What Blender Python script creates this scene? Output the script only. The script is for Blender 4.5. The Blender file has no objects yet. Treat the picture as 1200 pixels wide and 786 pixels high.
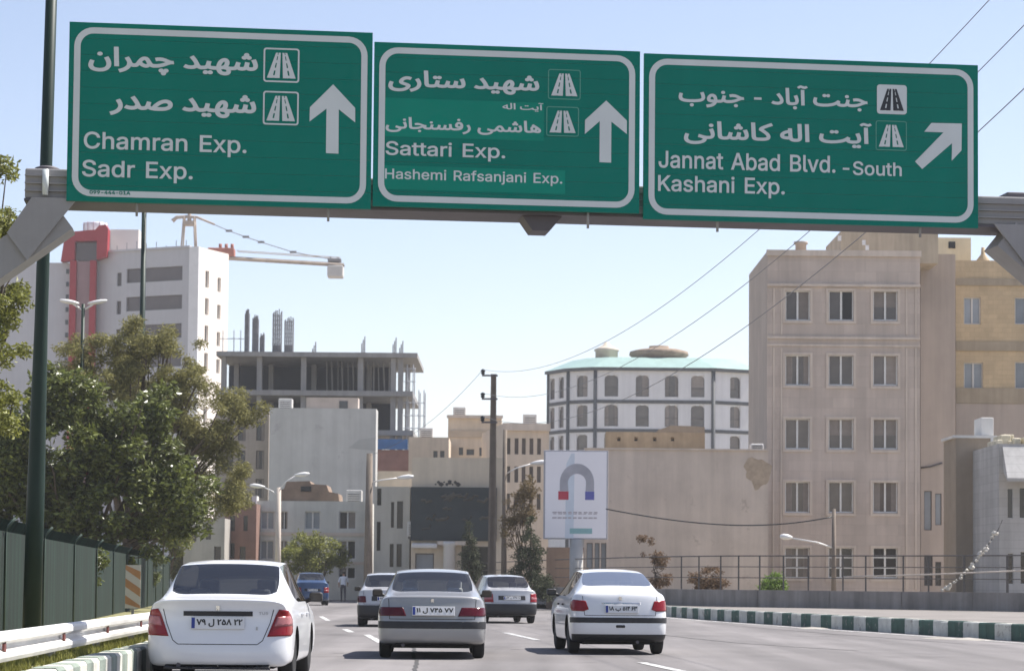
import bpy, bmesh, math, random
import mathutils
from mathutils import Vector, Matrix
from mathutils.bvhtree import BVHTree

random.seed(7)
R = math.radians
scene = bpy.context.scene
COL = scene.collection

# ------------------------------------------------------------------ camera
F, CX, CY, CAMH = 2800.0, 600.0, 532.0, 1.2      # focal length and principal point in photo pixels
PITCH, ROLL = math.atan(150.0 / F), R(0.5)
fwd = Vector((0, math.cos(PITCH), math.sin(PITCH)))
rt0 = Vector((1, 0, 0)); up0 = Vector((0, -math.sin(PITCH), math.cos(PITCH)))
rt = rt0 * math.cos(ROLL) + up0 * math.sin(ROLL)
up = up0 * math.cos(ROLL) - rt0 * math.sin(ROLL)
CAM = Vector((0, 0, CAMH))
cd = bpy.data.cameras.new('camera'); cam = bpy.data.objects.new('camera', cd); COL.objects.link(cam)
cam.matrix_world = Matrix(((rt.x, up.x, -fwd.x, 0), (rt.y, up.y, -fwd.y, 0), (rt.z, up.z, -fwd.z, CAMH), (0, 0, 0, 1)))
cd.sensor_width = 36.0; cd.lens = 36.0 * F / 1200.0; cd.shift_y = (CY - 393.0) / 1200.0
cd.clip_start = 0.5; cd.clip_end = 6000
cd.dof.use_dof = True; cd.dof.focus_distance = 33.0; cd.dof.aperture_fstop = 4.5
scene.camera = cam

# ------------------------------------------------------------------ sky, sun, exposure
SUN_EL, SUN_AZ = R(56), R(66)                    # azimuth from +Y (ahead) towards +X (right)
w = bpy.data.worlds.new('World'); scene.world = w; w.use_nodes = True
nt = w.node_tree; bg = nt.nodes['Background']
sky = nt.nodes.new('ShaderNodeTexSky'); sky.sky_type = 'NISHITA'; sky.sun_disc = False
sky.sun_elevation = SUN_EL; sky.sun_rotation = SUN_AZ
sky.altitude = 1200; sky.air_density = 1.0; sky.dust_density = 1.2; sky.ozone_density = 1.0
tin = nt.nodes.new('ShaderNodeVectorMath'); tin.operation = 'MULTIPLY'; tin.inputs[1].default_value = (1.055, 0.90, 0.845)   # dusty summer air: less blue
nt.links.new(sky.outputs[0], tin.inputs[0]); nt.links.new(tin.outputs[0], bg.inputs[0]); bg.inputs[1].default_value = 0.103
sl = bpy.data.lights.new('sun', 'SUN'); sl.energy = 4.6; sl.angle = R(0.53); sl.color = (1.0, 0.955, 0.89)
so = bpy.data.objects.new('sun', sl); COL.objects.link(so)
sv = Vector((math.sin(SUN_AZ) * math.cos(SUN_EL), math.cos(SUN_AZ) * math.cos(SUN_EL), math.sin(SUN_EL)))
so.rotation_euler = sv.to_track_quat('Z', 'Y').to_euler(); so.location = (30, 20, 60)
scene.view_settings.view_transform = 'Standard'; scene.view_settings.look = 'None'
scene.view_settings.exposure = 1.05; scene.view_settings.gamma = 1; scene.view_settings.use_curve_mapping = False

# ------------------------------------------------------------------ helpers: pixels to places
def ray(px, py): return rt * ((px - CX) / F) + up * ((CY - py) / F) + fwd
def P(px, py, Y): d = ray(px, py); return CAM + d * (Y / d.y)
def G(px, py, z=0.0): d = ray(px, py); return CAM + d * ((z - CAMH) / d.z)
def hz(px): return 682.0 + (px - 600.0) * 0.0087
def at(px, s, z=0.0):                            # the point at scale s pixels per metre, on height z
    p = P(px, hz(px) + (CAMH - z) * s, F / s); p.z = z; return p

# ------------------------------------------------------------------ helpers: materials
MATS = {}
def lin(c): return tuple(((x / 255.0) / 12.92 if x / 255.0 <= 0.04045 else ((x / 255.0 + 0.055) / 1.055) ** 2.4) for x in c)
def mat(name, col, rough=0.75, var=0.12, scale=1.5, streak=0.0, bump=0.0, bscale=40.0, metal=0.0, coat=0.0, spec=0.4,
        isl=0.0, orand=0.0, trans=0.0, speck=0.0,
        worn=None, joints=None, lane=0.0, inside=None):
    if name in MATS: return MATS[name]
    m = bpy.data.materials.new(name); m.use_nodes = True; MATS[name] = m
    n = m.node_tree.nodes; l = m.node_tree.links; b = n['Principled BSDF']
    b.inputs['Roughness'].default_value = rough; b.inputs['Metallic'].default_value = metal
    b.inputs['Specular IOR Level'].default_value = spec
    b.inputs['Coat Weight'].default_value = coat; b.inputs['Coat Roughness'].default_value = 0.04
    tc = n.new('ShaderNodeTexCoord')
    def noise(sc, det=4.0, vec=None, rgh=0.6):
        t = n.new('ShaderNodeTexNoise'); t.inputs['Scale'].default_value = sc; t.inputs['Detail'].default_value = det
        t.inputs['Roughness'].default_value = rgh
        l.new(vec if vec else tc.outputs['Object'], t.inputs['Vector']); return t.outputs[0]
    def rng(v, a, bb, fa, fb):
        r = n.new('ShaderNodeMapRange'); r.inputs[1].default_value = a; r.inputs[2].default_value = bb
        r.inputs[3].default_value = fa; r.inputs[4].default_value = fb; l.new(v, r.inputs[0]); return r.outputs[0]
    def mul(a, bb):
        x = n.new('ShaderNodeMath'); x.operation = 'MULTIPLY'; l.new(a, x.inputs[0]); l.new(bb, x.inputs[1]); return x.outputs[0]
    f = None
    def comb(v):
        nonlocal f
        f = v if f is None else mul(f, v)
    if var: comb(rng(noise(scale, 6.0), 0.3, 0.7, 1 - var, 1 + var))
    if streak:
        mp = n.new('ShaderNodeMapping'); mp.inputs['Scale'].default_value = (1.6, 1.6, 0.09); l.new(tc.outputs['Object'], mp.inputs[0])
        comb(rng(noise(1.0, 5.0, mp.outputs[0], 0.7), 0.35, 0.62, 1 - streak, 1 + 0.25 * streak))
    if isl:
        g = n.new('ShaderNodeNewGeometry'); comb(rng(g.outputs['Random Per Island'], 0, 1, 1 - isl, 1 + isl))
    if orand:
        g = n.new('ShaderNodeObjectInfo'); comb(rng(g.outputs['Random'], 0, 1, 1 - orand, 1 + orand))
    if lane:                                     # tyre-darkened wheel paths and long patches running down the road
        for sx_, sy_, k_ in ((0.55, 0.012, lane), (0.9, 0.10, lane*.6)):
            mp = n.new('ShaderNodeMapping'); mp.inputs['Scale'].default_value = (sx_, sy_, 1); mp.inputs['Rotation'].default_value = (0,0,R(-5)); l.new(tc.outputs['Object'], mp.inputs[0])
            comb(rng(noise(1.0, 3.0, mp.outputs[0], 0.55), 0.36, 0.62, 1-k_, 1+k_*.5))
        nz = noise(.35, 5.0); comb(rng(nz, .60, .64, 1.0, .86))
    if joints:                                   # stone or block joints
        sp = n.new('ShaderNodeSeparateXYZ'); l.new(tc.outputs['Object'], sp.inputs[0]); ad = n.new('ShaderNodeMath'); l.new(sp.outputs[0], ad.inputs[0]); l.new(sp.outputs[1], ad.inputs[1])
        cb = n.new('ShaderNodeCombineXYZ'); l.new(ad.outputs[0], cb.inputs[0]); l.new(sp.outputs[2], cb.inputs[1])
        bt_ = n.new('ShaderNodeTexBrick'); bt_.inputs['Scale'].default_value = 1.0; bt_.inputs['Brick Width'].default_value = joints[0]; bt_.inputs['Row Height'].default_value = joints[1]
        bt_.inputs['Mortar Size'].default_value = .012; bt_.inputs['Color1'].default_value = (1,1,1,1); bt_.inputs['Color2'].default_value = (.9,.9,.9,1); bt_.inputs['Mortar'].default_value = (joints[2],)*3+(1,)
        l.new(cb.outputs[0], bt_.inputs[0]); comb(bt_.outputs[0])
    if speck: comb(rng(noise(90.0, 2.0), 0.3, 0.7, 1 - speck, 1 + speck))
    rgb = n.new('ShaderNodeVectorMath'); rgb.operation = 'SCALE'; rgb.inputs[0].default_value = col[:3]
    if f is not None: l.new(f, rgb.inputs['Scale'])
    else: rgb.inputs['Scale'].default_value = 1.0
    colour = rgb.outputs[0]
    if worn:                                     # paint worn through to what lies under it
        wm = rng(noise(worn[1], 7.0, None, .72), worn[0], worn[0]+.05, 0, 1); mxc = n.new('ShaderNodeMix'); mxc.data_type = 'RGBA'
        l.new(wm, mxc.inputs[0]); l.new(colour, mxc.inputs[6]); mxc.inputs[7].default_value = (*worn[2], 1); colour = mxc.outputs[2]
    if inside:                                   # the unpainted, lined inner side of a sheet
        gb_ = n.new('ShaderNodeNewGeometry'); mxi = n.new('ShaderNodeMix'); mxi.data_type = 'RGBA'; l.new(gb_.outputs['Backfacing'], mxi.inputs[0])
        l.new(colour, mxi.inputs[6]); mxi.inputs[7].default_value = (*inside, 1); colour = mxi.outputs[2]
        sb_ = n.new('ShaderNodeMath'); sb_.operation = 'MULTIPLY_ADD'; l.new(gb_.outputs['Backfacing'], sb_.inputs[0]); sb_.inputs[1].default_value = -coat; sb_.inputs[2].default_value = coat; l.new(sb_.outputs[0], b.inputs['Coat Weight'])
        sr_ = n.new('ShaderNodeMath'); sr_.operation = 'MULTIPLY_ADD'; l.new(gb_.outputs['Backfacing'], sr_.inputs[0]); sr_.inputs[1].default_value = .9-rough; sr_.inputs[2].default_value = rough; l.new(sr_.outputs[0], b.inputs['Roughness'])
    l.new(colour, b.inputs['Base Color'])
    if bump:
        bp = n.new('ShaderNodeBump'); bp.inputs['Strength'].default_value = bump; bp.inputs['Distance'].default_value = 0.02
        l.new(noise(bscale, 4.0), bp.inputs['Height']); l.new(bp.outputs[0], b.inputs['Normal'])
    if trans:
        t = n.new('ShaderNodeBsdfTranslucent'); l.new(rgb.outputs[0], t.inputs[0])
        mx = n.new('ShaderNodeMixShader'); mx.inputs[0].default_value = trans
        l.new(b.outputs[0], mx.inputs[1]); l.new(t.outputs[0], mx.inputs[2]); l.new(mx.outputs[0], n['Material Output'].inputs[0])
    return m

def glass_mat(name, tint, opac=0.45):            # car glass: a tinted pane with a mirror-like skin
    m = bpy.data.materials.new(name); m.use_nodes = True; MATS[name] = m
    n = m.node_tree.nodes; l = m.node_tree.links; n.remove(n['Principled BSDF'])
    tr = n.new('ShaderNodeBsdfTransparent'); tr.inputs[0].default_value = (*tint, 1)
    gl = n.new('ShaderNodeBsdfGlossy'); gl.inputs['Roughness'].default_value = 0.03; gl.inputs[0].default_value = (1, 0.95, 0.89, 1)
    fr = n.new('ShaderNodeFresnel'); fr.inputs[0].default_value = 1.55
    mr = n.new('ShaderNodeMapRange'); mr.inputs[3].default_value = opac; mr.inputs[4].default_value = 1.0
    l.new(fr.outputs[0], mr.inputs[0])
    mx = n.new('ShaderNodeMixShader'); l.new(mr.outputs[0], mx.inputs[0]); l.new(tr.outputs[0], mx.inputs[1]); l.new(gl.outputs[0], mx.inputs[2])
    l.new(mx.outputs[0], n['Material Output'].inputs[0]); return m

# ------------------------------------------------------------------ helpers: meshes
class MB:
    def __init__(s): s.bm = bmesh.new()
    def quad(s, pts, mi=0):
        f = s.bm.faces.new([s.bm.verts.new(p) for p in pts]); f.material_index = mi; return f
    def box(s, x0, y0, z0, x1, y1, z1, mi=0):
        v = [s.bm.verts.new(p) for p in ((x0,y0,z0),(x1,y0,z0),(x1,y1,z0),(x0,y1,z0),(x0,y0,z1),(x1,y0,z1),(x1,y1,z1),(x0,y1,z1))]
        for q in ((3,2,1,0),(4,5,6,7),(0,1,5,4),(1,2,6,5),(2,3,7,6),(3,0,4,7)):
            s.bm.faces.new([v[i] for i in q]).material_index = mi
        return s
    def bbox(s, x0, y0, z0, x1, y1, z1, b=0.02, seg=2, mi=0):   # a box with bevelled edges
        t = bmesh.new(); bmesh.ops.create_cube(t, size=1)
        bmesh.ops.scale(t, vec=(x1-x0, y1-y0, z1-z0), verts=t.verts)
        bmesh.ops.translate(t, vec=((x0+x1)/2, (y0+y1)/2, (z0+z1)/2), verts=t.verts)
        bmesh.ops.bevel(t, geom=list(t.edges), offset=b, segments=seg, profile=0.5, affect='EDGES')
        s.merge(t, mi); return s
    def merge(s, t, mi=None, M=None):
        mp = {v: s.bm.verts.new(M @ v.co if M else v.co) for v in t.verts}
        for f in t.faces:
            g = s.bm.faces.new([mp[v] for v in f.verts]); g.material_index = f.material_index if mi is None else mi; g.smooth = f.smooth
        t.free()
    def tube(s, pts, r, n=8, r2=None, mi=0, cap=True):
        pts = [Vector(p) for p in pts]; k = len(pts); r2 = r if r2 is None else r2; rings = []
        for i, p in enumerate(pts):
            d = (pts[min(i+1, k-1)] - pts[max(i-1, 0)]).normalized()
            a = d.cross(Vector((0,0,1))) if abs(d.z) < 0.9 else d.cross(Vector((1,0,0)))
            a.normalize(); b = d.cross(a); rr = r + (r2 - r) * i / max(k-1, 1)
            rings.append([s.bm.verts.new(p + a * rr * math.cos(2*math.pi*j/n) + b * rr * math.sin(2*math.pi*j/n)) for j in range(n)])
        for i in range(k-1):
            for j in range(n):
                f = s.bm.faces.new((rings[i][j], rings[i][(j+1)%n], rings[i+1][(j+1)%n], rings[i+1][j])); f.material_index = mi; f.smooth = n > 5
        if cap:
            s.bm.faces.new(rings[0][::-1]).material_index = mi; s.bm.faces.new(rings[-1]).material_index = mi
        return s
    def lathe(s, prof, n=20, M=None, mi=0, smooth=True):         # prof: (r, h) pairs, turned about local z
        M = M or Matrix(); rings = []
        for r, h in prof: rings.append([s.bm.verts.new(M @ Vector((r*math.cos(2*math.pi*j/n), r*math.sin(2*math.pi*j/n), h))) for j in range(n)])
        for i in range(len(prof)-1):
            for j in range(n):
                f = s.bm.faces.new((rings[i][j], rings[i][(j+1)%n], rings[i+1][(j+1)%n], rings[i+1][j])); f.smooth = smooth; f.material_index = mi
        if prof[0][0] > 1e-4: s.bm.faces.new(rings[0][::-1]).material_index = mi
        if prof[-1][0] > 1e-4: s.bm.faces.new(rings[-1]).material_index = mi
        return s
    def prism(s, outline, f3, depth, mi=0):                      # outline of 2d points -> f3(a, b, t), t in (0, depth)
        a = [s.bm.verts.new(f3(x, y, 0)) for x, y in outline]; b = [s.bm.verts.new(f3(x, y, depth)) for x, y in outline]
        n = len(outline)
        s.bm.faces.new(a).material_index = mi; s.bm.faces.new(b[::-1]).material_index = mi
        for i in range(n): s.bm.faces.new((a[i], b[i], b[(i+1)%n], a[(i+1)%n])).material_index = mi
        return s

def link(name, me, parent=None):
    o = bpy.data.objects.new(name, me); COL.objects.link(o)
    if parent: o.parent = parent
    return o
def obj(name, mb, mats, parent=None, fix=True):
    me = bpy.data.meshes.new(name)
    if fix: bmesh.ops.recalc_face_normals(mb.bm, faces=mb.bm.faces)
    mb.bm.to_mesh(me); mb.bm.free()
    for m in (mats if isinstance(mats, (list, tuple)) else [mats]): me.materials.append(m)
    return link(name, me, parent)
def tag(o, label, cat, group=None, kind=None):
    o['label'] = label; o['category'] = cat
    if group: o['group'] = group
    if kind: o['kind'] = kind
    return o
def empty(name, loc, label, cat, rz=0.0, group=None):
    o = link(name, None); o.location = loc; o.rotation_euler = (0, 0, rz); o.empty_display_size = 0.3
    return tag(o, label, cat, group)
def struct(name, mb, m, kind='structure', label=None):
    o = obj(name, mb, m); o['kind'] = kind
    if label: o['label'] = label
    return o
def copy_tree(o, parent=None):
    c = o.copy(); COL.objects.link(c); c.parent = parent
    for ch in list(o.children): copy_tree(ch, c)
    return c

# ------------------------------------------------------------------ helpers: lettering
FORMS = {'ا':'FE8D FE8E','آ':'FE81 FE82','ب':'FE8F FE90 FE91 FE92','ت':'FE95 FE96 FE97 FE98','ج':'FE9D FE9E FE9F FEA0',
 'چ':'FB7A FB7B FB7C FB7D','د':'FEA9 FEAA','ر':'FEAD FEAE','س':'FEB1 FEB2 FEB3 FEB4','ش':'FEB5 FEB6 FEB7 FEB8','ص':'FEB9 FEBA FEBB FEBC',
 'ف':'FED1 FED2 FED3 FED4','ک':'FB8E FB8F FB90 FB91','ل':'FEDD FEDE FEDF FEE0','م':'FEE1 FEE2 FEE3 FEE4','ن':'FEE5 FEE6 FEE7 FEE8',
 'ه':'FEE9 FEEA FEEB FEEC','و':'FEED FEEE','ی':'FBFC FBFD FBFE FBFF'}
FORMS = {k: [chr(int(x, 16)) for x in v.split()] for k, v in FORMS.items()}
def shape(t):                                    # join the Persian letters and put them in left-to-right drawing order
    out = []
    for i, c in enumerate(t):
        if c not in FORMS: out.append(c); continue
        prev = i > 0 and t[i-1] in FORMS and len(FORMS[t[i-1]]) == 4
        nxt = i < len(t)-1 and t[i+1] in FORMS and len(FORMS[c]) == 4
        k = (3 if nxt else 1) if prev else (2 if nxt else 0)
        out.append(FORMS[c][k])
    return ''.join(reversed(out))
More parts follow.
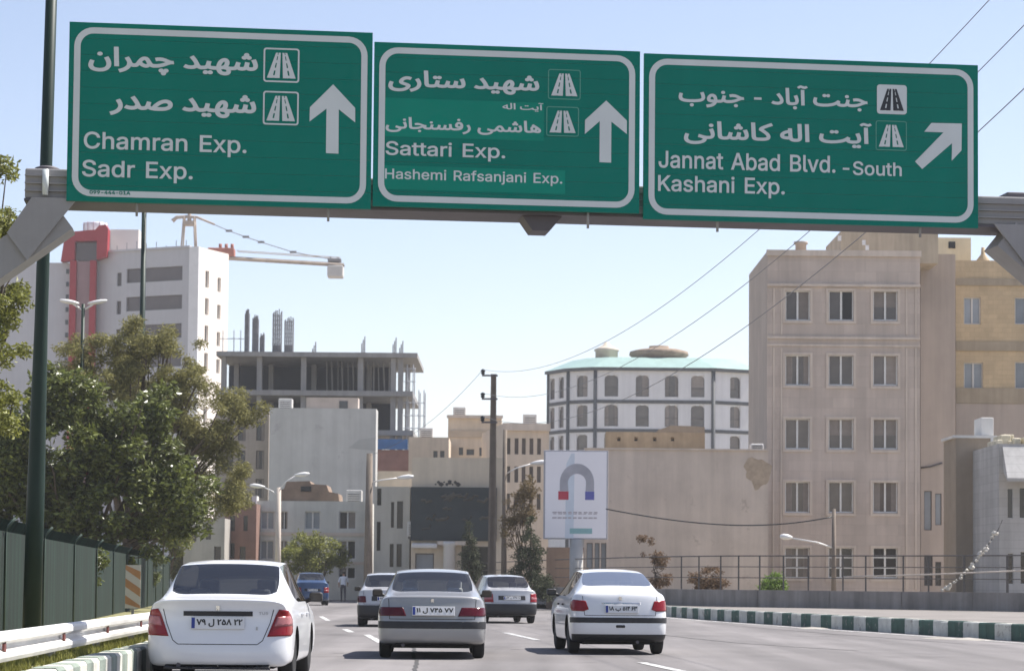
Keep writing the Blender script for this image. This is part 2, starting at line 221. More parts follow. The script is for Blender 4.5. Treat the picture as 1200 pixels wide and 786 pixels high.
LATIN = {'-':(453,[[337,244,337,188,114,188,114,244]]),'.':(188,[[95,-4,83,-3,73,1,63,9,55,18,51,29,50,41,51,53,55,64,63,73,73,81,83,85,95,87,107,85,118,81,128,73,135,64,140,53,141,41,140,29,135,18,128,9,118,1,107,-3]]),'0':(453,[[227,-7,191,-3,158,7,130,24,105,48,85,77,69,113,57,155,50,202,48,254,50,306,57,353,69,395,85,431,106,461,130,484,159,502,191,512,227,516,262,512,295,502,323,484,348,461,368,431,384,395,396,353,403,306,405,254,403,202,396,155,384,113,368,77,348,48,323,24,295,7,263,-3],[227,50,250,52,271,60,290,74,306,92,320,116,330,144,338,176,342,213,344,254,342,295,338,332,330,365,320,393,306,416,290,435,271,449,250,457,227,460,203,457,182,449,163,435,147,416,134,393,123,365,115,332,111,295,109,254,111,213,115,176,123,144,134,116,147,92,163,74,182,60,203,52]]),'1':(453,[[76,0,76,55,391,55,391,0],[276,509,276,0,212,0,212,448,209,448,86,358,86,427,198,509]]),'4':(453,[[40,105,40,158,247,509,311,509,109,166,109,163,413,163,413,105],[282,0,282,121,282,146,282,318,343,318,343,0]]),'5':(453,[[221,-7,192,-5,165,1,140,11,118,25,99,41,83,60,71,82,63,105,60,130,122,130,125,115,130,102,138,89,173,60,221,50,241,51,259,56,276,64,291,75,304,89,314,104,322,122,326,141,328,162,326,183,321,203,314,221,303,237,290,251,275,262,257,270,238,275,218,277,167,268,128,246,67,253,96,509,366,509,366,452,151,452,134,301,136,301,178,325,229,334,252,332,274,328,294,321,313,311,330,299,345,285,358,269,370,251,379,231,386,210,390,187,391,163,388,132,381,102,369,76,352,52,332,32,309,15,282,3,253,-4]]),'9':(453,[[226,516,256,513,285,506,310,494,333,478,352,458,368,434,380,408,387,378,389,347,387,322,382,296,373,270,315,168,200,0,130,0,301,248,307,248,287,221,257,202,218,195,188,197,161,203,137,214,116,229,98,247,83,269,72,294,66,321,64,352,66,382,73,411,85,436,101,459,120,479,143,494,168,506,196,513],[226,460,207,459,190,454,174,446,160,435,148,423,138,407,131,390,127,372,125,352,127,331,131,313,138,295,148,280,160,268,174,257,190,250,207,245,226,243,245,245,263,249,279,257,293,267,305,280,314,295,322,312,326,330,327,350,326,371,322,390,314,407,305,422,293,435,279,446,263,454,245,459]]),'A':(480,[[16,0,201,509,276,509,463,0,395,0,287,302,264,372,232,478,245,478,213,371,191,302,85,0],[110,142,110,199,370,199,370,142]]),'B':(456,[[60,0,60,509,241,509,274,507,304,501,329,491,350,477,367,461,381,442,390,421,396,398,398,374,397,353,393,336,387,320,356,286,315,267,315,262,331,260,347,254,363,245,378,234,391,220,402,203,411,184,416,161,418,136,416,111,410,88,400,67,386,48,368,31,344,18,317,8,284,2,247,0],[125,57,245,57,281,60,309,67,330,80,344,96,353,115,355,137,354,153,350,169,342,184,333,197,320,209,306,218,289,225,269,229,248,231,125,231],[125,285,238,285,288,296,302,304,314,314,323,326,330,340,335,355,336,372,333,393,326,412,313,429,294,442,270,449,240,452,125,452]]),'C':(510,[[267,-7,225,-3,186,7,150,25,119,49,92,79,70,115,53,157,44,203,40,254,44,305,53,352,70,393,92,429,119,459,150,484,186,501,225,512,267,516,340,504,362,496,383,485,402,471,419,456,435,438,448,418,459,397,467,373,473,348,408,348,389,395,357,428,315,449,267,456,237,453,209,445,184,432,161,414,141,391,125,364,113,332,106,295,103,254,106,213,113,177,125,145,141,117,161,94,184,76,210,63,237,56,267,53,315,60,357,81,389,114,408,160,473,160,467,135,459,112,448,91,435,71,420,53,402,38,383,24,363,13,341,5,317,-2,293,-6]]),'E':(419,[[60,0,60,509,372,509,372,452,125,452,125,286,355,286,355,229,125,229,125,57,375,57,375,0]]),'H':(517,[[60,0,60,509,125,509,125,289,392,289,392,509,457,509,457,0,392,0,392,232,125,232,125,0]]),'J':(396,[[185,-7,143,-2,106,11,75,33,52,63,38,100,33,145,33,173,98,173,98,145,100,117,108,93,122,74,139,61,160,53,185,50,209,53,230,61,248,74,261,93,269,117,272,145,272,509,336,509,336,145,332,100,318,63,294,33,263,11,227,-2]]),'K':(467,[[104,145,104,216,139,261,174,303,212,344,364,509,448,509,231,276,228,276],[60,0,60,509,125,509,125,334,124,225,125,193,125,0],[372,0,188,259,228,309,449,0]]),'R':(449,[[60,0,60,509,236,509,273,506,305,500,333,489,356,473,376,455,390,433,401,408,407,381,409,352,407,323,401,296,390,271,376,250,356,232,333,217,305,206,273,200,236,198,96,198,96,255,234,255,258,256,280,260,298,267,313,276,325,287,334,300,340,316,344,333,345,352,344,371,340,389,334,405,325,419,313,430,298,440,279,446,258,451,233,452,125,452,125,0],[353,0,230,229,303,229,428,0]]),'S':(447,[[224,-9,188,-7,156,-1,128,9,102,23,81,40,64,60,51,83,42,109,38,137,104,137,108,118,114,102,123,88,136,76,150,66,166,59,224,49,246,50,267,54,286,60,303,69,317,79,329,92,338,106,344,122,346,139,344,154,340,168,332,179,296,205,245,222,184,239,145,253,112,269,86,289,67,313,56,341,52,372,54,400,62,425,75,448,92,468,113,484,138,498,165,508,195,514,227,516,259,514,289,508,316,498,340,484,360,468,377,449,390,427,398,403,401,378,337,378,332,402,320,421,302,437,280,449,254,456,225,459,204,457,185,454,167,448,152,440,139,430,129,418,121,405,117,391,115,376,117,359,122,345,131,334,169,308,212,293,264,279,312,264,359,238,395,198,402,180,407,161,408,139,406,112,399,87,386,64,370,43,349,25,323,11,294,0,261,-7]]),'T':(449,[[32,452,32,509,417,509,417,452,257,452,257,0,193,0,193,452]]),'U':(517,[[259,-8,220,-6,186,2,154,15,126,33,103,55,85,80,71,108,63,140,60,173,60,509,124,509,124,178,126,155,132,133,141,113,153,95,169,80,187,68,208,59,232,53,259,52,285,53,309,59,331,68,349,80,364,95,377,113,385,133,391,155,393,178,393,509,457,509,457,173,454,140,446,108,433,80,414,55,391,33,363,15,332,2,297,-6]]),'a':(389,[[160,-9,137,-7,115,-3,94,5,76,15,60,29,48,45,38,63,32,84,30,108,32,128,36,146,43,161,53,174,64,184,78,193,125,211,178,220,234,227,265,235,271,240,274,246,276,255,276,257,267,297,240,322,196,331,149,322,118,301,100,274,41,291,51,313,64,331,79,346,95,358,114,368,133,375,194,384,239,379,286,360,300,350,312,336,322,320,330,301,335,278,337,251,337,0,277,0,277,52,272,52,252,25,215,1],[170,45,192,47,211,51,228,59,242,68,254,80,263,93,270,108,274,122,276,138,276,190,259,182,231,176,200,171,175,168,134,159,103,139,97,130,93,118,92,105,102,72,130,52]]),'b':(424,[[229,-8,208,-7,189,-3,172,4,138,31,118,59,112,59,112,0,53,0,53,509,114,509,114,319,118,319,137,346,171,373,188,379,207,383,229,384,259,382,287,374,313,361,335,342,354,320,370,293,381,261,388,227,390,189,388,151,381,116,370,84,355,57,336,34,313,16,288,3,260,-6],[220,47,242,49,262,55,279,66,294,80,306,97,316,117,323,139,327,163,328,189,327,215,323,239,316,261,307,281,295,298,280,311,262,322,243,328,220,330,198,328,178,322,161,312,147,299,134,282,125,263,118,241,114,216,113,189,114,162,118,138,125,115,135,95,147,78,162,65,179,55,198,49]]),'d':(424,[[195,-8,165,-6,137,3,111,16,89,34,70,57,55,84,43,116,36,151,34,189,36,227,43,261,55,293,70,320,89,342,112,361,137,374,165,382,196,384,218,383,237,379,253,373,287,346,306,319,311,319,311,509,372,509,372,0,313,0,313,59,307,59,287,31,252,4,236,-3,217,-7],[205,47,226,49,246,55,263,65,278,78,290,95,299,115,306,138,310,162,312,189,310,216,306,241,300,263,290,282,278,299,263,312,246,322,227,328,205,330,182,328,162,322,145,311,130,298,118,281,108,261,102,239,98,215,96,189,98,163,102,139,109,117,118,97,130,80,145,66,162,55,182,49]]),'e':(404,[[212,-8,177,-5,145,3,117,16,92,35,72,58,56,85,44,116,37,150,34,187,36,224,44,258,55,290,71,317,91,340,115,359,142,373,172,382,205,384,266,374,285,366,303,355,319,341,334,324,347,305,357,282,365,256,370,227,371,194,371,169,75,169,75,221,338,221,310,202,308,226,304,248,298,269,288,286,277,301,263,314,246,323,227,328,205,330,183,328,164,323,146,313,131,301,119,286,109,270,102,251,97,231,96,211,96,178,98,151,102,127,110,106,121,88,135,73,151,61,169,53,190,48,212,46,254,53,285,73,306,105,365,91,358,72,348,55,335,39,320,26,302,14,283,4,261,-3,237,-7]]),'f':(254,[[228,379,228,327,6,327,6,379],[81,0,81,432,82,452,87,470,96,486,107,499,120,510,135,519,187,530,222,527,243,521,227,468,215,472,195,474,178,472,164,468,154,460,147,449,143,435,142,419,142,0]]),'h':(410,[[114,227,114,0,53,0,53,509,114,509,114,287,102,287,116,319,132,344,152,362,175,374,200,382,227,384,252,383,275,377,295,369,313,356,328,340,341,321,350,298,355,271,357,240,357,0,296,0,296,235,293,263,286,286,273,304,256,318,235,326,210,329,192,328,176,324,161,317,147,308,136,297,126,283,119,266,115,248]]),'i':(167,[[53,0,53,379,114,379,114,0],[84,443,73,444,63,448,54,455,47,463,43,472,41,483,43,494,47,504,54,512,63,518,73,522,84,524,95,522,105,518,114,512,121,504,125,494,126,483,125,472,121,463,114,455,105,448,95,444]]),'j':(167,[[53,379,114,379,114,-30,112,-52,108,-72,102,-90,92,-106,80,-119,65,-129,47,-137,27,-141,4,-143,-10,-143,-10,-87,2,-87,18,-85,31,-80,40,-72,47,-61,51,-46,53,-29],[83,443,72,444,62,448,53,455,47,463,42,472,41,483,42,494,47,504,53,512,62,518,72,522,83,524,95,522,105,518,114,512,120,504,125,494,126,483,125,472,120,463,114,455,105,448,95,444]]),'l':(189,[[139,-2,112,0,91,8,74,20,62,37,55,59,53,84,53,509,114,509,114,99,120,62,126,57,135,53,146,52,160,53,170,54,181,3,162,-1]]),'m':(610,[[53,0,53,379,112,379,112,295,108,295,114,314,122,331,132,346,172,376,219,386,245,383,268,375,287,361,303,342,314,320,321,295,312,295,318,312,326,329,337,343,381,375,437,386,458,385,478,380,497,372,514,361,529,346,541,328,550,307,555,283,557,255,557,0,496,0,496,254,493,279,485,298,473,313,456,323,438,329,419,330,402,329,387,326,374,320,345,290,335,247,335,0,274,0,274,260,272,280,265,297,253,311,238,322,220,328,199,330,158,320,145,312,135,302,126,289,119,274,115,257,114,238,114,0]]),'n':(410,[[114,227,114,0,53,0,53,379,112,379,112,287,102,287,116,319,132,344,152,362,175,374,200,382,227,384,252,383,275,377,295,369,313,356,328,340,341,321,350,298,355,271,357,240,357,0,296,0,296,235,293,263,286,286,273,304,256,318,235,326,210,329,192,328,176,324,161,317,147,308,136,297,126,283,119,266,115,248]]),'o':(415,[[207,-8,174,-5,144,3,117,16,93,35,72,58,56,85,44,116,37,150,34,187,37,225,44,260,56,291,72,318,93,341,117,360,144,374,174,382,207,384,241,382,271,374,299,360,323,341,343,318,359,291,371,260,379,225,381,187,379,150,371,116,359,85,343,58,323,35,299,16,271,3,241,-5],[207,46,231,49,252,55,270,66,285,80,298,97,307,117,314,139,318,163,319,187,318,212,314,236,307,258,298,278,285,296,270,310,252,321,231,328,207,330,184,328,163,321,145,310,130,296,118,278,108,258,102,236,98,212,96,187,98,163,102,139,108,117,118,97,130,80,145,66,163,55,184,49]]),'p':(424,[[53,-143,53,379,112,379,112,319,118,319,137,346,171,373,188,379,207,383,229,384,259,382,287,374,313,361,335,342,354,320,370,293,381,261,388,227,390,189,388,151,381,116,370,84,355,57,336,34,313,16,288,3,260,-6,229,-8,208,-7,189,-3,173,4,138,31,118,59,114,59,114,-143],[220,47,242,49,262,55,279,66,294,80,306,97,316,117,323,139,327,163,328,189,327,215,323,239,316,261,307,281,295,298,280,311,262,322,243,328,220,330,198,328,178,322,161,312,147,299,134,282,125,263,118,241,114,216,113,189,114,162,118,138,125,115,135,95,147,78,162,65,179,55,198,49]]),'r':(259,[[53,0,53,379,112,379,112,321,115,321,124,339,137,354,152,367,171,377,191,383,213,385,229,384,243,384,243,322,230,324,207,326,190,324,174,321,159,315,146,306,135,296,126,284,119,269,115,254,114,237,114,0]]),'s':(365,[[182,-8,157,-7,133,-3,112,3,93,12,76,24,62,38,50,54,41,73,36,94,94,107,101,87,111,72,124,60,141,52,160,47,181,45,206,47,227,53,244,62,258,74,265,88,268,103,266,115,262,126,254,136,243,144,229,150,212,155,149,170,118,180,92,192,72,208,58,227,50,249,47,274,49,295,55,314,65,332,79,347,95,360,115,370,137,378,161,383,187,384,212,383,234,379,254,372,271,363,286,352,299,339,324,290,268,277,262,291,254,304,243,316,228,325,210,331,187,333,166,331,147,326,131,317,119,305,111,292,109,277,110,264,115,253,124,243,172,223,229,209,261,200,287,187,306,171,320,153,328,131,331,107,329,85,323,65,312,47,298,31,281,18,260,6,236,-2,210,-7]]),'t':(227,[[204,379,204,327,6,327,6,379],[65,471,126,471,126,98,127,83,130,70,136,61,144,55,156,51,170,50,185,51,202,54,213,2,192,-3,168,-4,138,-1,113,7,92,21,77,41,68,64,65,93]]),'u':(410,[[182,-5,158,-3,135,2,115,11,97,23,82,39,69,59,60,82,54,109,53,139,53,379,114,379,114,144,116,117,124,94,137,75,154,61,175,53,200,50,218,51,234,55,249,62,263,71,274,83,283,97,290,113,295,132,296,153,296,379,357,379,357,0,298,0,298,92,307,92,294,60,277,35,257,17,234,5,209,-3]]),'v':(389,[[163,0,17,379,84,379,165,155,187,87,206,21,184,21,203,87,224,155,305,379,371,379,226,0]]),'x':(379,[[21,0,171,218,171,171,29,379,100,379,147,306,179,253,207,206,175,206,202,253,233,306,282,379,352,379,209,169,209,214,358,0,287,0,231,85,200,136,173,182,205,182,178,136,148,85,91,0]])}
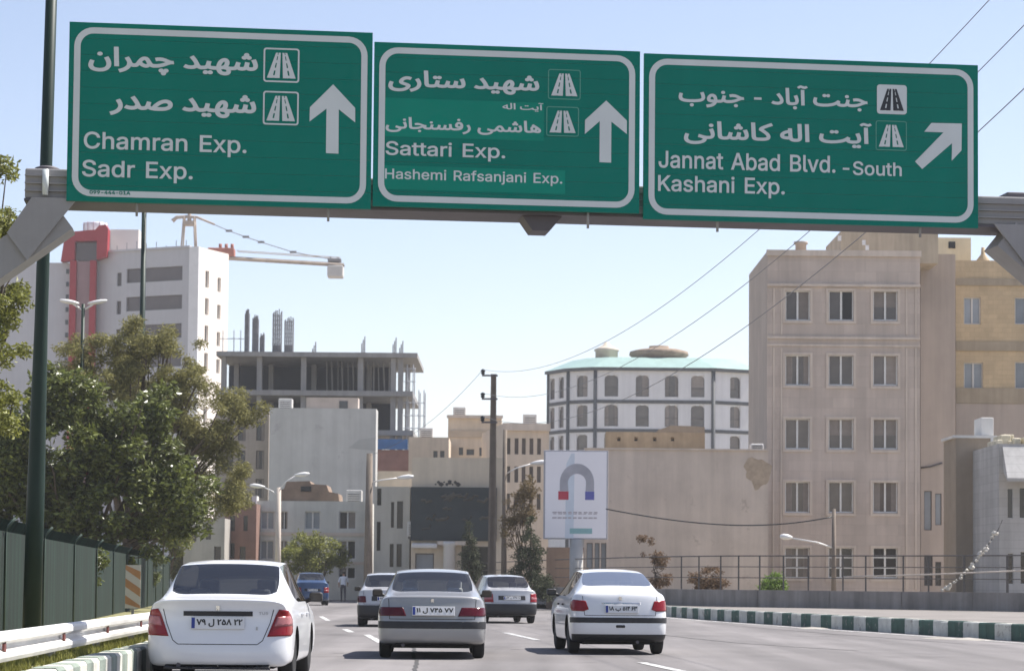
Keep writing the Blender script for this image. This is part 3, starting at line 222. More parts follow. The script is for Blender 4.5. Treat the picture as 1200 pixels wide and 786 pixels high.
PERSIAN = {'۰':(295,[[156,208,125,241,97,268,65,296,137,372,188,328,230,281]]),'۱':(280,[[221,6,139,-4,137,49,129,150,117,280,100,421,78,554,51,659,130,681,164,547,190,388,207,230,217,94]]),'۲':(487,[[221,6,139,-4,137,49,129,150,117,280,100,421,78,554,51,659,130,681,164,547,190,388,207,230,217,94],[262,471,238,472,215,474,193,478,174,483,110,513,110,596,141,577,178,563,258,552,305,555,343,570,359,585,372,608,389,678,457,665,453,629,446,597,437,570,425,547,411,528,394,511,376,498,356,488,334,481,312,475,287,472]]),'۳':(583,[[221,6,139,-4,137,49,129,150,117,280,100,421,78,554,51,659,130,681,164,547,190,388,207,230,217,94],[241,427,211,430,188,440,157,472,143,505,138,649,165,548,182,523,207,509,229,505,245,508,261,517,274,534,286,562,304,655,374,646,368,608,362,571,359,548,363,532,374,520,392,512,417,509,454,516,473,536,478,563,469,613,451,658,519,683,546,609,553,552,549,517,537,488,517,463,490,446,456,435,417,431,380,435,350,448,328,468,316,495,339,495,323,466,300,445,272,431]]),'۴':(492,[[216,0,140,4,137,77,126,202,108,355,83,515,51,656,131,678,165,532,189,375,205,224,214,93],[274,418,223,420,167,424,163,496,205,491,263,489,325,489,321,447,275,473,238,515,227,540,224,567,226,590,233,610,244,629,259,646,278,660,300,670,325,676,353,678,387,676,417,668,409,594,385,599,358,601,316,593,304,581,300,565,305,543,319,521,365,488,411,475,361,456,335,491,395,508,446,530,462,463,375,429,352,424,327,421,301,419]]),'۵':(545,[[189,0,155,4,125,18,100,40,81,73,74,94,69,118,66,144,65,173,66,205,70,236,76,268,85,300,134,421,198,526,260,603,310,555,252,482,196,386,153,280,145,253,140,227,137,202,136,177,140,132,150,101,169,83,196,77,218,81,230,94,237,135,237,148,298,153,298,140,307,93,320,81,340,77,372,85,385,95,395,112,404,170,403,201,399,234,393,269,384,305,372,342,358,380,339,420,318,460,293,501,264,543,231,585,194,628,260,680,288,647,315,614,339,581,361,548,381,515,399,481,415,448,429,416,468,289,480,173,479,151,476,130,472,110,465,90,446,54,421,25,387,6,347,0,320,3,298,12,267,40,256,73,277,73,268,41,239,12,217,3]]),'۶':(425,[[98,-2,25,27,47,75,70,120,94,162,118,202,142,238,169,272,196,304,225,334,255,362,288,388,322,412,358,434,395,370,369,352,343,332,319,312,297,290,215,198,149,99],[239,306,178,331,122,372,99,398,81,429,69,464,65,504,66,528,71,551,78,573,88,593,101,612,116,628,133,643,153,655,175,665,199,672,224,677,252,678,301,674,346,662,333,587,292,597,252,600,215,596,188,583,168,565,156,544,147,502,152,471,166,443,187,418,213,397,273,367,331,356]]),'۷':(578,[[246,-6,265,73,307,225,362,388,422,547,480,686,558,654,504,529,448,390,396,250,353,118,324,8],[246,-6,212,116,171,252,123,394,72,533,20,660,100,691,159,546,216,394,265,243,301,100,320,8]]),'۸':(576,[[98,-10,20,22,75,147,131,283,182,422,225,551,254,660,332,675,316,611,273,458,218,292,157,131],[478,-10,431,110,385,236,342,363,304,486,273,599,258,660,332,675,363,555,402,423,449,286,501,150,556,21]]),'۹':(491,[[353,-5,333,92,319,187,309,279,301,367,292,447,280,512,261,560,235,589,197,599,172,595,150,583,131,564,118,541,106,492,110,464,121,440,139,422,163,409,223,399,281,405,342,423,351,352,279,329,210,321,185,322,161,325,138,331,118,339,98,349,81,362,66,376,54,393,43,412,36,433,31,455,30,480,31,505,36,529,43,552,53,576,65,597,79,617,96,634,115,650,136,663,158,672,182,677,208,679,232,678,254,673,274,666,291,655,305,642,318,627,330,609,339,590,365,495,378,384,386,289,396,191,409,95,428,8]]),'ﭼ':(589,[[0,-5,9,77,111,85,209,108,302,145,386,194,326,234,252,261,166,270,136,269,108,266,76,259,60,335,114,348,166,352,191,351,216,349,238,345,260,340,337,309,402,273,461,243,491,233,521,230,542,230,549,158,508,155,470,146,400,116,327,77,243,38,138,7,107,2,73,-2,38,-4],[279,-299,260,-295,244,-285,233,-269,229,-250,233,-231,244,-215,260,-204,279,-200,298,-204,314,-215,324,-231,328,-250,324,-269,314,-285,298,-295],[211,-189,192,-185,176,-175,165,-159,161,-140,165,-121,176,-105,192,-94,211,-90,230,-94,246,-105,256,-121,260,-140,256,-159,246,-175,230,-185],[347,-189,328,-185,312,-175,301,-159,297,-140,301,-121,312,-105,328,-94,347,-90,366,-94,382,-105,392,-121,396,-140,392,-159,382,-175,366,-185]]),'ﮐ':(412,[[0,-5,10,77,104,77,198,84,249,101,271,124,276,149,272,175,259,206,247,224,232,245,212,268,187,294,131,346,80,388,42,419,28,439,31,468,38,494,49,513,101,555,175,599,271,649,388,707,422,633,289,569,198,522,133,483,76,443,91,481,203,387,284,303,299,282,313,262,325,243,334,223,341,203,347,184,350,164,351,144,343,96,331,71,309,47,294,36,277,26,255,17,231,10,203,3,170,-1,133,-4,91,-5]]),'ﯼ':(760,[[30,-1,35,51,49,110,72,176,144,148,127,95,116,48,112,6,116,-31,128,-62,148,-89,175,-111,208,-128,245,-140,331,-150,366,-149,399,-146,429,-141,457,-135,483,-126,507,-117,528,-106,547,-95,578,-71,601,-45,614,-21,618,1,614,14,601,26,557,47,500,69,443,96,399,135,386,159,382,188,383,208,387,229,394,249,403,270,414,289,427,308,442,327,459,344,477,360,496,375,517,387,538,399,560,407,583,414,606,418,629,419,668,416,701,408,744,386,711,315,673,330,629,337,571,325,516,293,477,249,466,225,462,201,466,185,480,170,525,144,585,120,644,93,690,59,703,38,707,14,705,-5,701,-24,693,-45,682,-66,668,-87,651,-108,631,-127,608,-147,582,-164,554,-181,522,-195,489,-208,452,-219,413,-226,371,-231,326,-232,295,-231,265,-229,237,-224,210,-218,184,-210,159,-200,137,-189,116,-176,96,-160,80,-143,65,-124,53,-104,43,-81,36,-56,31,-30]]),'ﯽ':(736,[[30,-1,35,51,49,110,72,176,144,148,127,95,116,48,112,6,117,-33,131,-66,153,-92,182,-114,199,-123,217,-131,237,-137,258,-142,348,-151,457,-141,546,-113,580,-93,606,-71,623,-46,628,-20,618,4,588,25,540,45,476,64,495,147,587,114,657,92,709,81,746,77,764,74,777,66,786,38,782,23,772,9,756,-2,736,-5,724,-5,712,-5,699,-5,702,-20,703,-34,697,-71,678,-106,663,-123,646,-139,626,-155,603,-170,577,-183,549,-195,518,-206,485,-215,449,-222,410,-228,369,-231,326,-232,287,-230,250,-226,214,-218,180,-207,147,-192,119,-175,93,-154,71,-130,53,-103,40,-72,33,-38]]),'ﯾ':(299,[[0,-5,10,77,102,82,130,90,149,105,160,128,163,163,155,223,134,296,106,373,187,403,212,330,231,249,239,179,238,155,236,133,231,112,226,94,208,62,183,37,167,27,150,18,130,11,109,5],[185,-194,166,-190,150,-180,139,-164,135,-145,139,-126,150,-110,166,-99,185,-95,204,-99,220,-110,230,-126,234,-145,230,-164,220,-180,204,-190],[48,-194,29,-190,13,-180,2,-164,-2,-145,2,-126,13,-110,29,-99,48,-95,67,-99,83,-110,93,-126,97,-145,93,-164,83,-180,67,-190]]),'ﯿ':(373,[[0,-5,10,77,88,85,113,96,131,114,144,140,154,176,176,283,254,268,245,228,237,185,233,147,235,119,250,97,294,83,383,77,401,74,414,66,423,38,419,23,409,9,393,-2,373,-5,276,2,244,10,222,21,206,36,196,54,184,99,214,97,180,45,137,14,80,-1],[252,-194,233,-190,217,-180,206,-164,202,-145,206,-126,217,-110,233,-99,252,-95,271,-99,287,-110,297,-126,301,-145,297,-164,287,-180,271,-190],[115,-194,96,-190,80,-180,69,-164,65,-145,69,-126,80,-110,96,-99,115,-95,134,-99,150,-110,160,-126,164,-145,160,-164,150,-180,134,-190]]),'ﺁ':(235,[[89,0,72,644,153,644,170,0],[179,741,125,752,81,772,44,782,12,773,-19,748,-57,780,-9,826,17,838,44,842,90,832,133,812,179,802,209,808,243,825,272,784,218,749]]),'ﺍ':(238,[[92,0,72,714,153,714,173,0]]),'ﺎ':(291,[[291,-5,253,-4,220,0,192,5,169,13,149,23,133,36,120,51,110,69,103,89,98,113,94,138,92,167,72,714,154,714,174,199,184,124,196,101,218,87,233,83,252,80,274,78,301,77,319,74,332,66,341,38,338,23,327,9,311,-2]]),'ﺏ':(993,[[390,-21,416,61,618,67,757,87,782,94,804,102,822,112,838,124,857,150,864,181,850,269,814,376,891,403,916,335,935,263,943,197,941,169,936,142,928,118,916,97,900,77,880,59,855,43,826,29,792,17,752,6,707,-2,657,-9,600,-14,537,-18,467,-20],[390,-21,347,-20,306,-18,269,-15,234,-10,201,-3,172,5,145,15,121,26,100,39,81,54,66,70,53,89,43,109,36,131,31,156,30,182,34,234,45,287,58,339,133,320,124,285,116,243,112,205,114,180,119,158,127,139,139,122,154,107,175,94,200,84,231,76,267,69,310,65,360,62,416,61,436,11],[486,-211,467,-207,451,-197,440,-181,436,-162,440,-143,451,-127,467,-116,486,-112,505,-116,521,-127,531,-143,535,-162,531,-181,521,-197,505,-207]]),'ﺑ':(269,[[0,-5,10,77,88,83,113,92,130,108,140,131,143,163,135,223,114,296,86,373,167,403,192,330,211,249,219,179,211,109,185,57,166,37,142,22,80,2],[107,-191,88,-187,72,-177,61,-161,57,-142,61,-123,72,-107,88,-96,107,-92,126,-96,142,-107,152,-123,156,-142,152,-161,142,-177,126,-187]]),'ﺖ':(1093,[[390,-21,416,61,545,69,681,96,714,106,746,119,778,133,809,149,839,167,866,188,892,210,916,235,979,198,967,162,964,137,975,109,991,96,1016,86,1103,77,1121,74,1134,66,1143,38,1140,23,1129,9,1113,-2,1093,-5,1062,-4,1033,-2,1006,3,981,9,958,16,938,26,922,38,909,52,893,85,893,128,911,122,890,105,867,88,842,73,816,60,787,47,757,35,726,25,693,15,549,-12],[390,-21,347,-20,306,-18,269,-15,234,-10,201,-3,172,5,145,15,121,26,100,39,81,54,66,70,53,89,43,109,36,131,31,156,30,182,34,234,45,287,58,339,133,320,124,285,116,243,112,205,114,180,119,158,127,139,139,122,154,107,175,94,200,84,231,76,267,69,310,65,360,62,416,61,436,11],[558,401,539,405,523,416,512,431,508,450,512,469,523,485,539,496,558,500,577,496,593,485,603,469,607,450,603,431,593,416,577,405],[421,401,402,405,386,416,375,431,371,450,375,469,386,485,402,496,421,500,440,496,456,485,466,469,470,450,466,431,456,416,440,405]]),'ﺘ':(373,[[0,-5,10,77,88,85,113,96,131,114,144,140,154,176,176,283,254,268,245,228,237,185,233,147,235,119,250,97,294,83,383,77,401,74,414,66,423,38,419,23,409,9,393,-2,373,-5,276,2,244,10,222,21,206,36,196,54,184,99,214,97,180,45,137,14,80,-1],[267,386,248,390,232,401,221,416,217,435,221,454,232,470,248,481,267,485,286,481,302,470,312,454,316,435,312,416,302,401,286,390],[130,386,111,390,95,401,84,416,80,435,84,454,95,470,111,481,130,485,149,481,165,470,175,454,179,435,175,416,165,401,149,390]]),'ﺟ':(589,[[0,-5,9,77,111,85,209,108,302,145,386,194,326,234,252,261,166,270,136,269,108,266,76,259,60,335,114,348,166,352,191,351,216,349,238,345,260,340,337,309,402,273,461,243,491,233,521,230,542,230,549,158,508,155,470,146,400,116,327,77,243,38,138,7,107,2,73,-2,38,-4],[279,-186,260,-182,244,-172,233,-156,229,-137,233,-118,244,-102,260,-91,279,-87,298,-91,314,-102,324,-118,328,-137,324,-156,314,-172,298,-182]]),'ﺠ':(637,[[637,-5,560,1,497,21,471,39,450,65,441,80,433,98,427,118,421,140,480,175,495,140,512,114,534,96,564,85,647,77,665,74,678,66,687,38,683,23,673,9,657,-2],[0,-5,9,77,111,85,209,108,302,145,386,194,326,234,252,261,166,270,136,269,108,266,76,259,60,335,114,348,166,352,191,351,216,349,238,345,260,340,337,309,402,273,461,243,491,233,521,230,542,230,549,158,508,155,470,146,400,116,327,77,243,38,138,7,107,2,73,-2,38,-4],[261,-186,242,-182,226,-172,215,-156,211,-137,215,-118,226,-102,242,-91,261,-87,280,-91,296,-102,306,-118,310,-137,306,-156,296,-172,280,-182]]),'ﺩ':(477,[[35,45,75,114,131,89,150,84,170,80,192,78,215,77,239,78,260,80,278,83,295,87,320,99,338,117,348,138,351,162,343,212,306,292,220,424,289,469,374,337,419,234,432,157,431,137,427,118,421,98,412,80,400,62,385,45,367,31,345,18,319,8,289,0,254,-4,215,-6,146,0,84,18]]),'ﺪ':(532,[[215,77,239,78,260,80,278,83,295,87,320,99,338,117,348,138,351,162,341,210,312,273,271,346,220,424,289,469,357,358,406,260,438,174,453,136,470,109,487,92,506,83,541,77,559,74,572,66,582,38,578,23,568,9,552,-2,532,-5,499,-2,468,8,438,24,413,49,402,64,394,82,386,102,381,125,421,157,417,118,404,80,394,62,380,45,363,31,343,18,318,8,288,0,254,-4,215,-6,146,0,84,18,35,45,75,114,131,89,150,84,170,80,192,78]]),'ﺭ':(367,[[4,-230,-25,-154,23,-137,64,-119,100,-99,131,-78,156,-55,177,-32,193,-9,206,15,214,39,221,62,225,85,226,107,220,161,199,220,157,302,230,339,248,307,263,276,275,245,285,216,292,188,297,161,300,137,301,114,300,83,296,54,289,26,281,0,269,-25,257,-48,242,-70,227,-91,209,-110,191,-127,173,-143,154,-158,75,-204]]),'ﺮ':(396,[[4,-232,-25,-156,10,-144,42,-130,71,-116,97,-101,120,-85,140,-69,158,-52,174,-35,187,-17,198,0,207,18,214,37,226,107,225,132,221,156,214,181,205,207,157,302,230,339,264,270,290,206,308,151,324,115,345,93,371,81,406,77,424,74,437,66,446,38,442,23,432,9,416,-2,396,-5,356,-1,325,11,300,28,283,52,264,105,296,87,294,55,289,24,279,-6,267,-34,251,-60,233,-84,213,-107,191,-128,168,-148,144,-165,120,-181,95,-195]]),'ﺳ':(784,[[0,-5,10,77,62,82,80,90,96,105,121,163,149,275,224,254,215,216,206,172,202,130,207,108,221,91,248,81,290,77,339,82,356,91,371,106,393,167,414,282,490,268,483,224,476,173,472,130,479,104,488,92,505,84,563,77,614,84,633,94,647,110,655,133,658,163,657,183,654,206,648,231,641,259,601,373,682,403,707,330,726,249,734,179,733,157,731,136,727,116,722,98,708,66,688,41,663,21,634,7,600,-2,562,-5,519,-2,485,6,459,20,439,40,426,65,418,97,452,97,433,59,412,32,389,14,360,3,278,-5,225,3,198,15,175,35,158,64,150,105,180,111,171,87,161,67,150,49,139,36,112,15,80,3]]),'ﺴ':(850,[[0,-5,10,77,62,82,80,90,96,105,121,163,149,275,224,254,210,194,202,130,210,102,238,84,290,77,339,82,356,91,371,106,393,167,414,282,490,268,483,224,476,173,472,130,479,104,488,92,505,84,563,77,606,82,636,98,652,125,658,162,657,211,654,268,646,340,719,345,733,212,737,187,742,166,748,147,755,131,772,105,794,89,823,80,860,77,878,74,891,66,900,38,897,23,886,9,870,-2,850,-5,790,5,744,31,712,69,694,114,712,108,698,68,678,39,652,18,622,5,554,-5,514,-2,482,6,457,20,439,40,426,65,418,97,452,97,433,59,412,32,389,14,360,3,278,-5,225,3,198,15,175,35,158,64,150,105,180,111,171,87,161,67,150,49,139,36,112,15,80,3]]),'ﺷ':(784,[[0,-5,10,77,62,82,80,90,96,105,121,163,149,275,224,254,215,216,206,172,202,130,207,108,221,91,248,81,290,77,339,82,356,91,371,106,393,167,414,282,490,268,483,224,476,173,472,130,479,104,488,92,505,84,563,77,614,84,633,94,647,110,655,133,658,163,657,183,654,206,648,231,641,259,601,373,682,403,707,330,726,249,734,179,733,157,731,136,727,116,722,98,708,66,688,41,663,21,634,7,600,-2,562,-5,519,-2,485,6,459,20,439,40,426,65,418,97,452,97,433,59,412,32,389,14,360,3,278,-5,225,3,198,15,175,35,158,64,150,105,180,111,171,87,161,67,150,49,139,36,112,15,80,3],[431,545,412,549,396,560,385,575,381,594,385,613,396,629,412,640,431,644,450,640,466,629,476,613,480,594,476,575,466,560,450,549],[363,435,344,439,328,450,317,465,313,484,317,503,328,519,344,530,363,534,382,530,398,519,408,503,412,484,408,465,398,450,382,439],[499,435,480,439,464,450,453,465,449,484,453,503,464,519,480,530,499,534,518,530,534,519,544,503,548,484,544,465,534,450,518,439]]),'ﺻ':(903,[[484,-18,337,-12,240,8,208,23,184,41,168,63,158,89,181,97,168,75,155,56,141,40,127,28,97,10,67,1,0,-5,10,77,68,87,88,100,105,120,130,181,154,275,227,256,216,212,209,176,206,151,209,129,217,111,233,96,259,84,349,69,502,64,620,72,645,77,668,82,689,89,708,97,739,115,762,137,776,163,781,192,770,236,756,255,736,272,709,283,675,287,651,285,627,281,603,273,580,262,556,249,533,234,511,217,490,200,414,123,361,55,274,58,351,165,373,191,397,217,422,242,449,266,476,288,503,308,532,325,561,341,591,353,621,362,651,367,681,369,708,368,732,363,755,356,776,347,794,334,811,320,825,304,837,286,846,266,853,246,857,223,858,200,856,171,849,143,839,117,824,92,803,68,777,47,745,28,707,12,662,-1,610,-10,551,-16]]),'ﻓ':(447,[[0,-5,10,77,66,78,128,79,186,84,231,93,263,108,287,126,304,148,316,178,324,261,313,339,300,372,282,397,260,414,234,419,212,415,193,402,164,357,153,303,162,267,173,254,190,244,242,235,301,241,351,257,355,187,319,169,277,159,233,156,208,157,186,160,165,165,147,173,115,192,93,218,79,248,74,283,86,360,120,430,144,459,173,482,206,496,242,501,268,499,291,492,313,481,332,466,348,447,363,426,375,401,385,375,392,346,398,316,401,286,402,255,400,219,396,185,388,155,377,127,362,101,343,77,320,56,292,38,237,16,166,3,85,-4],[223,604,204,608,188,619,177,634,173,653,177,672,188,688,204,699,223,703,242,699,258,688,268,672,272,653,268,634,258,619,242,608]]),'ﻝ':(695,[[30,-1,35,51,49,110,72,176,144,148,127,95,116,48,112,6,114,-17,118,-39,126,-59,138,-77,151,-94,168,-108,187,-121,208,-131,231,-139,257,-145,284,-149,313,-150,348,-149,380,-145,408,-138,434,-129,456,-117,476,-103,493,-85,508,-65,520,-42,530,-16,537,13,543,45,547,79,549,117,550,157,549,201,530,714,613,714,630,180,625,52,620,21,614,-7,606,-35,596,-62,585,-86,571,-110,556,-131,538,-152,518,-170,496,-186,472,-199,445,-211,416,-220,383,-227,348,-231,310,-232,284,-231,258,-229,232,-224,207,-218,183,-210,159,-201,138,-189,117,-176,98,-161,81,-144,66,-125,54,-105,43,-82,36,-57,31,-30]]),'ﻟ':(260,[[0,-5,9,77,35,78,57,80,75,83,89,88,107,103,116,127,117,205,98,714,179,714,199,214,196,120,186,82,170,51,144,27,109,9,87,3,61,-2,32,-4]]),'ﻤ':(578,[[0,-5,10,77,35,80,55,89,87,129,126,204,175,282,223,331,267,355,306,362,337,358,365,348,390,328,414,299,461,204,502,122,522,99,542,86,588,77,606,74,619,66,628,38,624,23,614,9,598,-2,578,-5,541,-2,507,8,477,25,452,49,466,70,453,42,437,20,395,-10,346,-19,313,-16,279,-5,212,35,156,96,143,75,131,56,118,41,107,29,83,11,58,1],[194,172,231,123,270,89,310,69,345,62,375,68,397,87,404,117,395,157,377,202,356,243,331,272,300,282,269,272,234,238]]),'ﻥ':(685,[[30,-1,35,51,49,110,72,176,144,148,127,95,116,48,112,6,114,-19,119,-42,127,-62,139,-80,154,-96,171,-110,191,-121,213,-131,237,-138,263,-144,290,-147,319,-148,351,-147,381,-144,407,-138,432,-130,453,-120,472,-109,489,-97,504,-83,527,-51,543,-17,554,54,539,146,531,175,519,206,504,242,486,280,561,318,598,239,625,154,635,65,626,-15,620,-35,613,-55,604,-75,594,-95,582,-113,568,-131,553,-148,536,-164,516,-178,495,-191,471,-202,446,-212,417,-220,387,-226,354,-229,318,-230,289,-229,261,-227,234,-222,208,-217,182,-209,158,-199,136,-188,116,-175,97,-160,80,-143,66,-125,53,-104,43,-81,36,-57,31,-30],[332,398,313,402,297,413,286,428,282,447,286,466,297,482,313,493,332,497,351,493,367,482,377,466,381,447,377,428,367,413,351,402]]),'ﻧ':(269,[[0,-5,10,77,88,83,113,92,130,108,140,131,143,163,135,223,114,296,86,373,167,403,192,330,211,249,219,179,211,109,185,57,166,37,142,22,80,2],[128,507,109,511,93,522,82,537,78,556,82,575,93,591,109,602,128,606,147,602,163,591,173,575,177,556,173,537,163,522,147,511]]),'ﻨ':(343,[[0,-5,10,77,76,85,97,96,113,114,134,176,156,283,234,268,225,228,217,185,213,147,222,111,236,97,261,86,278,82,299,79,324,78,353,77,371,74,384,66,393,38,389,23,379,9,363,-2,343,-5,312,-4,285,-2,261,1,241,7,209,21,187,42,173,68,164,99,194,97,160,45,119,14,68,-1],[156,386,137,390,121,401,110,416,106,435,110,454,121,470,137,481,156,485,175,481,191,470,201,454,205,435,201,416,191,401,175,390]]),'ﻪ':(486,[[486,-5,460,-4,435,-1,412,4,391,11,371,20,353,32,338,46,325,64,314,84,305,108,300,136,297,168,281,516,362,516,378,186,384,145,395,116,412,96,435,85,496,77,514,74,527,66,536,38,532,23,522,9,506,-2],[335,105,307,97,279,91,251,88,224,87,198,88,172,91,149,96,126,103,105,112,87,123,70,135,56,150,37,183,30,223,31,244,35,264,42,283,52,302,63,320,77,337,93,353,111,368,130,382,151,395,173,406,198,417,223,425,249,433,275,439,303,443,317,359,229,346,164,316,123,277,113,256,109,236,113,216,125,200,166,179,221,170,279,172,327,182]]),'ﻫ':(574,[[385,-8,301,4,219,36,199,47,181,59,164,73,148,88,133,103,119,120,108,137,98,156,89,175,84,196,80,216,79,238,80,260,84,281,89,302,98,321,108,339,120,355,134,370,151,383,168,393,188,400,209,405,231,406,253,404,273,400,291,392,308,382,323,368,336,354,348,337,358,319,365,299,371,279,374,259,375,238,373,210,367,183,357,158,343,135,325,113,304,93,281,74,255,58,227,43,197,31,166,20,134,11,101,4,68,-1,34,-4,0,-5,10,77,107,85,180,105,202,114,221,125,238,136,252,149,275,174,290,201,301,250,293,291,269,323,251,332,231,335,210,332,192,323,164,290,154,248,159,208,176,174,200,143,232,118,249,107,267,98,286,90,306,83,381,71,411,74,431,83,443,98,447,121,445,140,429,177,383,237,293,322,143,437,190,499,349,376,448,282,502,214,524,162,529,119,525,87,515,57,496,31,469,10,451,2,432,-4,410,-7]]),'ﻬ':(507,[[307,-217,276,-215,247,-210,219,-201,193,-188,169,-172,147,-152,128,-128,112,-101,99,-69,90,-35,84,4,82,46,83,86,87,124,93,160,101,195,111,228,123,258,137,287,152,312,168,336,185,356,202,374,221,389,259,409,296,416,327,411,355,397,378,374,396,344,403,326,407,307,410,286,411,263,410,242,408,221,404,200,398,179,390,158,379,139,366,120,350,103,330,87,306,73,279,61,248,51,313,106,378,92,445,81,517,77,535,74,548,66,557,38,554,23,543,9,527,-2,507,-5,449,-2,387,6,328,16,415,19,436,-9,450,-40,456,-71,455,-103,447,-133,432,-160,410,-183,382,-202,348,-213],[0,-5,10,77,52,77,92,78,96,4,49,-3],[309,-135,345,-128,374,-107,382,-88,385,-65,382,-41,373,-20,355,-1,329,14,312,20,292,24,268,26,241,27,215,26,185,22,154,15,154,83,224,99,279,128,300,150,316,178,326,213,329,254,326,288,313,321,303,331,289,334,272,329,252,314,211,258,177,173,171,147,166,121,164,93,163,64,164,33,167,5,171,-19,178,-41,194,-75,215,-101,238,-118,263,-128]]),'ﻮ':(472,[[58,-230,40,-148,151,-126,175,-117,197,-108,218,-97,238,-84,255,-69,270,-53,283,-34,294,-13,303,10,309,36,313,65,314,97,312,130,308,159,300,186,289,210,260,244,224,255,204,251,185,239,156,196,147,168,144,137,152,108,176,90,215,80,271,77,482,77,500,74,513,66,522,38,519,23,508,9,492,-2,472,-5,233,-5,211,-4,190,-2,169,2,150,8,115,25,88,49,70,80,64,121,65,142,67,162,71,182,77,202,92,238,113,271,137,298,166,319,197,332,232,337,254,335,275,330,295,322,314,310,331,295,346,276,360,254,371,229,380,199,387,167,391,131,392,91,390,46,383,4,371,-34,355,-70,333,-102,308,-130,277,-155,243,-177,203,-195,159,-210,111,-222]])}
LATIN.update(PERSIAN); GLYPH = {}
def glyph(ch, bold):
    """a letter as filled triangles plus its advance, from its outline; bold moves the outline outwards"""
    if (ch, bold) in GLYPH: return GLYPH[ch, bold]
    if ch == ' ': return [], [], .26
    adv, loops = LATIN[ch]; vs, es, cont = [], [], []
    for lp in loops:
        q = [Vector((lp[k]/1000, lp[k+1]/1000)) for k in range(0, len(lp), 2)]; n = len(q); o = []
        for k in range(n):
            a = (q[k]-q[k-1]).normalized(); b = (q[(k+1) % n]-q[k]).normalized(); nn = Vector((-a.y-b.y, a.x+b.x))
            d = max(nn.length_squared/2, .5); o.append(q[k]+nn*(bold/d))
        k0 = len(vs); vs += o; es += [(k0+k, k0+(k+1) % n) for k in range(n)]; cont.append(o)
    r = mathutils.geometry.delaunay_2d_cdt(vs, es, [], 0, 1e-5); tri = []
    for f in r[2]:
        c = sum((r[0][v] for v in f), Vector((0, 0)))/len(f); wn = 0
        for o in cont:
            for k in range(len(o)):
                a, b = o[k-1], o[k]; cr = (b.x-a.x)*(c.y-a.y)-(c.x-a.x)*(b.y-a.y)
                if a.y <= c.y < b.y and cr > 0: wn += 1
                elif b.y <= c.y < a.y and cr < 0: wn -= 1
        if wn: tri.append(tuple(f))
    GLYPH[ch, bold] = ([(v.x, v.y) for v in r[0]], tri, adv/1000); return GLYPH[ch, bold]
def text_mesh(body, bold=0.0, rtl=False):
    t = shape(body) if rtl else ''.join(FORMS[c][0] if c in FORMS else c for c in body)
    vs, fs, x, k = [], [], 0.0, 0; wi = 0; words_ = {}
    for ch in t:
        if ch == ' ': wi += 1
        gv, gf, adv = glyph(ch, bold); n = len(vs)
        vs += [(px+x, py, .0012*(k % 2)) for px, py in gv]; fs += [tuple(i+n for i in f) for f in gf]; words_.setdefault(wi, []).extend(tuple(i+n for i in f) for f in gf); x += adv; k += 1
    xs = [vs[i][0] for f in fs for i in f]; ys = [vs[i][1] for f in fs for i in f]; return vs, [g for g in words_.values() if g], min(xs), max(xs), min(ys), max(ys)
def text_fit(parent, body, x0, z0, x1, z1, y, m, bold=0.012, rtl=False, name='lettering', thick=0.0):
    """lettering in the local xz plane of its parent, facing -y, fitted to the box"""
    vs, wl, a, b, c, d = text_mesh(body, bold, rtl); o = None
    kx = (x1-x0)/(b-a); kz = (z1-z0)/(d-c)
    for g in wl:                                 # one mesh per word
        mp, pv = {}, []
        for f in g:
            for i in f:
                if i not in mp: mp[i] = len(pv); v = vs[i]; pv.append((x0+(v[0]-a)*kx, y-v[2], z0+(v[1]-c)*kz))
        me = bpy.data.meshes.new(name); me.from_pydata(pv, [], [tuple(mp[i] for i in f) for f in g]); me.materials.append(m); o = link(name, me, parent)
    return o

# ================================================================== ground, road, kerbs
M_ground = mat('dusty_ground', (0.26, 0.22, 0.17), 0.95, 0.2, 0.08, bump=0.3)
M_asph = mat('asphalt', (0.178, 0.167, 0.166), 0.9, 0.12, 0.22, bump=0.35, bscale=60, speck=0.22, spec=0.25, lane=0.24)
M_pave = mat('pavement_slabs', (0.185, 0.168, 0.155), 0.9, 0.2, 0.5, bump=0.2)
M_kw = mat('kerb_white_paint', (0.52, 0.52, 0.47), 0.8, 0.22, 2.5, bump=0.3, worn=(.57,3.0,(.30,.28,.25)))
M_kg = mat('kerb_green_paint', (0.038, 0.090, 0.068), 0.75, 0.3, 2.5, bump=0.3, worn=(.585,3.5,(.24,.23,.21)))
M_conc = mat('weathered_concrete', (0.367, 0.36, 0.334), 0.9, 0.2, 1.2, streak=0.3, bump=0.3)
M_line = mat('road_paint', (0.46, 0.46, 0.45), 0.8, 0.3, 3.0, speck=0.25, worn=(.54,5.0,(.17,.16,.16)))
M_verge = mat('verge_soil', (0.20, 0.19, 0.09), 0.95, 0.3, 1.5, bump=0.5)

mb = MB(); mb.quad([(-640,-80,-0.03),(640,-80,-0.03),(640,1150,-0.03),(-640,1150,-0.03)]); struct('ground', mb, M_ground)

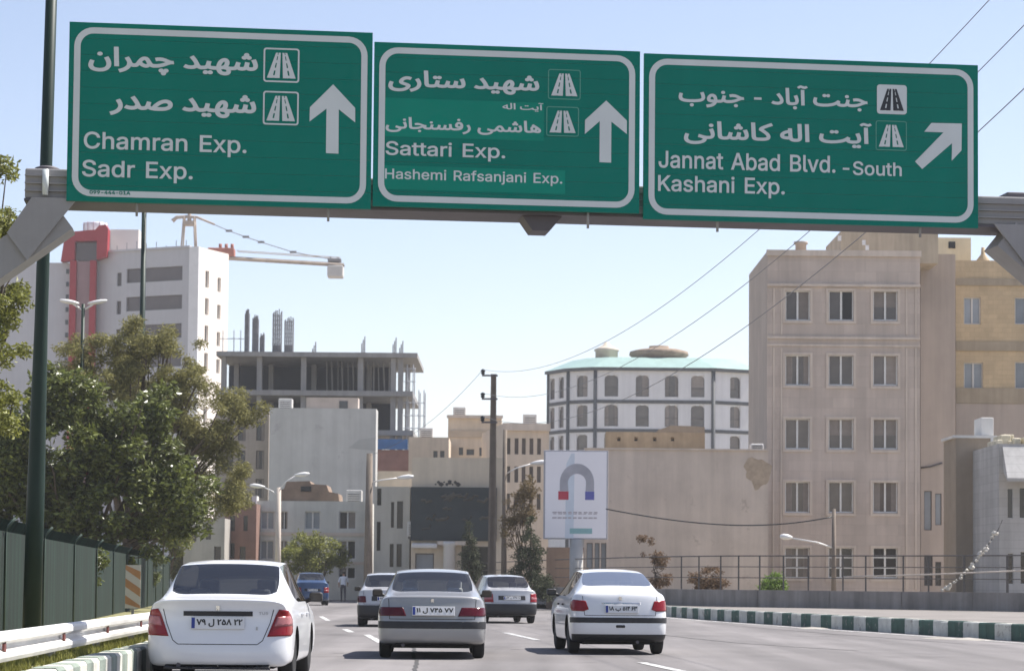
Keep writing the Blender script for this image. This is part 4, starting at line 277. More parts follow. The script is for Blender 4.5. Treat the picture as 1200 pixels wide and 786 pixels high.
def lerp_path(pts, step):
    """evenly stepped points along a smooth curve through pts"""
    pts = [Vector((p[0], p[1], 0)) for p in pts]; fine = []
    for i in range(len(pts)-1):
        p0 = pts[max(i-1,0)]; p1 = pts[i]; p2 = pts[i+1]; p3 = pts[min(i+2,len(pts)-1)]
        for k in range(24):
            t = k/24.0
            fine.append(0.5*((2*p1)+(p2-p0)*t+(2*p0-5*p1+4*p2-p3)*t*t+(3*p1-p0-3*p2+p3)*t**3))
    fine.append(pts[-1]); out = [fine[0]]; acc = 0.0
    for i in range(1, len(fine)):
        seg = fine[i]-fine[i-1]; L = seg.length; d = step-acc
        while d <= L: out.append(fine[i-1]+seg*(d/L)); d += step
        acc = (acc+L) % step
    return out
def offs(path, d):                               # shift a path sideways, + to the right
    out = []
    for i, p in enumerate(path):
        t = (path[min(i+1,len(path)-1)]-path[max(i-1,0)]).normalized(); out.append(p+Vector((t.y,-t.x,0))*d)
    return out
KL = lerp_path([(-2.6,-8),(-2.96,0),(-3.97,20),(-4.98,40),(-6.9,70),(-9.7,100),(-12.4,127),(-17,165),(-25,215)], 0.5)
KR = lerp_path([(17.6,12),(14.9,30),(11.3,52.8),(8.6,68),(5.8,87.5),(1.9,129),(-2.5,165),(-9,215)], 0.5)
mb = MB()                                        # the road lies between the two kerbs
n_ = 60
la = [KL[int(i*(len(KL)-1)/n_)] for i in range(n_+1)]; ra = [KR[int(i*(len(KR)-1)/n_)] for i in range(n_+1)]
ra[0] = Vector((19, -8, 0)); 
for i in range(n_):
    mb.quad([la[i], ra[i], ra[i+1], la[i+1]])
struct('road', mb, M_asph)
mb = MB(); mb.quad([(-25,214,-0.004),(-9,214,-0.004),(-40,330,-0.004),(-60,330,-0.004)]); struct('road', mb, M_asph)

def kerb(path, side, h, wdt, lab):
    mb = MB()
    inner = path; outer = offs(path, side*wdt)
    cut = [offs(path, side*0.025), offs(path, side*(wdt-0.01))]
    for i in range(len(path)-1):
        mi = (i//2) % 2 if lab == 'r' else i % 2
        if random.random() < 0.05: hh = h-0.03
        else: hh = h - random.random()*0.012
        z0 = -0.1
        def lerp(a, b, t): return a+(b-a)*t
        g = 0.012
        ring = []
        for t in (g, 1-g):
            q = [lerp(inner[i],inner[i+1],t), lerp(cut[0][i],cut[0][i+1],t), lerp(cut[1][i],cut[1][i+1],t), lerp(outer[i],outer[i+1],t)]
            ring.append([Vector((q[0].x,q[0].y,z0)), Vector((q[0].x,q[0].y,hh-0.03)), Vector((q[1].x,q[1].y,hh)), Vector((q[2].x,q[2].y,hh)), Vector((q[3].x,q[3].y,z0))])
        for j in range(4): mb.quad([ring[0][j], ring[1][j], ring[1][j+1], ring[0][j+1]], mi)
        mb.quad(ring[0][::-1], mi); mb.quad(ring[1], mi)
    struct('kerb', mb, [M_kw, M_kg] if lab == 'r' else [mat('chalky_kerb_white',(0.52,0.51,0.45),.85,.25,2.5,bump=.3), mat('faded_kerb_green',(0.20,0.235,0.20),.85,.3,2.5,bump=.3)])
kerb(KR, 1, 0.38, 0.32, 'r'); kerb(KL, -1, 0.40, 0.25, 'l')

def strip(path_a, path_b, za, zb, m, name, kind='structure'):
    mb = MB()
    for i in range(len(path_a)-1):
        mb.quad([(path_a[i].x,path_a[i].y,za),(path_b[i].x,path_b[i].y,zb),(path_b[i+1].x,path_b[i+1].y,zb),(path_a[i+1].x,path_a[i+1].y,za)])
    return struct(name, mb, m, kind)
PWALL = [(26,60),(17,79.7),(11.6,85.6),(6.5,91.5),(1.2,113),(-4,150),(-9,190)]
PW = lerp_path(PWALL, 0.5)
def resample(p, n): return [p[int(i*(len(p)-1)/n)] for i in range(n+1)]
mb = MB()                                        # the raised pavement between kerb and parapet
ka = resample(offs(KR,0.31),80); kb = resample(PW,80); kb[0] = Vector((40,30,0))
for i in range(80): mb.quad([(ka[i].x,ka[i].y,0.35),(kb[i].x,kb[i].y,0.37),(kb[i+1].x,kb[i+1].y,0.37),(ka[i+1].x,ka[i+1].y,0.35)])
struct('pavement', mb, M_pave)
strip(offs(KL,-0.24), offs(KL,-1.6), 0.37, 0.33, M_verge, 'verge'); strip(offs(KL,-1.6), offs(KL,-4.2), 0.33, 0.09, M_verge, 'verge'); strip(offs(KL,-4.2), offs(KL,-14), 0.09, 0.07, M_verge, 'verge')

# painted markings
def dash(a, b, wd):
    a = Vector((a.x,a.y,0.006)); b = Vector((b.x,b.y,0.006)); t = (b-a).normalized(); s = Vector((t.y,-t.x,0))*wd/2
    mb = MB(); mb.quad([a-s, a+s, b+s, b-s]); struct('lane_marking', mb, M_line)
dash(G(802,787), G(752,776), 0.16); dash(G(629,749.5), G(592,741), 0.16); dash(G(560,733.5), G(520,726), 0.16)
dash(G(412,740.5), G(404,737), 0.15); dash(G(447,753), G(430,743.5), 0.15); dash(G(385,727),G(376,722),0.15)
e = offs(KR, -0.55); e2 = offs(KR, -0.72)
strip(e2, e, 0.006, 0.006, M_line, 'edge_line')
# tarred joints and patches in the asphalt
M_tar = mat('tar_seam', (0.055, 0.053, 0.052), 0.8, 0.2, 4.0)
for pts in ([(6.4,44),(4.5,50),(2.9,62),(1.2,80)], [(-1.0,24),(-1.6,40),(-2.9,64)], [(9.5,50),(7.8,60),(5.9,74)]):
    pth = lerp_path(pts, 0.6)
    pth = [p+Vector((random.uniform(-.03,.03),0,0)) for p in pth]
    strip(offs(pth,-0.03), offs(pth,0.03), 0.004, 0.004, M_tar, 'tar_seam')
# bare grit swept up against the right-hand kerb
M_grit = mat('kerb_grit', (0.30,0.28,0.25), 0.95, 0.3, 2.0, bump=0.4)
for (px, py, r) in ((952,736,0.6),(1100,748,0.5),(1135,749,0.55)):
    c = G(px, py); mb = MB(); k = 14
    cv = mb.bm.verts.new((c.x,c.y,0.05)); rg = [mb.bm.verts.new((c.x+math.cos(2*math.pi*j/k)*r*random.uniform(.5,1), c.y+math.sin(2*math.pi*j/k)*r*2.2*random.uniform(.5,1), 0.003)) for j in range(k)]
    for j in range(k): mb.bm.faces.new((cv, rg[j], rg[(j+1)%k]))
    struct('grit', mb, M_grit, 'stuff')

# ================================================================== buildings
def facade(mb, O, U, w, h, holes, d, mi=0, mir=None):
    """a wall seen from outside with recessed openings; holes are (u0, v0, u1, v1)"""
    O = Vector(O); U = Vector(U).normalized(); V = Vector((0,0,1)); N = U.cross(V); mir = mi if mir is None else mir
    us = sorted({0.0, w, *[round(x,4) for q in holes for x in (q[0],q[2])]}); vs = sorted({0.0, h, *[round(x,4) for q in holes for x in (q[1],q[3])]})
    pt = lambda u, v, k=0.0: O + U*u + V*v - N*k
    for i in range(len(us)-1):
        for j in range(len(vs)-1):
            cu, cv = (us[i]+us[i+1])/2, (vs[j]+vs[j+1])/2
            if any(q[0] < cu < q[2] and q[1] < cv < q[3] for q in holes): continue
            mb.quad([pt(us[i],vs[j]), pt(us[i+1],vs[j]), pt(us[i+1],vs[j+1]), pt(us[i],vs[j+1])], mi)
    for (a, b, c, e) in holes:
        for q in (((a,b),(c,b)), ((c,b),(c,e)), ((c,e),(a,e)), ((a,e),(a,b))):
            mb.quad([pt(*q[0]), pt(*q[0],d), pt(*q[1],d), pt(*q[1])], mir)
WCACHE = {}
def window(parent, O, U, hole, d, kind, mf, mp):
    O = Vector(O); U = Vector(U).normalized(); N = U.cross(Vector((0,0,1)))
    w = hole[2]-hole[0]; h = hole[3]-hole[1]; var_ = random.randrange(5) if kind in ('two','bars','arch') else 0; key = (round(w,2), round(h,2), kind, mf.name, mp.name, var_)
    if key not in WCACHE:
        m = MB(); f = min(0.06, w*0.08); p = MB()
        if kind == 'arch':                       # a pointed-out arch: corner pieces fill the square opening
            n = 8; hw = w/2; rise = min(hw*0.55, h*0.3)
            arc = [(hw+hw*math.cos(math.pi*k/n), h-rise+rise*math.sin(math.pi*k/n)) for k in range(n+1)]
            m.prism([(w, h)] + arc[:n//2+1][::1] + [(hw, h+0.0)][:0], lambda a, b, t: Vector((a, t-0.10, b)), 0.10, 1)
            m.prism(arc[n//2:] + [(0, h)], lambda a, b, t: Vector((a, t-0.10, b)), 0.10, 1)
            m.box(0,-.06,0, f,.0,h-rise); m.box(w-f,-.06,0, w,0,h-rise); m.box(f,-.06,0,w-f,0,f); m.box(f,-.05,(h-rise)*.45,w-f,0,(h-rise)*.45+.08)
        else:
            m.box(0,-.05,0, f,.0,h); m.box(w-f,-.05,0, w,0,h); m.box(f,-.05,0, w-f,0,f); m.box(f,-.05,h-f, w-f,0,h)
            if kind in ('two', 'bars'): m.box(w/2-f*.75,-.06,f, w/2+f*.75,0,h-f)
            if kind == 'open': m.box(w*.47,-.06,f, w*.47+f*1.6,0,h-f)
            if kind == 'bars':
                for k in (1, 2): m.box(f,-.045,h*k/3-.03, w-f,-.005,h*k/3+.03)
        p.quad([(f*.5,.012,f*.5),(w-f*.5,.012,f*.5),(w-f*.5,.012,h-f*.5),(f*.5,.012,h-f*.5)])
        if kind == 'open': p.quad([(w*.53,.004,f),(w-f,.004,f),(w-f,.004,h-f),(w*.53,.004,h-f)], 2)
        cr = {1:[(0,.5,.35,1)],2:[(.5,1,0,1)],3:[(0,1,.45,1)],4:[(0,.28,0,1),(.78,1,0,1)]}.get(var_, [])
        for (a0, a1, b0, b1) in cr: p.quad([(f+(w-2*f)*a0,.008,f+(h-2*f)*b0),(f+(w-2*f)*a1,.008,f+(h-2*f)*b0),(f+(w-2*f)*a1,.008,f+(h-2*f)*b1),(f+(w-2*f)*a0,.008,f+(h-2*f)*b1)], 1)
        a = obj('window', m, [mf, M_archfill]); b = obj('pane', p, [mp, M_curt if mp.name != 'blueish_pane' else mp, M_black], a, fix=False); WCACHE[key] = (a.data, b.data)
        wo = a; po = b
    else:
        wo = link('window', WCACHE[key][0]); po = link('pane', WCACHE[key][1], wo)
    wo.parent = parent; wo.location = O + U*hole[0] + Vector((0,0,hole[1])) - N*(d-0.003)
    wo.rotation_euler = (0, 0, math.atan2(U.y, U.x)); return wo
M_archfill = mat('white_render', (0.70,0.70,0.70), 0.8, 0.06, 0.6, streak=0.1)
M_frame = mat('pale_window_frame', (0.7, 0.7, 0.681), 0.6, 0.08)
M_frameD = mat('dark_window_frame', (0.10,0.09,0.09), 0.6, 0.08)
M_pane = mat('curtained_pane', (0.115,0.098,0.090), 0.12, 0.25, 0.7, orand=0.35, spec=0.5)
M_paneD = mat('dark_pane', (0.035,0.035,0.040), 0.10, 0.2, 0.7, orand=0.5, spec=0.5)
M_paneB = mat('blueish_pane', (0.26,0.29,0.33), 0.15, 0.2, 0.7, orand=0.25, spec=0.5)
M_curt = mat('drawn_curtain', (0.20,0.17,0.148), .45, .15, 3, orand=.3, spec=.6)
M_black = mat('unlit_opening', (0.015,0.015,0.016), 0.4, 0.0)

class House:
    """a box building whose front spans photo columns px0..px1 at s pixels per metre; openings are given in photo pixels"""
    def __init__(s, name, label, cat, px0, px1, ytop, sc, depth, rot=0.0, group=None):
        s.s = sc; s.px0 = px0; p = at(px0, sc); s.p = p; s.w = (px1-px0)/sc/math.cos(rot); s.d = depth; s.k = math.cos(rot)
        s.h = (hz((px0+px1)/2)-ytop)/sc+CAMH
        s.e = empty(name, p, label, cat, rot, group); s.fr = []; s.ri = []; s.le = []
    def U(s, px): return (px-s.px0)/s.s/s.k
    def V(s, py, px=None): return (hz(s.px0 if px is None else px)-py)/s.s+CAMH
    def win(s, x0, y0, x1, y1, kind='two', mf=None, mp=None, d=0.18):
        hole = (s.U(x0), s.V(y1,(x0+x1)/2), s.U(x1), s.V(y0,(x0+x1)/2)); s.fr.append((hole, kind, mf or M_frame, mp or M_pane, d)); return s
    def side(s, which, hole, kind='plain', mf=None, mp=None, d=0.18):
        (s.ri if which == 'r' else s.le).append((hole, kind, mf or M_frame, mp or M_pane, d)); return s
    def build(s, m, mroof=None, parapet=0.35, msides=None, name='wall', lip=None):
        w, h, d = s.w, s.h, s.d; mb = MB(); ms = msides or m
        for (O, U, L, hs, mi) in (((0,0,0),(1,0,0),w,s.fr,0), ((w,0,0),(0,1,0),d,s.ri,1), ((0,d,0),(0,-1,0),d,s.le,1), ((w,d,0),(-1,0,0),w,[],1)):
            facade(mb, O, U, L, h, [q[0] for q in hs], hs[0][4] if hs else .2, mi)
            for (hole, kind, mf, mp, dd) in hs: window(s.e, O, U, hole, dd, kind, mf, mp)
        mb.quad([(0.2,0.2,h-parapet),(w-.2,.2,h-parapet),(w-.2,d-.2,h-parapet),(.2,d-.2,h-parapet)])
        for (a, b, c, e) in ((0,0,w,.2),(0,d-.2,w,d),(0,.2,.2,d-.2),(w-.2,.2,w,d-.2)): mb.quad([(a,b,h),(c,b,h),(c,e,h),(a,e,h)])
        for (a, b) in (((.2,.2),(w-.2,.2)), ((w-.2,.2),(w-.2,d-.2)), ((w-.2,d-.2),(.2,d-.2)), ((.2,d-.2),(.2,.2))):
            mb.quad([(*a,h-parapet),(*b,h-parapet),(*b,h),(*a,h)])
        s.wall = obj(name, mb, [m, ms], s.e, fix=False); return s
    def part(s, name, mb, m, parent=None): return obj(name, mb, m, parent or s.e)
    def bx(s, name, px0, y0, px1, y1, out, inn, m, parent=None):   # a block standing out of the front face
        mb = MB(); mb.box(s.U(px0), -out, s.V(y1,px0), s.U(px1), inn, s.V(y0,px0)); return s.part(name, mb, m, parent)

M_beige = mat('beige_stone_render', (0.525,0.450,0.395), 0.85, 0.13, 0.35, streak=0.13, bump=0.25, joints=(1.1,.53,.86), worn=(.62,.9,(0.45,0.385,0.335)))
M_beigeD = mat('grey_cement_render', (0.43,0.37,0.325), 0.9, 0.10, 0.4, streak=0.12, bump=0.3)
M_trim = mat('stone_trim', (0.575,0.50,0.43), 0.85, 0.08, 0.8, streak=0.15)
M_yellow = mat('yellow_brick', (0.56,0.44,0.28), 0.85, 0.10, 1.2, streak=0.08, bump=0.2, joints=(.5,.25,.84))
M_brown = mat('brown_brick', (0.292, 0.238, 0.181), 0.9, 0.10, 1.2, streak=0.1, bump=0.3)
M_wall = mat('blank_plaster', (0.58,0.495,0.42), 0.9, 0.11, 0.6, streak=0.12, bump=0.4, bscale=12, worn=(.60,1.1,(0.47,0.395,0.33)))
M_white = mat('white_cladding', (0.60,0.59,0.57), 0.7, 0.06, 0.8, streak=0.1)
M_clad = mat('grey_white_cladding', (0.42,0.41,0.40), 0.75, 0.1, 0.8, streak=0.2, joints=(4,.35,.8))

# ---- the tall beige block on the right
b = House('apartment_building', 'five storey beige stone apartment block with three columns of paired windows', 'apartment building', 898, 1078, 293, 23.4, 9.3)
rows = [(339,374.5),(415,451),(490,526),(564,600.5),(641,677)]
colsx = [(919.5,948.5),(970.5,999.8),(1022.7,1051.7)]
for r, (y0, y1) in enumerate(rows):
    for c, (x0, x1) in enumerate(colsx):
        k = 'two'; mp = M_pane
        if r == 0 and c == 1: k = 'open'
        if r == 4: k = 'bars'; mp = M_paneD if c else M_pane
        b.win(x0, y0, x1, y1, k, M_frame, mp)
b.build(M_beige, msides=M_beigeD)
mb = MB()
for (y0, y1, o) in ((331,334,.14),(393,396,.10),(402,404.5,.06)): mb.box(b.U(898)-o*.0, -o, b.V(y1), b.U(1078), -.003, b.V(y0))
mb.box(-.05,-.12,b.h-.25, b.w+.05,-.003,b.h+.05)
b.part('cornice', mb, M_trim)
for (x0, x1) in ((905,907),(914,916),(1061,1063),(1072,1074)):
    for (y0, y1) in ((336,391),(407,690)): b.bx('pilaster', x0, y0, x1, y1, .05, -.003, M_trim)
for (y0, y1) in rows:
    for (x0, x1) in colsx:
        mb = MB(); t = .13; a, c, e, f = b.U(x0), b.U(x1), b.V(y1), b.V(y0)
        mb.box(a-t,-.06,e-t,c+t,-.003,e-.002); mb.box(a-t,-.05,f+.002,c+t,-.003,f+t); mb.box(a-t,-.05,e,a-.002,-.003,f); mb.box(c+.002,-.05,e,c+t,-.003,f)
        b.part('window_surround', mb, M_trim)
mb = MB(); mb.box(b.U(990),1.6,b.h-.34,b.U(1078)+1.2,7.5,b.V(262)); b.part('penthouse', mb, mat('penthouse_stone', (0.449, 0.382, 0.29),0.9,0.1,0.6,streak=.2,bump=.2))
mb = MB(); mb.lathe([(0.28,0),(0.28,.75),(0.36,.78),(0.36,.9),(0,.95)],14,Matrix.Translation((b.U(940),.9,b.h-.3))); b.part('chimney', mb, M_beigeD)
for (x, y) in ((988,268),(1017,273),(1021,279),(1016,286)):
    mb = MB(); mb.box(b.U(x)-.08,1.585,b.V(y+6),b.U(x)+.1,1.597,b.V(y)); b.part('painted_mark', mb, mat('white_mark', (0.7, 0.7, 0.7),0.8,0.2,3))
# ---- grey rear block beside it
g = House('rear_block', 'narrow grey cement block set back between the beige and the yellow building', 'building', 1079, 1120, 296, 22.6, 8)
for q in ((1083,575,1092,621),(1096,578,1103.5,615),(1083,650,1093,686),(1096,658,1103,686),(1109,523,1113,570),(1109,603,1113,645)): g.win(*q, 'plain', M_frameD, M_paneD if q[1] > 640 else M_paneB, .12)
g.build(M_beigeD)
mb = MB(); mb.tube([(g.U(1079),-.05,g.V(548)),(g.U(1090),-.06,g.V(546.5)),(g.U(1104),-.05,g.V(542))],.05,6); g.part('pipe', mb, M_frameD)
# ---- yellow brick house
y_ = House('yellow_brick_building', 'yellow brick building with brown bands at the right edge', 'building', 1120.5, 1300, 304, 22.0, 12)
for q in ((1130,347,1150,379),(1190,347,1216,379),(1130,424,1152.5,455),(1190,423,1217,455),(1240,347,1262,379),(1240,424,1262,455)): y_.win(*q, 'two', M_white, M_paneB)
y_.build(M_yellow)
mb = MB()
for (a, c) in ((325,333),(399,410),(454,472)): mb.box(-.0,-.09,y_.V(c),y_.w+.05,-.003,y_.V(a))
y_.part('band', mb, mat('brown_stone_band', (0.367, 0.31, 0.232),0.9,0.1,1,streak=.15))
mb = MB(); mb.box(0,-.05,0,y_.w,-.003,y_.V(472.2)); y_.part('cement_base', mb, M_beigeD)
mb = MB(); mb.box(y_.U(1100),2,y_.h-.34,y_.U(1147),7,y_.V(270)); ph = y_.part('penthouse', mb, mat('yellow_stone', (0.626, 0.547, 0.392),0.9,.1,.8,streak=.1))
mb = MB(); mb.box(y_.U(1120),1.95,y_.V(283),y_.U(1128),1.997,y_.V(275)); y_.part('window', mb, M_black, ph)
mb = MB(); mb.lathe([(.5,0),(.5,.1),(.12,.6),(.1,.95),(0,1)],10,Matrix.Translation((y_.U(1158),1.2,y_.h-.1))); y_.part('finial', mb, M_yellow)
# ---- brown slab and white house at the lower right
q = House('brown_brick_tower', 'windowless brown brick wall block in front of the yellow building', 'building', 1120.5, 1161, 513, 26.5, 3.0); q.build(M_brown)
mb = MB(); mb.box(q.w+.003,-.06,0,q.w+.28,3,q.h+.12); mb.box(-.12,-.06,q.h,q.w,3,q.h+.12); q.part('edge_trim', mb, M_white)
mb = MB(); mb.bbox(q.U(1152),.4,q.h+.13,q.U(1167),2,q.h+.95,.04); q.part('roof_box', mb, M_white)
wh = House('white_house', 'white clad house with slanting awning cut by the right edge', 'house', 1171, 1290, 520, 28, 8)
for q2 in ((1181,572,1187.5,607),(1195,571,1202,607),(1181,648,1188,684),(1196,646,1203,684),(1215,571,1223,607)): wh.win(*q2, 'plain', M_white, M_paneD, .12)
wh.build(M_clad)
mb = MB(); mb.prism([(-.002,wh.V(522)),(-1.0,wh.V(561)),(-1.0,wh.V(565)),(-.002,wh.V(550))], lambda a, c, t: Vector((.15+t,a,c)), wh.w-.3); wh.part('awning', mb, M_clad)
mb = MB()
for k in range(26):
    x = random.uniform(0,wh.w-.7); z = wh.h-.3; s_ = random.uniform(.2,.5); mb.bbox(x,random.uniform(.3,2),z,x+s_,3,z+s_+.3,.05)
wh.part('roof_clutter', mb, mat('roof_clutter_stuff', (0.571, 0.518, 0.392),0.9,0.3,2))
# ---- blank plaster wall house
bw = House('plastered_house', 'low house with a broad blank beige plaster wall and dark stain', 'house', 684, 899.5, 527, 25.0, 3.6)
for (x0, x1) in ((687,694),(696.5,702),(704,710)): bw.win(x0,636,x1,690,'plain',M_frameD,M_paneB,.1)
bw.build(M_wall)
import mathutils
mb = MB(); out = []
for k in range(26):
    a = 2*math.pi*k/26; r = 1+.14*math.sin(3*a+1)+.08*math.sin(7*a)
    out.append((bw.U(886)+.62*r*math.cos(a), bw.V(548)+.55*r*math.sin(a)-(.35 if math.sin(a) < 0 and math.cos(a) > -.2 else 0)))
mb.prism(out, lambda a, c, t: Vector((a,-.012+t*.5,c)), .02); bw.part('plaster_patch', mb, mat('brown_plaster_patch', (0.43,0.34,0.25),0.95,.2,3,bump=.4))
mb = MB(); mb.box(-.03,-.08,bw.h,bw.w+.03,.3,bw.h+.07); bw.part('coping', mb, M_trim)
def air_cooler(x, y, z, lab, w_=.8):
    c = empty('air_cooler', (x,y,z), lab, 'air cooler'); mb = MB(); mb.bbox(-w_/2,-w_/2,.12,w_/2,w_/2,w_+.1,.05)
    obj('housing', mb, M_white, c); mb = MB()
    for k in range(5): mb.box(-w_*.38,-w_/2-.02,.25+k*w_*.14,w_*.38,-w_/2-.002,.29+k*w_*.14)
    obj('louvre', mb, M_frameD, c)
    for a in (-1,1):
        for d_ in (-1,1):
            mb = MB(); mb.box(a*w_*.4-.03,d_*w_*.4-.03,0,a*w_*.4+.03,d_*w_*.4+.03,.12); obj('leg', mb, M_frameD, c)
p = bw.e.location; air_cooler(p.x+bw.U(888), p.y+1.0, bw.h-.35, 'small white air cooler on the roof edge beside the beige block', .62)
br = House('brick_upper_house', 'rough brown brick parapet showing above the blank plaster wall', 'building', 709, 825, 506, 24.0, 2.0)
for x in (722,742,764,785): br.win(x,512,x+4,516.5,'plain',M_brown,M_black,.2)
br.build(mat('rough_yellow_brick', (0.38,0.295,0.20),.95,.15,1.5,streak=.2,bump=.5))
mb = MB(); mb.prism([(br.U(770),br.h+.002),(br.U(824.8),br.h+.002),(br.U(824.8),br.V(499)),(br.U(812),br.V(498)),(br.U(785),br.V(497.5)),(br.U(770),br.V(503))], lambda a, c, t: Vector((a,.02+t,c)), 1.5); br.part('gable', mb, M_brown)

# ---- white round-fronted building with arched windows
s6 = 10.0
o6 = at(696, s6); wb = empty('arched_window_building', o6, 'white many-sided building with arched windows and pale turquoise metal roof', 'building')
def loc6(px, dY): q = P(px, hz(px), F/s6+dY); return Vector((q.x-o6.x, dY, 0))
plan = [loc6(641,6.5), loc6(664,2.0), loc6(696,0), loc6(835,0), loc6(885,2.6)]
H6 = (684-434)/s6+CAMH; M_band = mat('dark_grey_band', (0.075,0.08,0.085),.7,.1); M_arw = mat('white_arched_wall',(0.66,0.66,0.67),.75,.05,.4,streak=.08)
M_archfill = M_arw
mb = MB(); bd = MB()
spec = [[(85,110),(130,155)],[(216,267)],[(348,412),(495,557),(632,695),(755,818)],[(940,988)]]
yr = [(238,340),(378,480),(517,618)]
for i in range(4):
    a, c = plan[i], plan[i+1]; U = c-a; L = U.length; holes = []
    x0 = [80,175,303,862][i]/4+620; x1 = [175,303,862,1060][i]/4+620
    if i == 2: x0, x1 = 696, 835
    for (p0, p1) in spec[i]:
        for (q0, q1) in yr:
            u0 = (p0/4+620-x0)/(x1-x0)*L; u1 = (p1/4+620-x0)/(x1-x0)*L
            holes.append((u0, (684-(q1/4+380))/s6+CAMH, u1, (684-(q0/4+380))/s6+CAMH))
    facade(mb, a, U, L, H6, holes, .25)
    for hl in holes: window(wb, a, U, hl, .25, 'arch', M_frameD, M_pane)
    Un = U.normalized(); N = Un.cross(Vector((0,0,1)))
    for yy in (471,505): 
        z = (684-yy)/s6+CAMH; p0 = a; 
        bd.prism([(0,z-.2),(L,z-.2),(L,z+.2),(0,z+.2)], lambda u, v, t, a=a, Un=Un, N=N: a+Un*u+Vector((0,0,v))+N*(.09-t), .08)
    bd.tube([plan[i]+Vector((0,0,0)), plan[i]+Vector((0,0,H6))], .24, 6)
bd.tube([plan[3], plan[3]+Vector((0,0,H6))], .26, 6)
mb.quad([plan[4], plan[4]+Vector((0,20,0)), plan[4]+Vector((0,14,H6)), plan[4]+Vector((0,0,H6))])
mb.quad([plan[0]+Vector((0,20,0)), plan[0], plan[0]+Vector((0,0,H6)), plan[0]+Vector((0,14,H6))])
obj('wall', mb, M_arw, wb); obj('band', bd, M_band, wb)
ctr = Vector((7,10,0)); eav = [q+(q-ctr).normalized()*.5 for q in plan]; M_turq = mat('turquoise_roof_sheet', (0.29,0.41,0.38),.45,.06,.5,streak=.1)
rf = MB(); H7 = H6+1.75; top = [q+(ctr-q).normalized()*3.0 for q in plan]; ev = MB()
for i in range(4):
    z = Vector((0,0,1))
    rf.quad([eav[i]+z*(H6+.32), eav[i+1]+z*(H6+.32), top[i+1]+z*H7, top[i]+z*H7])
    ev.quad([eav[i]+z*(H6-.05), eav[i+1]+z*(H6-.05), eav[i+1]+z*(H6+.31), eav[i]+z*(H6+.31)])
    ev.quad([plan[i]+z*(H6-.05), plan[i+1]+z*(H6-.05), eav[i+1]+z*(H6-.05), eav[i]+z*(H6-.05)])
rf.bm.faces.new([rf.bm.verts.new(q+Vector((0,0,H7))) for q in top]+[rf.bm.verts.new((top[4].x,22,H7)), rf.bm.verts.new((top[0].x,22,H7))])
obj('roof', rf, M_turq, wb); obj('eave', ev, M_band, wb)
mb = MB(); c = loc6(709.5,4); mb.lathe([(1.35,0),(1.35,1.25),(1.5,1.3),(1.5,1.5),(1.1,1.7),(.5,2.0),(.25,2.35),(0,2.4)],20,Matrix.Translation((c.x,5,H7-.35))); obj('roof_turret', mb, mat('cream_stone', (0.52,0.46,0.38),.8,.08), wb)
mb = MB(); c = loc6(772,4)
mb.lathe([(2.6,0),(3.0,.35),(3.6,.8),(3.5,1.2),(2.6,1.45),(1.2,1.5),(1.2,1.9),(0,1.95)],26,Matrix.Translation((c.x,6,H7-.2))); obj('roof_drum', mb, mat('rough_brown_stone', (0.27,0.205,0.155),.95,.3,1.2,bump=.8,bscale=4), wb)

# ---- grey blank-walled block and the brown block left of it
M_greyw = mat('grey_block_plaster', (0.49, 0.49, 0.471), .92, .10, .5, streak=.10, bump=.3, bscale=10, worn=(.59,.7,(0.40,0.39,0.385)))
M_brownb = mat('dull_brown_brick', (0.354, 0.31, 0.268), .9, .1, .8, streak=.12)
gb = House('grey_block_building', 'tall blank grey rendered wall of a block in front of the concrete frame', 'building', 313, 438, 478, 16.0, 2.5)
gb.build(M_greyw)
mb = MB(); mb.box(gb.U(355),.6,gb.h-.34,gb.U(416),2.2,gb.V(464)); ph = gb.part('penthouse', mb, M_beige)
mb = MB(); mb.box(gb.U(394),.55,gb.V(477),gb.U(404),.597,gb.V(468)); gb.part('window', mb, M_paneD, ph)
mb = MB(); mb.prism([(gb.U(406),gb.V(524)),(gb.U(437.5),gb.V(527)),(gb.U(437.5),gb.V(511)),(gb.U(418),gb.V(514))], lambda a, c, t: Vector((a,-.012+t,c)), .011); gb.part('plaster_patch', mb, mat('darker_grey_plaster', (0.394, 0.396, 0.384),.92,.08,.6))
bb = House('brown_brick_apartments', 'dull brown brick apartments half hidden behind the roadside trees', 'apartment building', 250, 312, 482, 15.8, 9)
for k in range(5):
    y0 = 494+k*33.5
    for (x0, x1) in ((262,271),(276,285),(297.5,307)): bb.win(x0, y0, x1, y0+22, 'two', M_frameD, M_paneD)
bb.build(M_brownb)
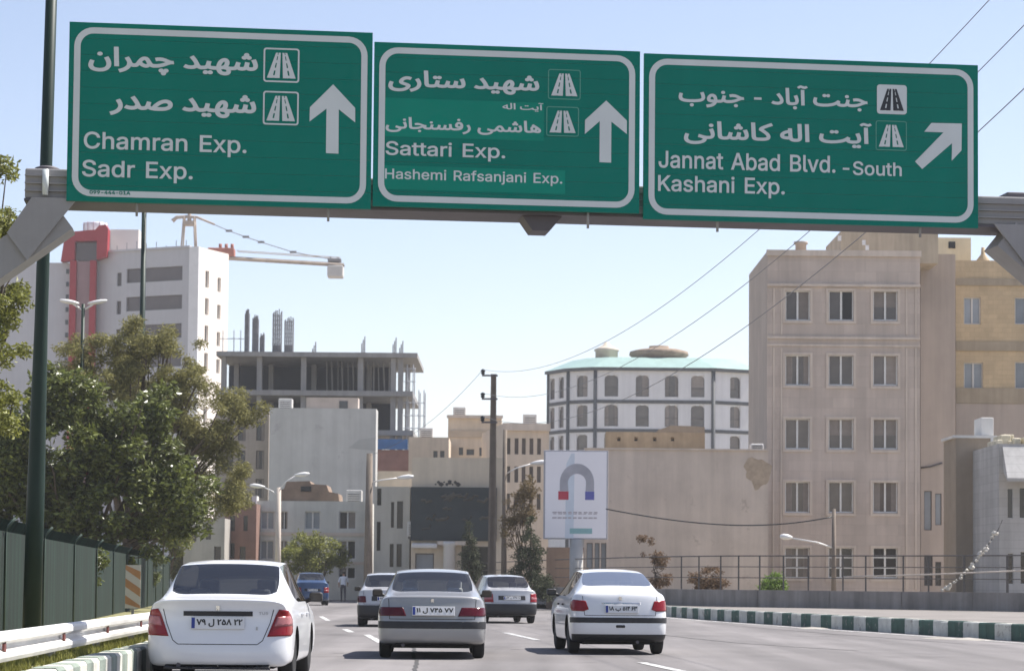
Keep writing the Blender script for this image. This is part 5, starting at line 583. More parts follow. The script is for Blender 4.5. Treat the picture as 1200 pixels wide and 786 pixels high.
# ---- low three storey house in front of it
h3 = House('grey_stone_house', 'low grey stone house with white framed windows under a rusty roof shed', 'house', 300, 431, 587, 18.5, 8)
for (x0, x1) in ((304,320),(327,336),(356,374),(396,416)):
    for (y0, y1) in ((599,620),(633,655),(664,678)): h3.win(x0,y0,x1,y1,'two',M_white,M_paneB if x0 in (304,356) else M_paneD)
h3.build(mat('pale_grey_stone', (0.544, 0.54, 0.5),.85,.1,.6,streak=.12))
mb = MB(); mb.box(h3.U(294),-.25,0,h3.U(299.7),1,h3.V(581)); h3.part('edge_wall', mb, M_white)
mb = MB()
for (y0, y1) in ((623,627),(657,660)): mb.box(0,-.08,h3.V(y1),h3.w,-.003,h3.V(y0))
h3.part('band', mb, M_trim)
mb = MB(); mb.prism([(h3.U(326),h3.h-.34),(h3.U(396),h3.h-.34),(h3.U(394),h3.V(577)),(h3.U(383),h3.V(575)),(h3.U(380),h3.V(567)),(h3.U(362),h3.V(566)),(h3.U(360),h3.V(562.5)),(h3.U(333),h3.V(563.5)),(h3.U(330),h3.V(572)),(h3.U(326),h3.V(573))], lambda a, c, t: Vector((a,.5+t,c)), 3.5); rs = h3.part('roof_shed', mb, mat('rusty_sheet', (0.23,0.165,0.12),.85,.25,1.5,bump=.5,bscale=8))
mb = MB(); mb.box(h3.U(350),.42,h3.V(575),h3.U(362),.497,h3.V(569)); h3.part('shed_opening', mb, M_black, rs)
# ---- maroon and pale walls glimpsed between the trees and the house
mw = House('maroon_house', 'dark maroon walled house glimpsed right of the trees', 'house', 262, 299, 590, 18.8, 6)
for q in ((268,604,274,622),(284,604,289,622),(268,636,274,654),(280,640,287,672)): mw.win(*q,'plain',M_frameD,M_paneD)
mw.build(mat('maroon_brick', (0.231, 0.137, 0.109),.9,.15,1.2,streak=.1))
pw = House('pale_house', 'pale stuccoed house seen through the gap beside the trees', 'house', 214, 262, 607, 19.2, 6)
for q in ((222,618,229,634),(240,614,246,632),(250,640,258,660)): pw.win(*q,'plain',M_frameD,M_paneD)
pw.build(mat('pale_stucco', (0.40,0.375,0.345),.9,.1,.8,streak=.15))
# ---- beige house with narrow windows, right of the grey block
bh = House('narrow_window_house', 'beige grey house with tall narrow dark windows left of the dark sign board', 'house', 437, 479, 570, 20.0, 8)
for q in ((440.5,558+14,445.5,592),(457,588,460.5,618),(464,587,471,619),(440.5,611,445,645),(456,637,460.5,664),(464,637,470,664)): bh.win(*q,'plain',M_frameD,M_paneD)
bh.build(mat('beige_grey_stucco', (0.517, 0.497, 0.45),.9,.08,.7,streak=.12))
air_cooler(bh.e.location.x+bh.w+.35, bh.e.location.y-.6, bh.V(631), 'white wall air cooler at the corner of the dark sign board', .9)
bt = House('beige_upper_house', 'pale beige house top with blue tarpaulin wall behind it', 'house', 441, 502, 552, 19.0, 7)
bt.build(mat('pale_beige_plaster', (0.58,0.49,0.38),.9,.08,.7,streak=.12))
# ---- shop block with the dark sign board
sh = House('shop_building', 'beige shop block with soot marks above a wide dark sign board', 'shop', 481, 588, 536, 21.0, 10)
sh.win(486,648,508,690,'plain',M_frameD,M_paneB,.15); sh.win(540,640,572,690,'plain',M_frameD,M_paneD,.3)
sh.build(mat('cream_plaster', (0.60,0.52,0.41),.9,.08,.7,streak=.12))
mb = MB(); mb.bbox(sh.U(482),-.9,sh.V(642),sh.U(512),-.003,sh.V(636.5),.08); sh.part('awning', mb, M_white)
mb = MB(); mb.lathe([(.33,0),(.33,sh.V(640)),(.42,sh.V(638)),(.42,sh.V(634))],14,Matrix.Translation((sh.U(526),-.45,0))); sh.part('column', mb, M_white)
mb = MB(); mb.box(sh.U(512),-.7,sh.V(638),sh.U(545),-.003,sh.V(633.6)); sh.part('canopy', mb, M_trim)
for k in range(9):  # small black graffiti marks, drawn as irregular blots
    x = 509+k*3.3; mb = MB(); r = .05+.04*(k % 3)
    mb.prism([(sh.U(x)+r*math.cos(2*math.pi*j/8)*(1+.3*math.sin(j*3+k)), sh.V(567)+.12*(k % 2)+r*math.sin(2*math.pi*j/8)) for j in range(8)], lambda a, c, t: Vector((a,-.012+t,c)), .011)
    sh.part('graffiti_mark', mb, mat('graffiti',(0.07,0.065,0.06),.9,.2,3))
mb = MB(); mb.box(sh.U(480.5),-.28,sh.V(633),sh.U(581),-.02,sh.V(570.5))
sb = obj('sign_board', mb, [mat('dark_green_board',(0.030,0.038,0.040),.55,.25,.6)]); tag(sb, 'wide dark green shop sign board with faded gold pattern', 'sign board'); sb.location = sh.e.location
M_gold = mat('faded_gold_print',(0.085,0.078,0.062),.6,.3,2)
random.seed(3)
for k in range(16):                              # its faded print cannot be read in the photograph: pale strokes and arcs only
    x = random.uniform(490,572); y = random.choice([582,582,586,596,608,620]); mb = MB()
    pts = [(sh.U(x+dx),-.283,sh.V(y+dy)) for dx, dy in ((0,0),(random.uniform(2,5),random.uniform(-3,1)),(random.uniform(5,9),random.uniform(-3,3)),(random.uniform(9,13),random.uniform(-6,1)))]
    mb.tube(pts,.05+.04*random.random(),5); obj('print_stroke', mb, M_gold, sb)
gw = House('gate_wall', 'low brown brick gate wall under the magnet billboard', 'wall', 640, 684, 641, 25.6, .5); gw.build(mat('gate_brown_brick', (0.272, 0.194, 0.145),.9,.12,1.2,streak=.1), parapet=.05)
# ---- blocks further back
random.seed(7)
c1 = House('brown_topped_block', 'beige block with rounded corner and brown cornice behind the utility pole', 'building', 523, 586, 487, 15.0, 10)
for q in ((536,524,541,533),(545,526,554,533),(560,524,565,534),(570,524,575,534)): c1.win(*q,'plain',M_frameD,M_paneD)
c1.build(mat('tan_brick', (0.585, 0.49, 0.377),.9,.08,.7,streak=.12))
c1.bx('band',523,504,586,512,.1,-.003,mat('tan_band', (0.449, 0.367, 0.275),.9,.1,1)); c1.bx('cornice',521.5,486,587.5,489.5,.25,-.003,M_trim)
c2 = House('low_tan_block', 'low tan block between the blue tarpaulin and the brown topped block', 'building', 477, 524, 512, 15.6, 8)
c2.win(506,528,511,536,'plain',M_frameD,M_paneD); c2.win(514,528,519,536,'plain',M_frameD,M_paneD)
c2.build(mat('light_tan_plaster', (0.58,0.48,0.37),.9,.08,.7,streak=.12)); c2.bx('shade_wall',503,513.5,523.5,540,.06,-.003,M_brownb) if False else None
c3 = House('tan_window_block', 'tan building with rows of narrow windows beside the magnet billboard', 'building', 588, 642, 496, 16.5, 12, rot=R(8))
for y0 in (513,546,578):
    for x0 in (592,601.5,610,619,628): c3.win(x0,y0,x0+4.6,y0+19,'plain',M_frameD,M_pane)
c3.build(mat('tan_stone', (0.571, 0.482, 0.392),.9,.08,.7,streak=.1))
mb = MB(); mb.box(-.05,-.3,c3.h-.5,c3.w+.05,-.003,c3.h+.02); c3.part('cornice', mb, M_trim)

for hh_, px_, lab in ((c1,536,'white rooftop cooler on the brown topped block'),(c2,497,'white rooftop cooler on the low tan block'),(c3,622,'white rooftop cooler on the tan building beside the billboard'),(h3,412,'white rooftop cooler on the low grey stone house'),(gb,330,'white rooftop cooler on top of the blank grey block')):
    q_ = hh_.e.matrix_basis @ Vector((hh_.U(px_), 1.2, hh_.h-.35)); air_cooler(q_.x, q_.y, q_.z, lab, 1.0)
# ---- unfinished concrete frame
S7 = 14.0; o7 = at(250, S7); cf = empty('concrete_frame_building', o7, 'unfinished grey concrete building frame with bare rebar columns and scaffold', 'construction site')
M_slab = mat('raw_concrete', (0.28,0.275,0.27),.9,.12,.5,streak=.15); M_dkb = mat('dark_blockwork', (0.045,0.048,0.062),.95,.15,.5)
ux = lambda px: (px-250)/S7; vz = lambda py: (679.5-py)/S7+CAMH
for nm, x1, yt, yb, dd in (('floor_slab',486,412,417.5,14),('floor_slab',481,457,463,14),('floor_slab',482,503,509,14),('floor_slab',440,550,556,14)):
    mb = MB(); mb.box(0,-.5,vz(yb),ux(x1),dd,vz(yt)); cf_s = obj(nm, mb, M_slab, cf)
for px in (258,300,352,419,457.5,466):
    for dy in (0,6.5):
        mb = MB(); r = .21
        for (yt, yb) in ((417.6,456.9),(463.1,502.9),(509.1,549.9),(556.1,690)):
            if px > 440 and yb > 560: continue
            mb.box(ux(px)-r+dy*.05,dy,vz(yb),ux(px)+r+dy*.05,dy+.6,vz(yt))
        obj('column', mb, M_slab, cf)
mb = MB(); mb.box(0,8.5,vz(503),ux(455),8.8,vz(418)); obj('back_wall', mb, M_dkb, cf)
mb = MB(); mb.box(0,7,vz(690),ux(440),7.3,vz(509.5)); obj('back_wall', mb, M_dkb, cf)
mb = MB()
for k in range(14): mb.tube([(ux(376+k*6.2),3.5+.4*(k%3),vz(457)),(ux(376+k*6.2)+random.uniform(-.1,.1),3.5,vz(418))],.05+.02*(k%2),5)
obj('shoring_prop', mb, M_slab, cf)['kind'] = 'stuff'
M_rebar = mat('steel_rebar',(0.20,0.20,0.215),.7,.2,3)
for (x0, x1, yt) in ((281,285,362),(290,296,367),(299,303,389),(314,323.5,362),(328,337.5,370)):
    mb = MB(); k = 5
    for i in range(k):
        for dy in (0,.55): mb.tube([(ux(x0+(x1-x0)*i/(k-1)),1+dy,vz(412.2)),(ux(x0+(x1-x0)*i/(k-1)),1+dy,vz(yt)+random.uniform(-.3,.2))],.045,4)
    n_ = 9
    for j in range(n_):
        z = vz(412)+(vz(yt)-vz(412))*j/n_; mb.box(ux(x0),.97,z,ux(x1),1.0,z+.05)
    if x0 >= 314: mb.box(ux(x0),1.05,vz(412.2),ux(x1),1.5,vz(402))
    obj('rebar_column', mb, M_rebar, cf)['kind'] = 'stuff'
for px, yt in ((363,402),(421,395),(458,396),(466,400)):
    mb = MB()
    for i in (-1,0,1): mb.tube([(ux(px)+.12*i,1+.1*i,vz(412)),(ux(px)+.12*i,1+.1*i,vz(yt)+.3*i)],.05,4)
    obj('starter_bar', mb, M_rebar, cf)['kind'] = 'stuff'
mb = MB()                                        # tube scaffold
for px in (474,481,488,494):
    for dy in (0,3): mb.tube([(ux(px),dy,vz(560)),(ux(px),dy,vz(425 if px < 485 else 455))],.045,4)
for y in (430,445,470,485,500,520): mb.tube([(ux(470),0,vz(y)),(ux(496 if y > 450 else 484),0,vz(y))],.04,4)
for px in (255,268,276): mb.tube([(ux(px),1,vz(412)),(ux(px),1,vz(385))],.04,4)
mb.tube([(ux(252),1,vz(395)),(ux(280),1,vz(395))],.04,4)
obj('scaffold', mb, mat('scaffold_tube',(0.36,0.38,0.42),.6,.1,2), cf)['kind'] = 'stuff'
mb = MB(); mb.box(ux(441),-1.2,vz(526),ux(476),-1.0,vz(514)); obj('tarpaulin', mb, mat('blue_tarpaulin',(0.06,0.17,0.38),.5,.2,1,bump=.4), cf)
mb = MB(); mb.box(ux(441),-.9,vz(552),ux(478),-.6,vz(526.2)); obj('infill_wall', mb, mat('red_brown_wall', (0.354, 0.187, 0.145),.9,.15,1), cf)

# ---- tower at the left
M_twr = mat('tower_panel', (0.46,0.46,0.475),.7,.05,.3,streak=.06); M_twl = mat('tower_side_panel', (0.80,0.73,0.66),.75,.05,.3,streak=.05)
M_twb = mat('tower_window_band', (0.095,0.078,0.078),.25,.12,.5); M_red = mat('red_panel', (0.30,0.012,0.022),.5,.08,.6)
s8 = 10.0; rot8 = R(-25); c8 = at(228, s8); U8 = Vector((math.cos(rot8),math.sin(rot8),0)); W8 = 14.5
tw = empty('office_tower', c8-U8*W8, 'pale office tower with dark window bands and a red framed entrance shaft', 'tower', rot8)
H8 = (679-288)/s8+CAMH; lx = lambda px: W8-(228-px)/s8/math.cos(rot8)*0.98; lz = lambda py: (679-py)/s8+CAMH
holes = []; 
for k in range(9):
    y0 = 309+k*34; holes.append((lx(133),lz(y0+17),lx(206),lz(y0))); holes.append((lx(120.5),lz(y0+20),lx(126.5),lz(y0+4)))
mb = MB(); facade(mb,(0,0,0),(1,0,0),W8,H8,holes,.3)
rh = []
for k in range(11):
    y0 = 314+k*32.5; rh += [(1.3,lz(y0+20),2.1,lz(y0)),(4.0,lz(y0+22),4.75,lz(y0+5))]
facade(mb,(W8,0,0),(0,1,0),6.4,H8,rh,.3,1)
mb.quad([(0,0,H8-.4),(W8,0,H8-.4),(W8,6.4,H8-.4),(0,6.4,H8-.4)]); mb.quad([(W8,6.4,0),(0,6.4,0),(0,6.4,H8),(W8,6.4,H8)],1); mb.quad([(0,6.4,0),(0,0,0),(0,0,H8),(0,6.4,H8)])
obj('wall', mb, [M_twr,M_twl], tw, fix=False)
for i, hl in enumerate(holes): window(tw,(0,0,0),(1,0,0),hl,.3,'plain',M_frameD,M_twb)
for hl in rh: window(tw,(W8,0,0),(0,1,0),hl,.3,'plain',M_frame,M_pane)
mb = MB(); mb.box(W8-1.3,-.28,0,W8+.02,-.003,H8+.05); obj('corner_pier', mb, mat('pale_corner_pier', (0.7, 0.7, 0.7),.6,.05), tw)
mb = MB(); mb.box(-.02,-.2,H8-.003,W8-1.31,.3,H8+.25); obj('parapet', mb, M_twr, tw)
for k in range(9):
    mb = MB(); mb.tube([(1+k*1.4,.6,H8-.4),(1+k*1.4,.6,H8+random.uniform(.5,1.3))],.05,4); obj('mast', mb, M_rebar, tw)
# the red shaft and the plainer left wing stand square to the road
o9 = at(0, 9.8); tl = empty('tower_left_wing', o9, 'pale left wing of the tower carrying a red framed glass shaft and a rooftop tank', 'tower')
x9 = lambda px: px/9.8; z9 = lambda py: (677-py)/9.8+CAMH
mb = MB(); mb.box(x9(-40),0,0,x9(82),12,z9(306)); obj('wall', mb, M_twr, tl)
mb = MB(); mb.box(x9(82.2),.5,0,x9(118),8,z9(268)); mb.box(x9(118.2),2,z9(320),x9(152),7,z9(263)); obj('upper_block', mb, mat('warm_white_panel', (0.60,0.56,0.53),.8,.05,.4), tl)
mb = MB()
mb.prism([(x9(66),z9(306)),(x9(82),z9(303.8)),(x9(82),z9(282)),(x9(108),z9(281)),(x9(108),z9(303)),(x9(120),z9(300)),(x9(121),z9(267)),(x9(118),z9(262)),(x9(110),z9(263)),(x9(106),z9(268)),(x9(76),z9(271)),(x9(70),z9(277))], lambda a, c, t: Vector((a,-1.2+t,c)), 1.6)
rf = obj('red_frame', mb, M_red, tl)
mb = MB(); mb.box(x9(76.5),-1.0,0,x9(84),-.05,z9(304.5)); obj('red_pier', mb, M_red, tl)
mb = MB(); mb.box(x9(100),-1.0,0,x9(107),-.05,z9(304)); obj('red_pier', mb, M_red, tl)
mb = MB(); mb.box(x9(82.4),-.4,z9(303.5),x9(107.6),-.1,z9(282.3)); obj('shaft_window', mb, M_twb, tl)
mb = MB(); mb.box(x9(84.3),-.5,0,x9(99.7),-.1,z9(304.5)); obj('shaft_window', mb, mat('shaft_glass', (0.272, 0.158, 0.16),.25,.15,.4), tl)
for k in range(8):
    mb = MB(); mb.box(x9(70.5),-.05,z9(319+k*15),x9(74),-.002,z9(313.5+k*15)); obj('window', mb, M_paneD, tl)
mb = MB(); mb.lathe([(1.45,0),(1.45,1.3),(1.38,1.4),(0,1.45)],20,Matrix.Translation((x9(99),3,z9(268.2)))); ta = obj('roof_tank', mb, mat('tank_metal', (0.68, 0.662, 0.696),.5,.08), tl)
for k in range(12):
    a = 2*math.pi*k/12; mb = MB(); mb.tube([(x9(99)+1.47*math.cos(a),3+1.47*math.sin(a),z9(268)),(x9(99)+1.47*math.cos(a),3+1.47*math.sin(a),z9(254.5))],.05,4); obj('tank_rib', mb, mat('tank_rib_paint', (0.408, 0.288, 0.319),.6,.1), ta)

# ---- tower crane behind it
s9 = 9.4; oc = at(215, s9); tc = empty('tower_crane', oc, 'rusty tower crane with cat-head, pendant line and concrete counterweight behind the tower', 'crane')
xc = lambda px: (px-215)/s9; zc = lambda py: (678.5-py)/s9+CAMH; M_cr = mat('crane_paint',(0.36,0.30,0.25),.7,.2,1); M_cw = mat('counterweight', (0.49, 0.475, 0.45),.9,.1,.8); M_rust = mat('rusty_red_steel',(0.33,0.12,0.085),.8,.25,1)
mb = MB()
for a in (-.85,.85):
    for d_ in (-.85,.85): mb.tube([(a,d_,0),(a,d_,zc(288)),(a*.75,d_*.75,zc(252))],.11,5)
for j in range(22):
    z = j*1.9
    for d_ in (-.85,.85): mb.tube([(-.85,d_,z),(.85,d_,z+1.9)],.06,4); mb.tube([(-.85,d_,z+1.9),(.85,d_,z+1.9)],.05,4)
obj('mast', mb, M_cr, tc)
mb = MB(); mb.tube([(xc(195),0,zc(257)),(xc(200),0,zc(252.5)),(xc(212),0,zc(251.5)),(xc(224),0,zc(252)),(xc(245),0,zc(260.5))],.28,6,.14); mb.box(-.7,-.7,zc(262),.7,.7,zc(257)); mb.tube([(0,0,zc(258)),(0,0,zc(245))],.3,6,.2); obj('cat_head', mb, M_cr, tc)
mb = MB(); mb.box(xc(236),-.8,zc(301.5),xc(394),.8,zc(298.5)) if False else None
def ln(a, c, r): mb.tube([a, c], r, 5)
ya, yb = 299, 307.5
for d_ in (-.6,.6): ln((xc(232),d_,zc(ya)),(xc(398),d_,zc(yb)),.17)
for k in range(26):
    f = k/25; f2 = min(1,(k+1)/25); ln((xc(232+166*f),-.6,zc(ya+(yb-ya)*f)),(xc(232+166*f2),.6,zc(ya+(yb-ya)*f2)),.08)
mb.quad([(xc(235),-.55,zc(ya)+.2),(xc(398),-.55,zc(yb)+.2),(xc(398),.55,zc(yb)+.2),(xc(235),.55,zc(ya)+.2)])
for d_ in (-.6,.6): ln((xc(272),d_,zc(292)),(xc(394),d_,zc(299)),.05)
obj('counter_jib', mb, M_cr, tc)
mb = MB(); mb.bbox(xc(379),-1.0,zc(322.5),xc(397.5),1.0,zc(308.5),.15); obj('counterweight', mb, M_cw, tc)
mb = MB(); mb.bbox(xc(238),-.9,zc(299),xc(269),.9,zc(289),.12)
for px in (252,259,266): mb.tube([(xc(px),0,zc(290)),(xc(px),0,zc(283.5))],.22,6)
obj('machinery', mb, M_rust, tc)
mb = MB(); pts = [(xc(243),0,zc(260)),(xc(262),0,zc(268)),(xc(282),0,zc(275)),(xc(300),0,zc(281)),(xc(338),0,zc(292.5)),(xc(380),0,zc(300))]
mb.tube(pts,.06,5); pd = obj('pendant', mb, M_rebar, tc)
for q in pts[1:5]:
    mb = MB(); mb.bbox(q[0]-.42,-.15,q[2]-.13,q[0]+.42,.15,q[2]+.16,.06); obj('sheave', mb, M_rebar, pd)
mb = MB(); mb.tube([(xc(382),0,zc(306)),(xc(382),0,zc(297))],.12,5); mb.tube([(xc(391),0,zc(307)),(xc(391),0,zc(298))],.12,5); mb.bbox(xc(379),-.5,zc(304),xc(395),.5,zc(300),.1); obj('winch', mb, M_rebar, tc)

# ================================================================== the sign gantry
def plane_hit(px, py, A, n): d = ray(px, py); return CAM + d*((A-CAM).dot(n)/d.dot(n))
YL = F/106.0; A0 = P(78, 245, YL); lo, hi = YL*0.9, YL*1.3
for _ in range(60):
    md = (lo+hi)/2
    if P(1145, 274, md).z < A0.z: lo = md
    else: hi = md
B0 = P(1145, 274, lo); UG = (B0-A0); UG.z = 0; UG.normalize(); NG = UG.cross(Vector((0,0,1))); RZ = math.atan2(UG.y, UG.x)
def Q(px, py): q = plane_hit(px, py, A0, NG)-A0; return q.dot(UG), q.z+A0.z
M_galv = mat('grey_painted_steel', (0.27,0.262,0.262), .55, .14, 1.0, streak=.12, bump=.1, spec=.5)
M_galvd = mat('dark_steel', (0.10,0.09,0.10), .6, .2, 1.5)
M_grn = mat('green_sign_sheeting', (0.001,0.172,0.128), .6, .07, .5, streak=.06, spec=.12)
M_grnp = mat('lighter_green_patch', (0.004,0.225,0.160), .6, .08, .7, spec=.12)
M_swh = mat('white_sign_sheeting', (0.56,0.60,0.60), .45, .06, 1.2, spec=.4)
M_sbk = mat('black_sign_print', (0.02,0.025,0.03), .5, .1)
M_sgrey = mat('sign_back', (0.3,0.3,0.31), .5, .1)
gt = empty('sign_gantry', Vector((A0.x,A0.y,0)), 'grey steel box beam gantry with braced ends spanning the road and carrying the green signs', 'gantry', RZ)
zb = A0.z+.13; zt = Q(40,195)[1]; uL = Q(28,220)[0]; uR = Q(1290,255)[0]
mb = MB()
mb.bbox(uL,.12,zb,uR,.75,zt,.02)
for k in range(3): mb.box(uL,.085,zb+(zt-zb)*(.25+.25*k)-.008,uR,.122,zb+(zt-zb)*(.25+.25*k)+.008)
obj('beam', mb, M_galv, gt)
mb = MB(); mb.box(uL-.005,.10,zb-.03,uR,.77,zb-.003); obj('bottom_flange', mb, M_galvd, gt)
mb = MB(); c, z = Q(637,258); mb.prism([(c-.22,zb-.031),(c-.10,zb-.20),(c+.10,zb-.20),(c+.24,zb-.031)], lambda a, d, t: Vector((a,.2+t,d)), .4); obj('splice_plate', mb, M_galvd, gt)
for sgn, (u0, z0), (u1, z1) in ((-1, Q(58,262), Q(-90,365)), (1, Q(1195,285), Q(1330,400))):
    d = Vector((u1-u0,0,z1-z0)).normalized(); n = Vector((-d.z,0,d.x)); hw = .18
    a = Vector((u0,0,z0))-d*.18; e = a+d*3.6; mb = MB()
    mb.prism([((a+n*hw).x,(a+n*hw).z),((a-n*hw).x,(a-n*hw).z),((e-n*hw).x,(e-n*hw).z),((e+n*hw).x,(e+n*hw).z)], lambda x, zz, t: Vector((x,.05+t,zz)), .5)
    br_ = obj('brace', mb, M_galv, gt)
    mb = MB(); q = a+d*.62; gp = [(u0-sgn*.30,zb-.004),(u0+sgn*.20,zb-.004),((q+n*hw*1.05).x,(q+n*hw*1.05).z),((q-n*hw*1.05).x,(q-n*hw*1.05).z)]; gx = sum(v[0] for v in gp)/4; gz = sum(v[1] for v in gp)/4; gp.sort(key=lambda v: math.atan2(v[1]-gz, v[0]-gx)); mb.prism(gp, lambda x, zz, t: Vector((x,.01+t,zz)), .035)
    obj('gusset', mb, M_galv, br_)
    mb = MB(); mb.bbox(e.x-.28,.05,0,e.x+.28,.65,zt,.03); obj('column', mb, M_galv, gt)
u, z = Q(53,200); mb = MB(); mb.tube([(u,.06,zb+.03),(u,.06,zt-.02)],.035,8); obj('conduit', mb, M_swh, gt)
mb = MB(); mb.lathe([(.11,0),(.14,.015),(.14,.04),(.09,.06)],12,Matrix.Translation((u,.3,zt-.01))); obj('cap', mb, M_galvd, gt)
mb = MB(); c,z = Q(1196,232); mb.bbox(c-.08,.25,zt+.0,c+.15,.6,zt+.08,.02); obj('junction_box', mb, M_galvd, gt)
for px in (160,385,690,842,1080):
    c, z = Q(px,250); mb = MB(); mb.tube([(c,.06,zb-.18),(c,.06,zb+.05)],.016,6); obj('clamp_bolt', mb, M_galv, gt)

def rrect(x0, z0, x1, z1, r, n=7):
    out = []
    for cx, cz, a0 in ((x1-r,z1-r,0),(x0+r,z1-r,90),(x0+r,z0+r,180),(x1-r,z0+r,270)):
        for k in range(n+1): a = R(a0+90*k/n); out.append((cx+r*math.cos(a), cz+r*math.sin(a)))
    return out
def ring(mb, o, i, y):
    n = len(o); a = [mb.bm.verts.new((p[0],y,p[1])) for p in o]; b = [mb.bm.verts.new((p[0],y,p[1])) for p in i]
    for k in range(n): mb.bm.faces.new((a[k],b[k],b[(k+1)%n],a[(k+1)%n]))
def flat(mb, pts, y, mi=0): 
    f = mb.bm.faces.new([mb.bm.verts.new((p[0],y,p[1])) for p in pts]); f.material_index = mi
def sign(lab, TL, TR, BR, BL):
    us = [Q(*q) for q in (TL,TR,BR,BL)]
    x0 = (us[0][0]+us[3][0])/2; x1 = (us[1][0]+us[2][0])/2; z0 = (us[2][1]+us[3][1])/2; z1 = (us[0][1]+us[1][1])/2
    org = Vector((A0.x,A0.y,0))+UG*x0+Vector((0,0,z0))
    s = empty('road_sign', org, lab, 'road sign', RZ)
    loc = lambda px, py: (Q(px,py)[0]-x0, Q(px,py)[1]-z0)
    w_, h_ = x1-x0, z1-z0; mb = MB()
    n_ = 11                                      # horizontal aluminium planks with fine joints
    for k in range(n_): mb.box(0,-.02,h_*k/n_+.0012,w_,.03,h_*(k+1)/n_-.0012)
    obj('panel', mb, M_grn, s)
    mb = MB(); mb.box(.01,-.012,.01,w_-.01,.025,h_-.01); mb.box(.3,.031,.05,.36,.085,h_-.05); mb.box(w_-.36,.031,.05,w_-.3,.085,h_-.05); obj('back_frame', mb, M_sgrey, s)
    mb = MB(); i = .056; t = .070; r = .215
    ring(mb, rrect(i,i,w_-i,h_-i,r), rrect(i+t,i+t,w_-i-t,h_-i-t,r-t), -.0235); obj('border', mb, M_swh, s, fix=False)
    return s, loc
def road_symbol(s, loc, px0, py0, px1, py1, style):
    (x0, z1), (x1, z0) = loc(px0,py0), loc(px1,py1); w_, h_ = x1-x0, z1-z0; mb = MB(); y = -.0262
    X = lambda a: x0+w_*a; Z = lambda b: z0+h_*b
    fg = M_sbk if style == 'solid' else M_swh
    if style == 'solid': 
        mb2 = MB(); flat(mb2, rrect(x0,z0,x1,z1,w_*.1), -.0245); ob = obj('symbol_panel', mb2, M_swh, s, fix=False)
    else:
        mb2 = MB(); t = w_*(0.045 if style == 'bold' else .03); ring(mb2, rrect(x0,z0,x1,z1,w_*.08), rrect(x0+t,z0+t,x1-t,z1-t,w_*.05), -.0245)
        ob = obj('symbol_panel', mb2, M_swh if style == 'bold' else mat('faint_outline',(0.10,0.30,0.24),.6,.1,spec=.1), s, fix=False)
    def lane(b0, b1, a0, a1, base, tipw):
        return
    for sg in (-1, 1):                           # two carriageways narrowing upwards, each with a dashed centre line left open
        def xx(b, k): f = (b-.12)/.74; i = .045*(1-f)+.022*f; o = .40*(1-f)+.155*f; return .5+sg*(i+(o-i)*k)
        cuts = [.12,.125,.20,.34,.42,.56,.64,.76,.80,.86]
        for j in range(len(cuts)-1):
            b0, b1 = cuts[j], cuts[j+1]
            bands = ((0,1),) if j % 2 else ((0,.43),(.57,1))
            for k0, k1 in bands:
                q = [(X(xx(b0,k0)),Z(b0)),(X(xx(b0,k1)),Z(b0)),(X(xx(b1,k1)),Z(b1)),(X(xx(b1,k0)),Z(b1))]
                flat(mb, q if sg > 0 else q[::-1], y)
    obj('road_symbol', mb, fg, ob, fix=False)
def arrow(s, loc, pts):
    mb = MB(); pp = [loc(*p) for p in pts]; ar = sum(pp[i][0]*pp[(i+1)%len(pp)][1]-pp[(i+1)%len(pp)][0]*pp[i][1] for i in range(len(pp)))
    flat(mb, pp if ar > 0 else pp[::-1], -.0245); obj('arrow', mb, M_swh, s, fix=False)
def words(s, loc, body, px0, py0, px1, py1, rtl=False, bold=.012, m=None):
    (x0, z1), (x1, z0) = loc(px0,py0), loc(px1,py1); return text_fit(s, body, x0, z0, x1, z1, -.0262, m or M_swh, bold, rtl)
def patch(s, loc, px0, py0, px1, py1):
    (x0, z1), (x1, z0) = loc(px0,py0), loc(px1,py1); mb = MB(); flat(mb, [(x0,z0),(x1,z0),(x1,z1),(x0,z1)], -.0232); obj('patch', mb, M_grnp, s, fix=False)

s, lc = sign('green sign reading Chamran Exp. and Sadr Exp. with an upward arrow', (82,27),(437,38),(434,243),(77.5,238))
k = 1/2.711; z1_ = lambda *q: [(x*k, y*k) for x, y in q]
words(s, lc, 'شهید چمران', 104, 54.5, 302, 93, True, .03); words(s, lc, 'شهید صدر', 128.5, 107, 300, 141, True, .03)
words(s, lc, 'Chamran Exp.', 98.5, 154.5, 288.8, 185.5); words(s, lc, 'Sadr Exp.', 96.5, 187.5, 225.7, 216)
arrow(s, lc, z1_((1058,270),(1128,345),(1128,391),(1076,349),(1075,490),(1035,488),(1037,347),(983,388),(984,343)))
road_symbol(s, lc, 309, 56.5, 350.5, 98, 'bold'); road_symbol(s, lc, 308.4, 107, 349.7, 147.8, 'bold')
words(s, lc, '099-444-01A', 105, 223.5, 153, 229, m=M_grn, bold=.03)
s, lc = sign('green sign reading Sattari Exp. and Hashemi Rafsanjani Exp. with lighter green patches', (440.5,51),(750.5,59.5),(748,249.5),(435,242.5))
k2 = 1/3.1444; z2_ = lambda *q: [(x*k2+420, y*k2+30) for x, y in q]
patch(s, lc, 450, 115, 637, 166); patch(s, lc, 450, 194, 662, 228)
words(s, lc, 'شهید ستاری', 455, 82, 631.5, 113.5, True, .03); words(s, lc, 'آیت اله', 588.6, 120, 636.5, 132, True, .02)
words(s, lc, 'هاشمی رفسنجانی', 451.8, 137, 633.7, 161, True, .025)
words(s, lc, 'Sattari Exp.', 451.8, 165.5, 591.7, 190.5); words(s, lc, 'Hashemi Rafsanjani Exp.', 451, 197.5, 658.5, 219, bold=.01)
arrow(s, lc, z2_((912,278),(988,352),(988,402),(931,356),(930,507),(887,505),(888,354),(833,402),(834,350)))
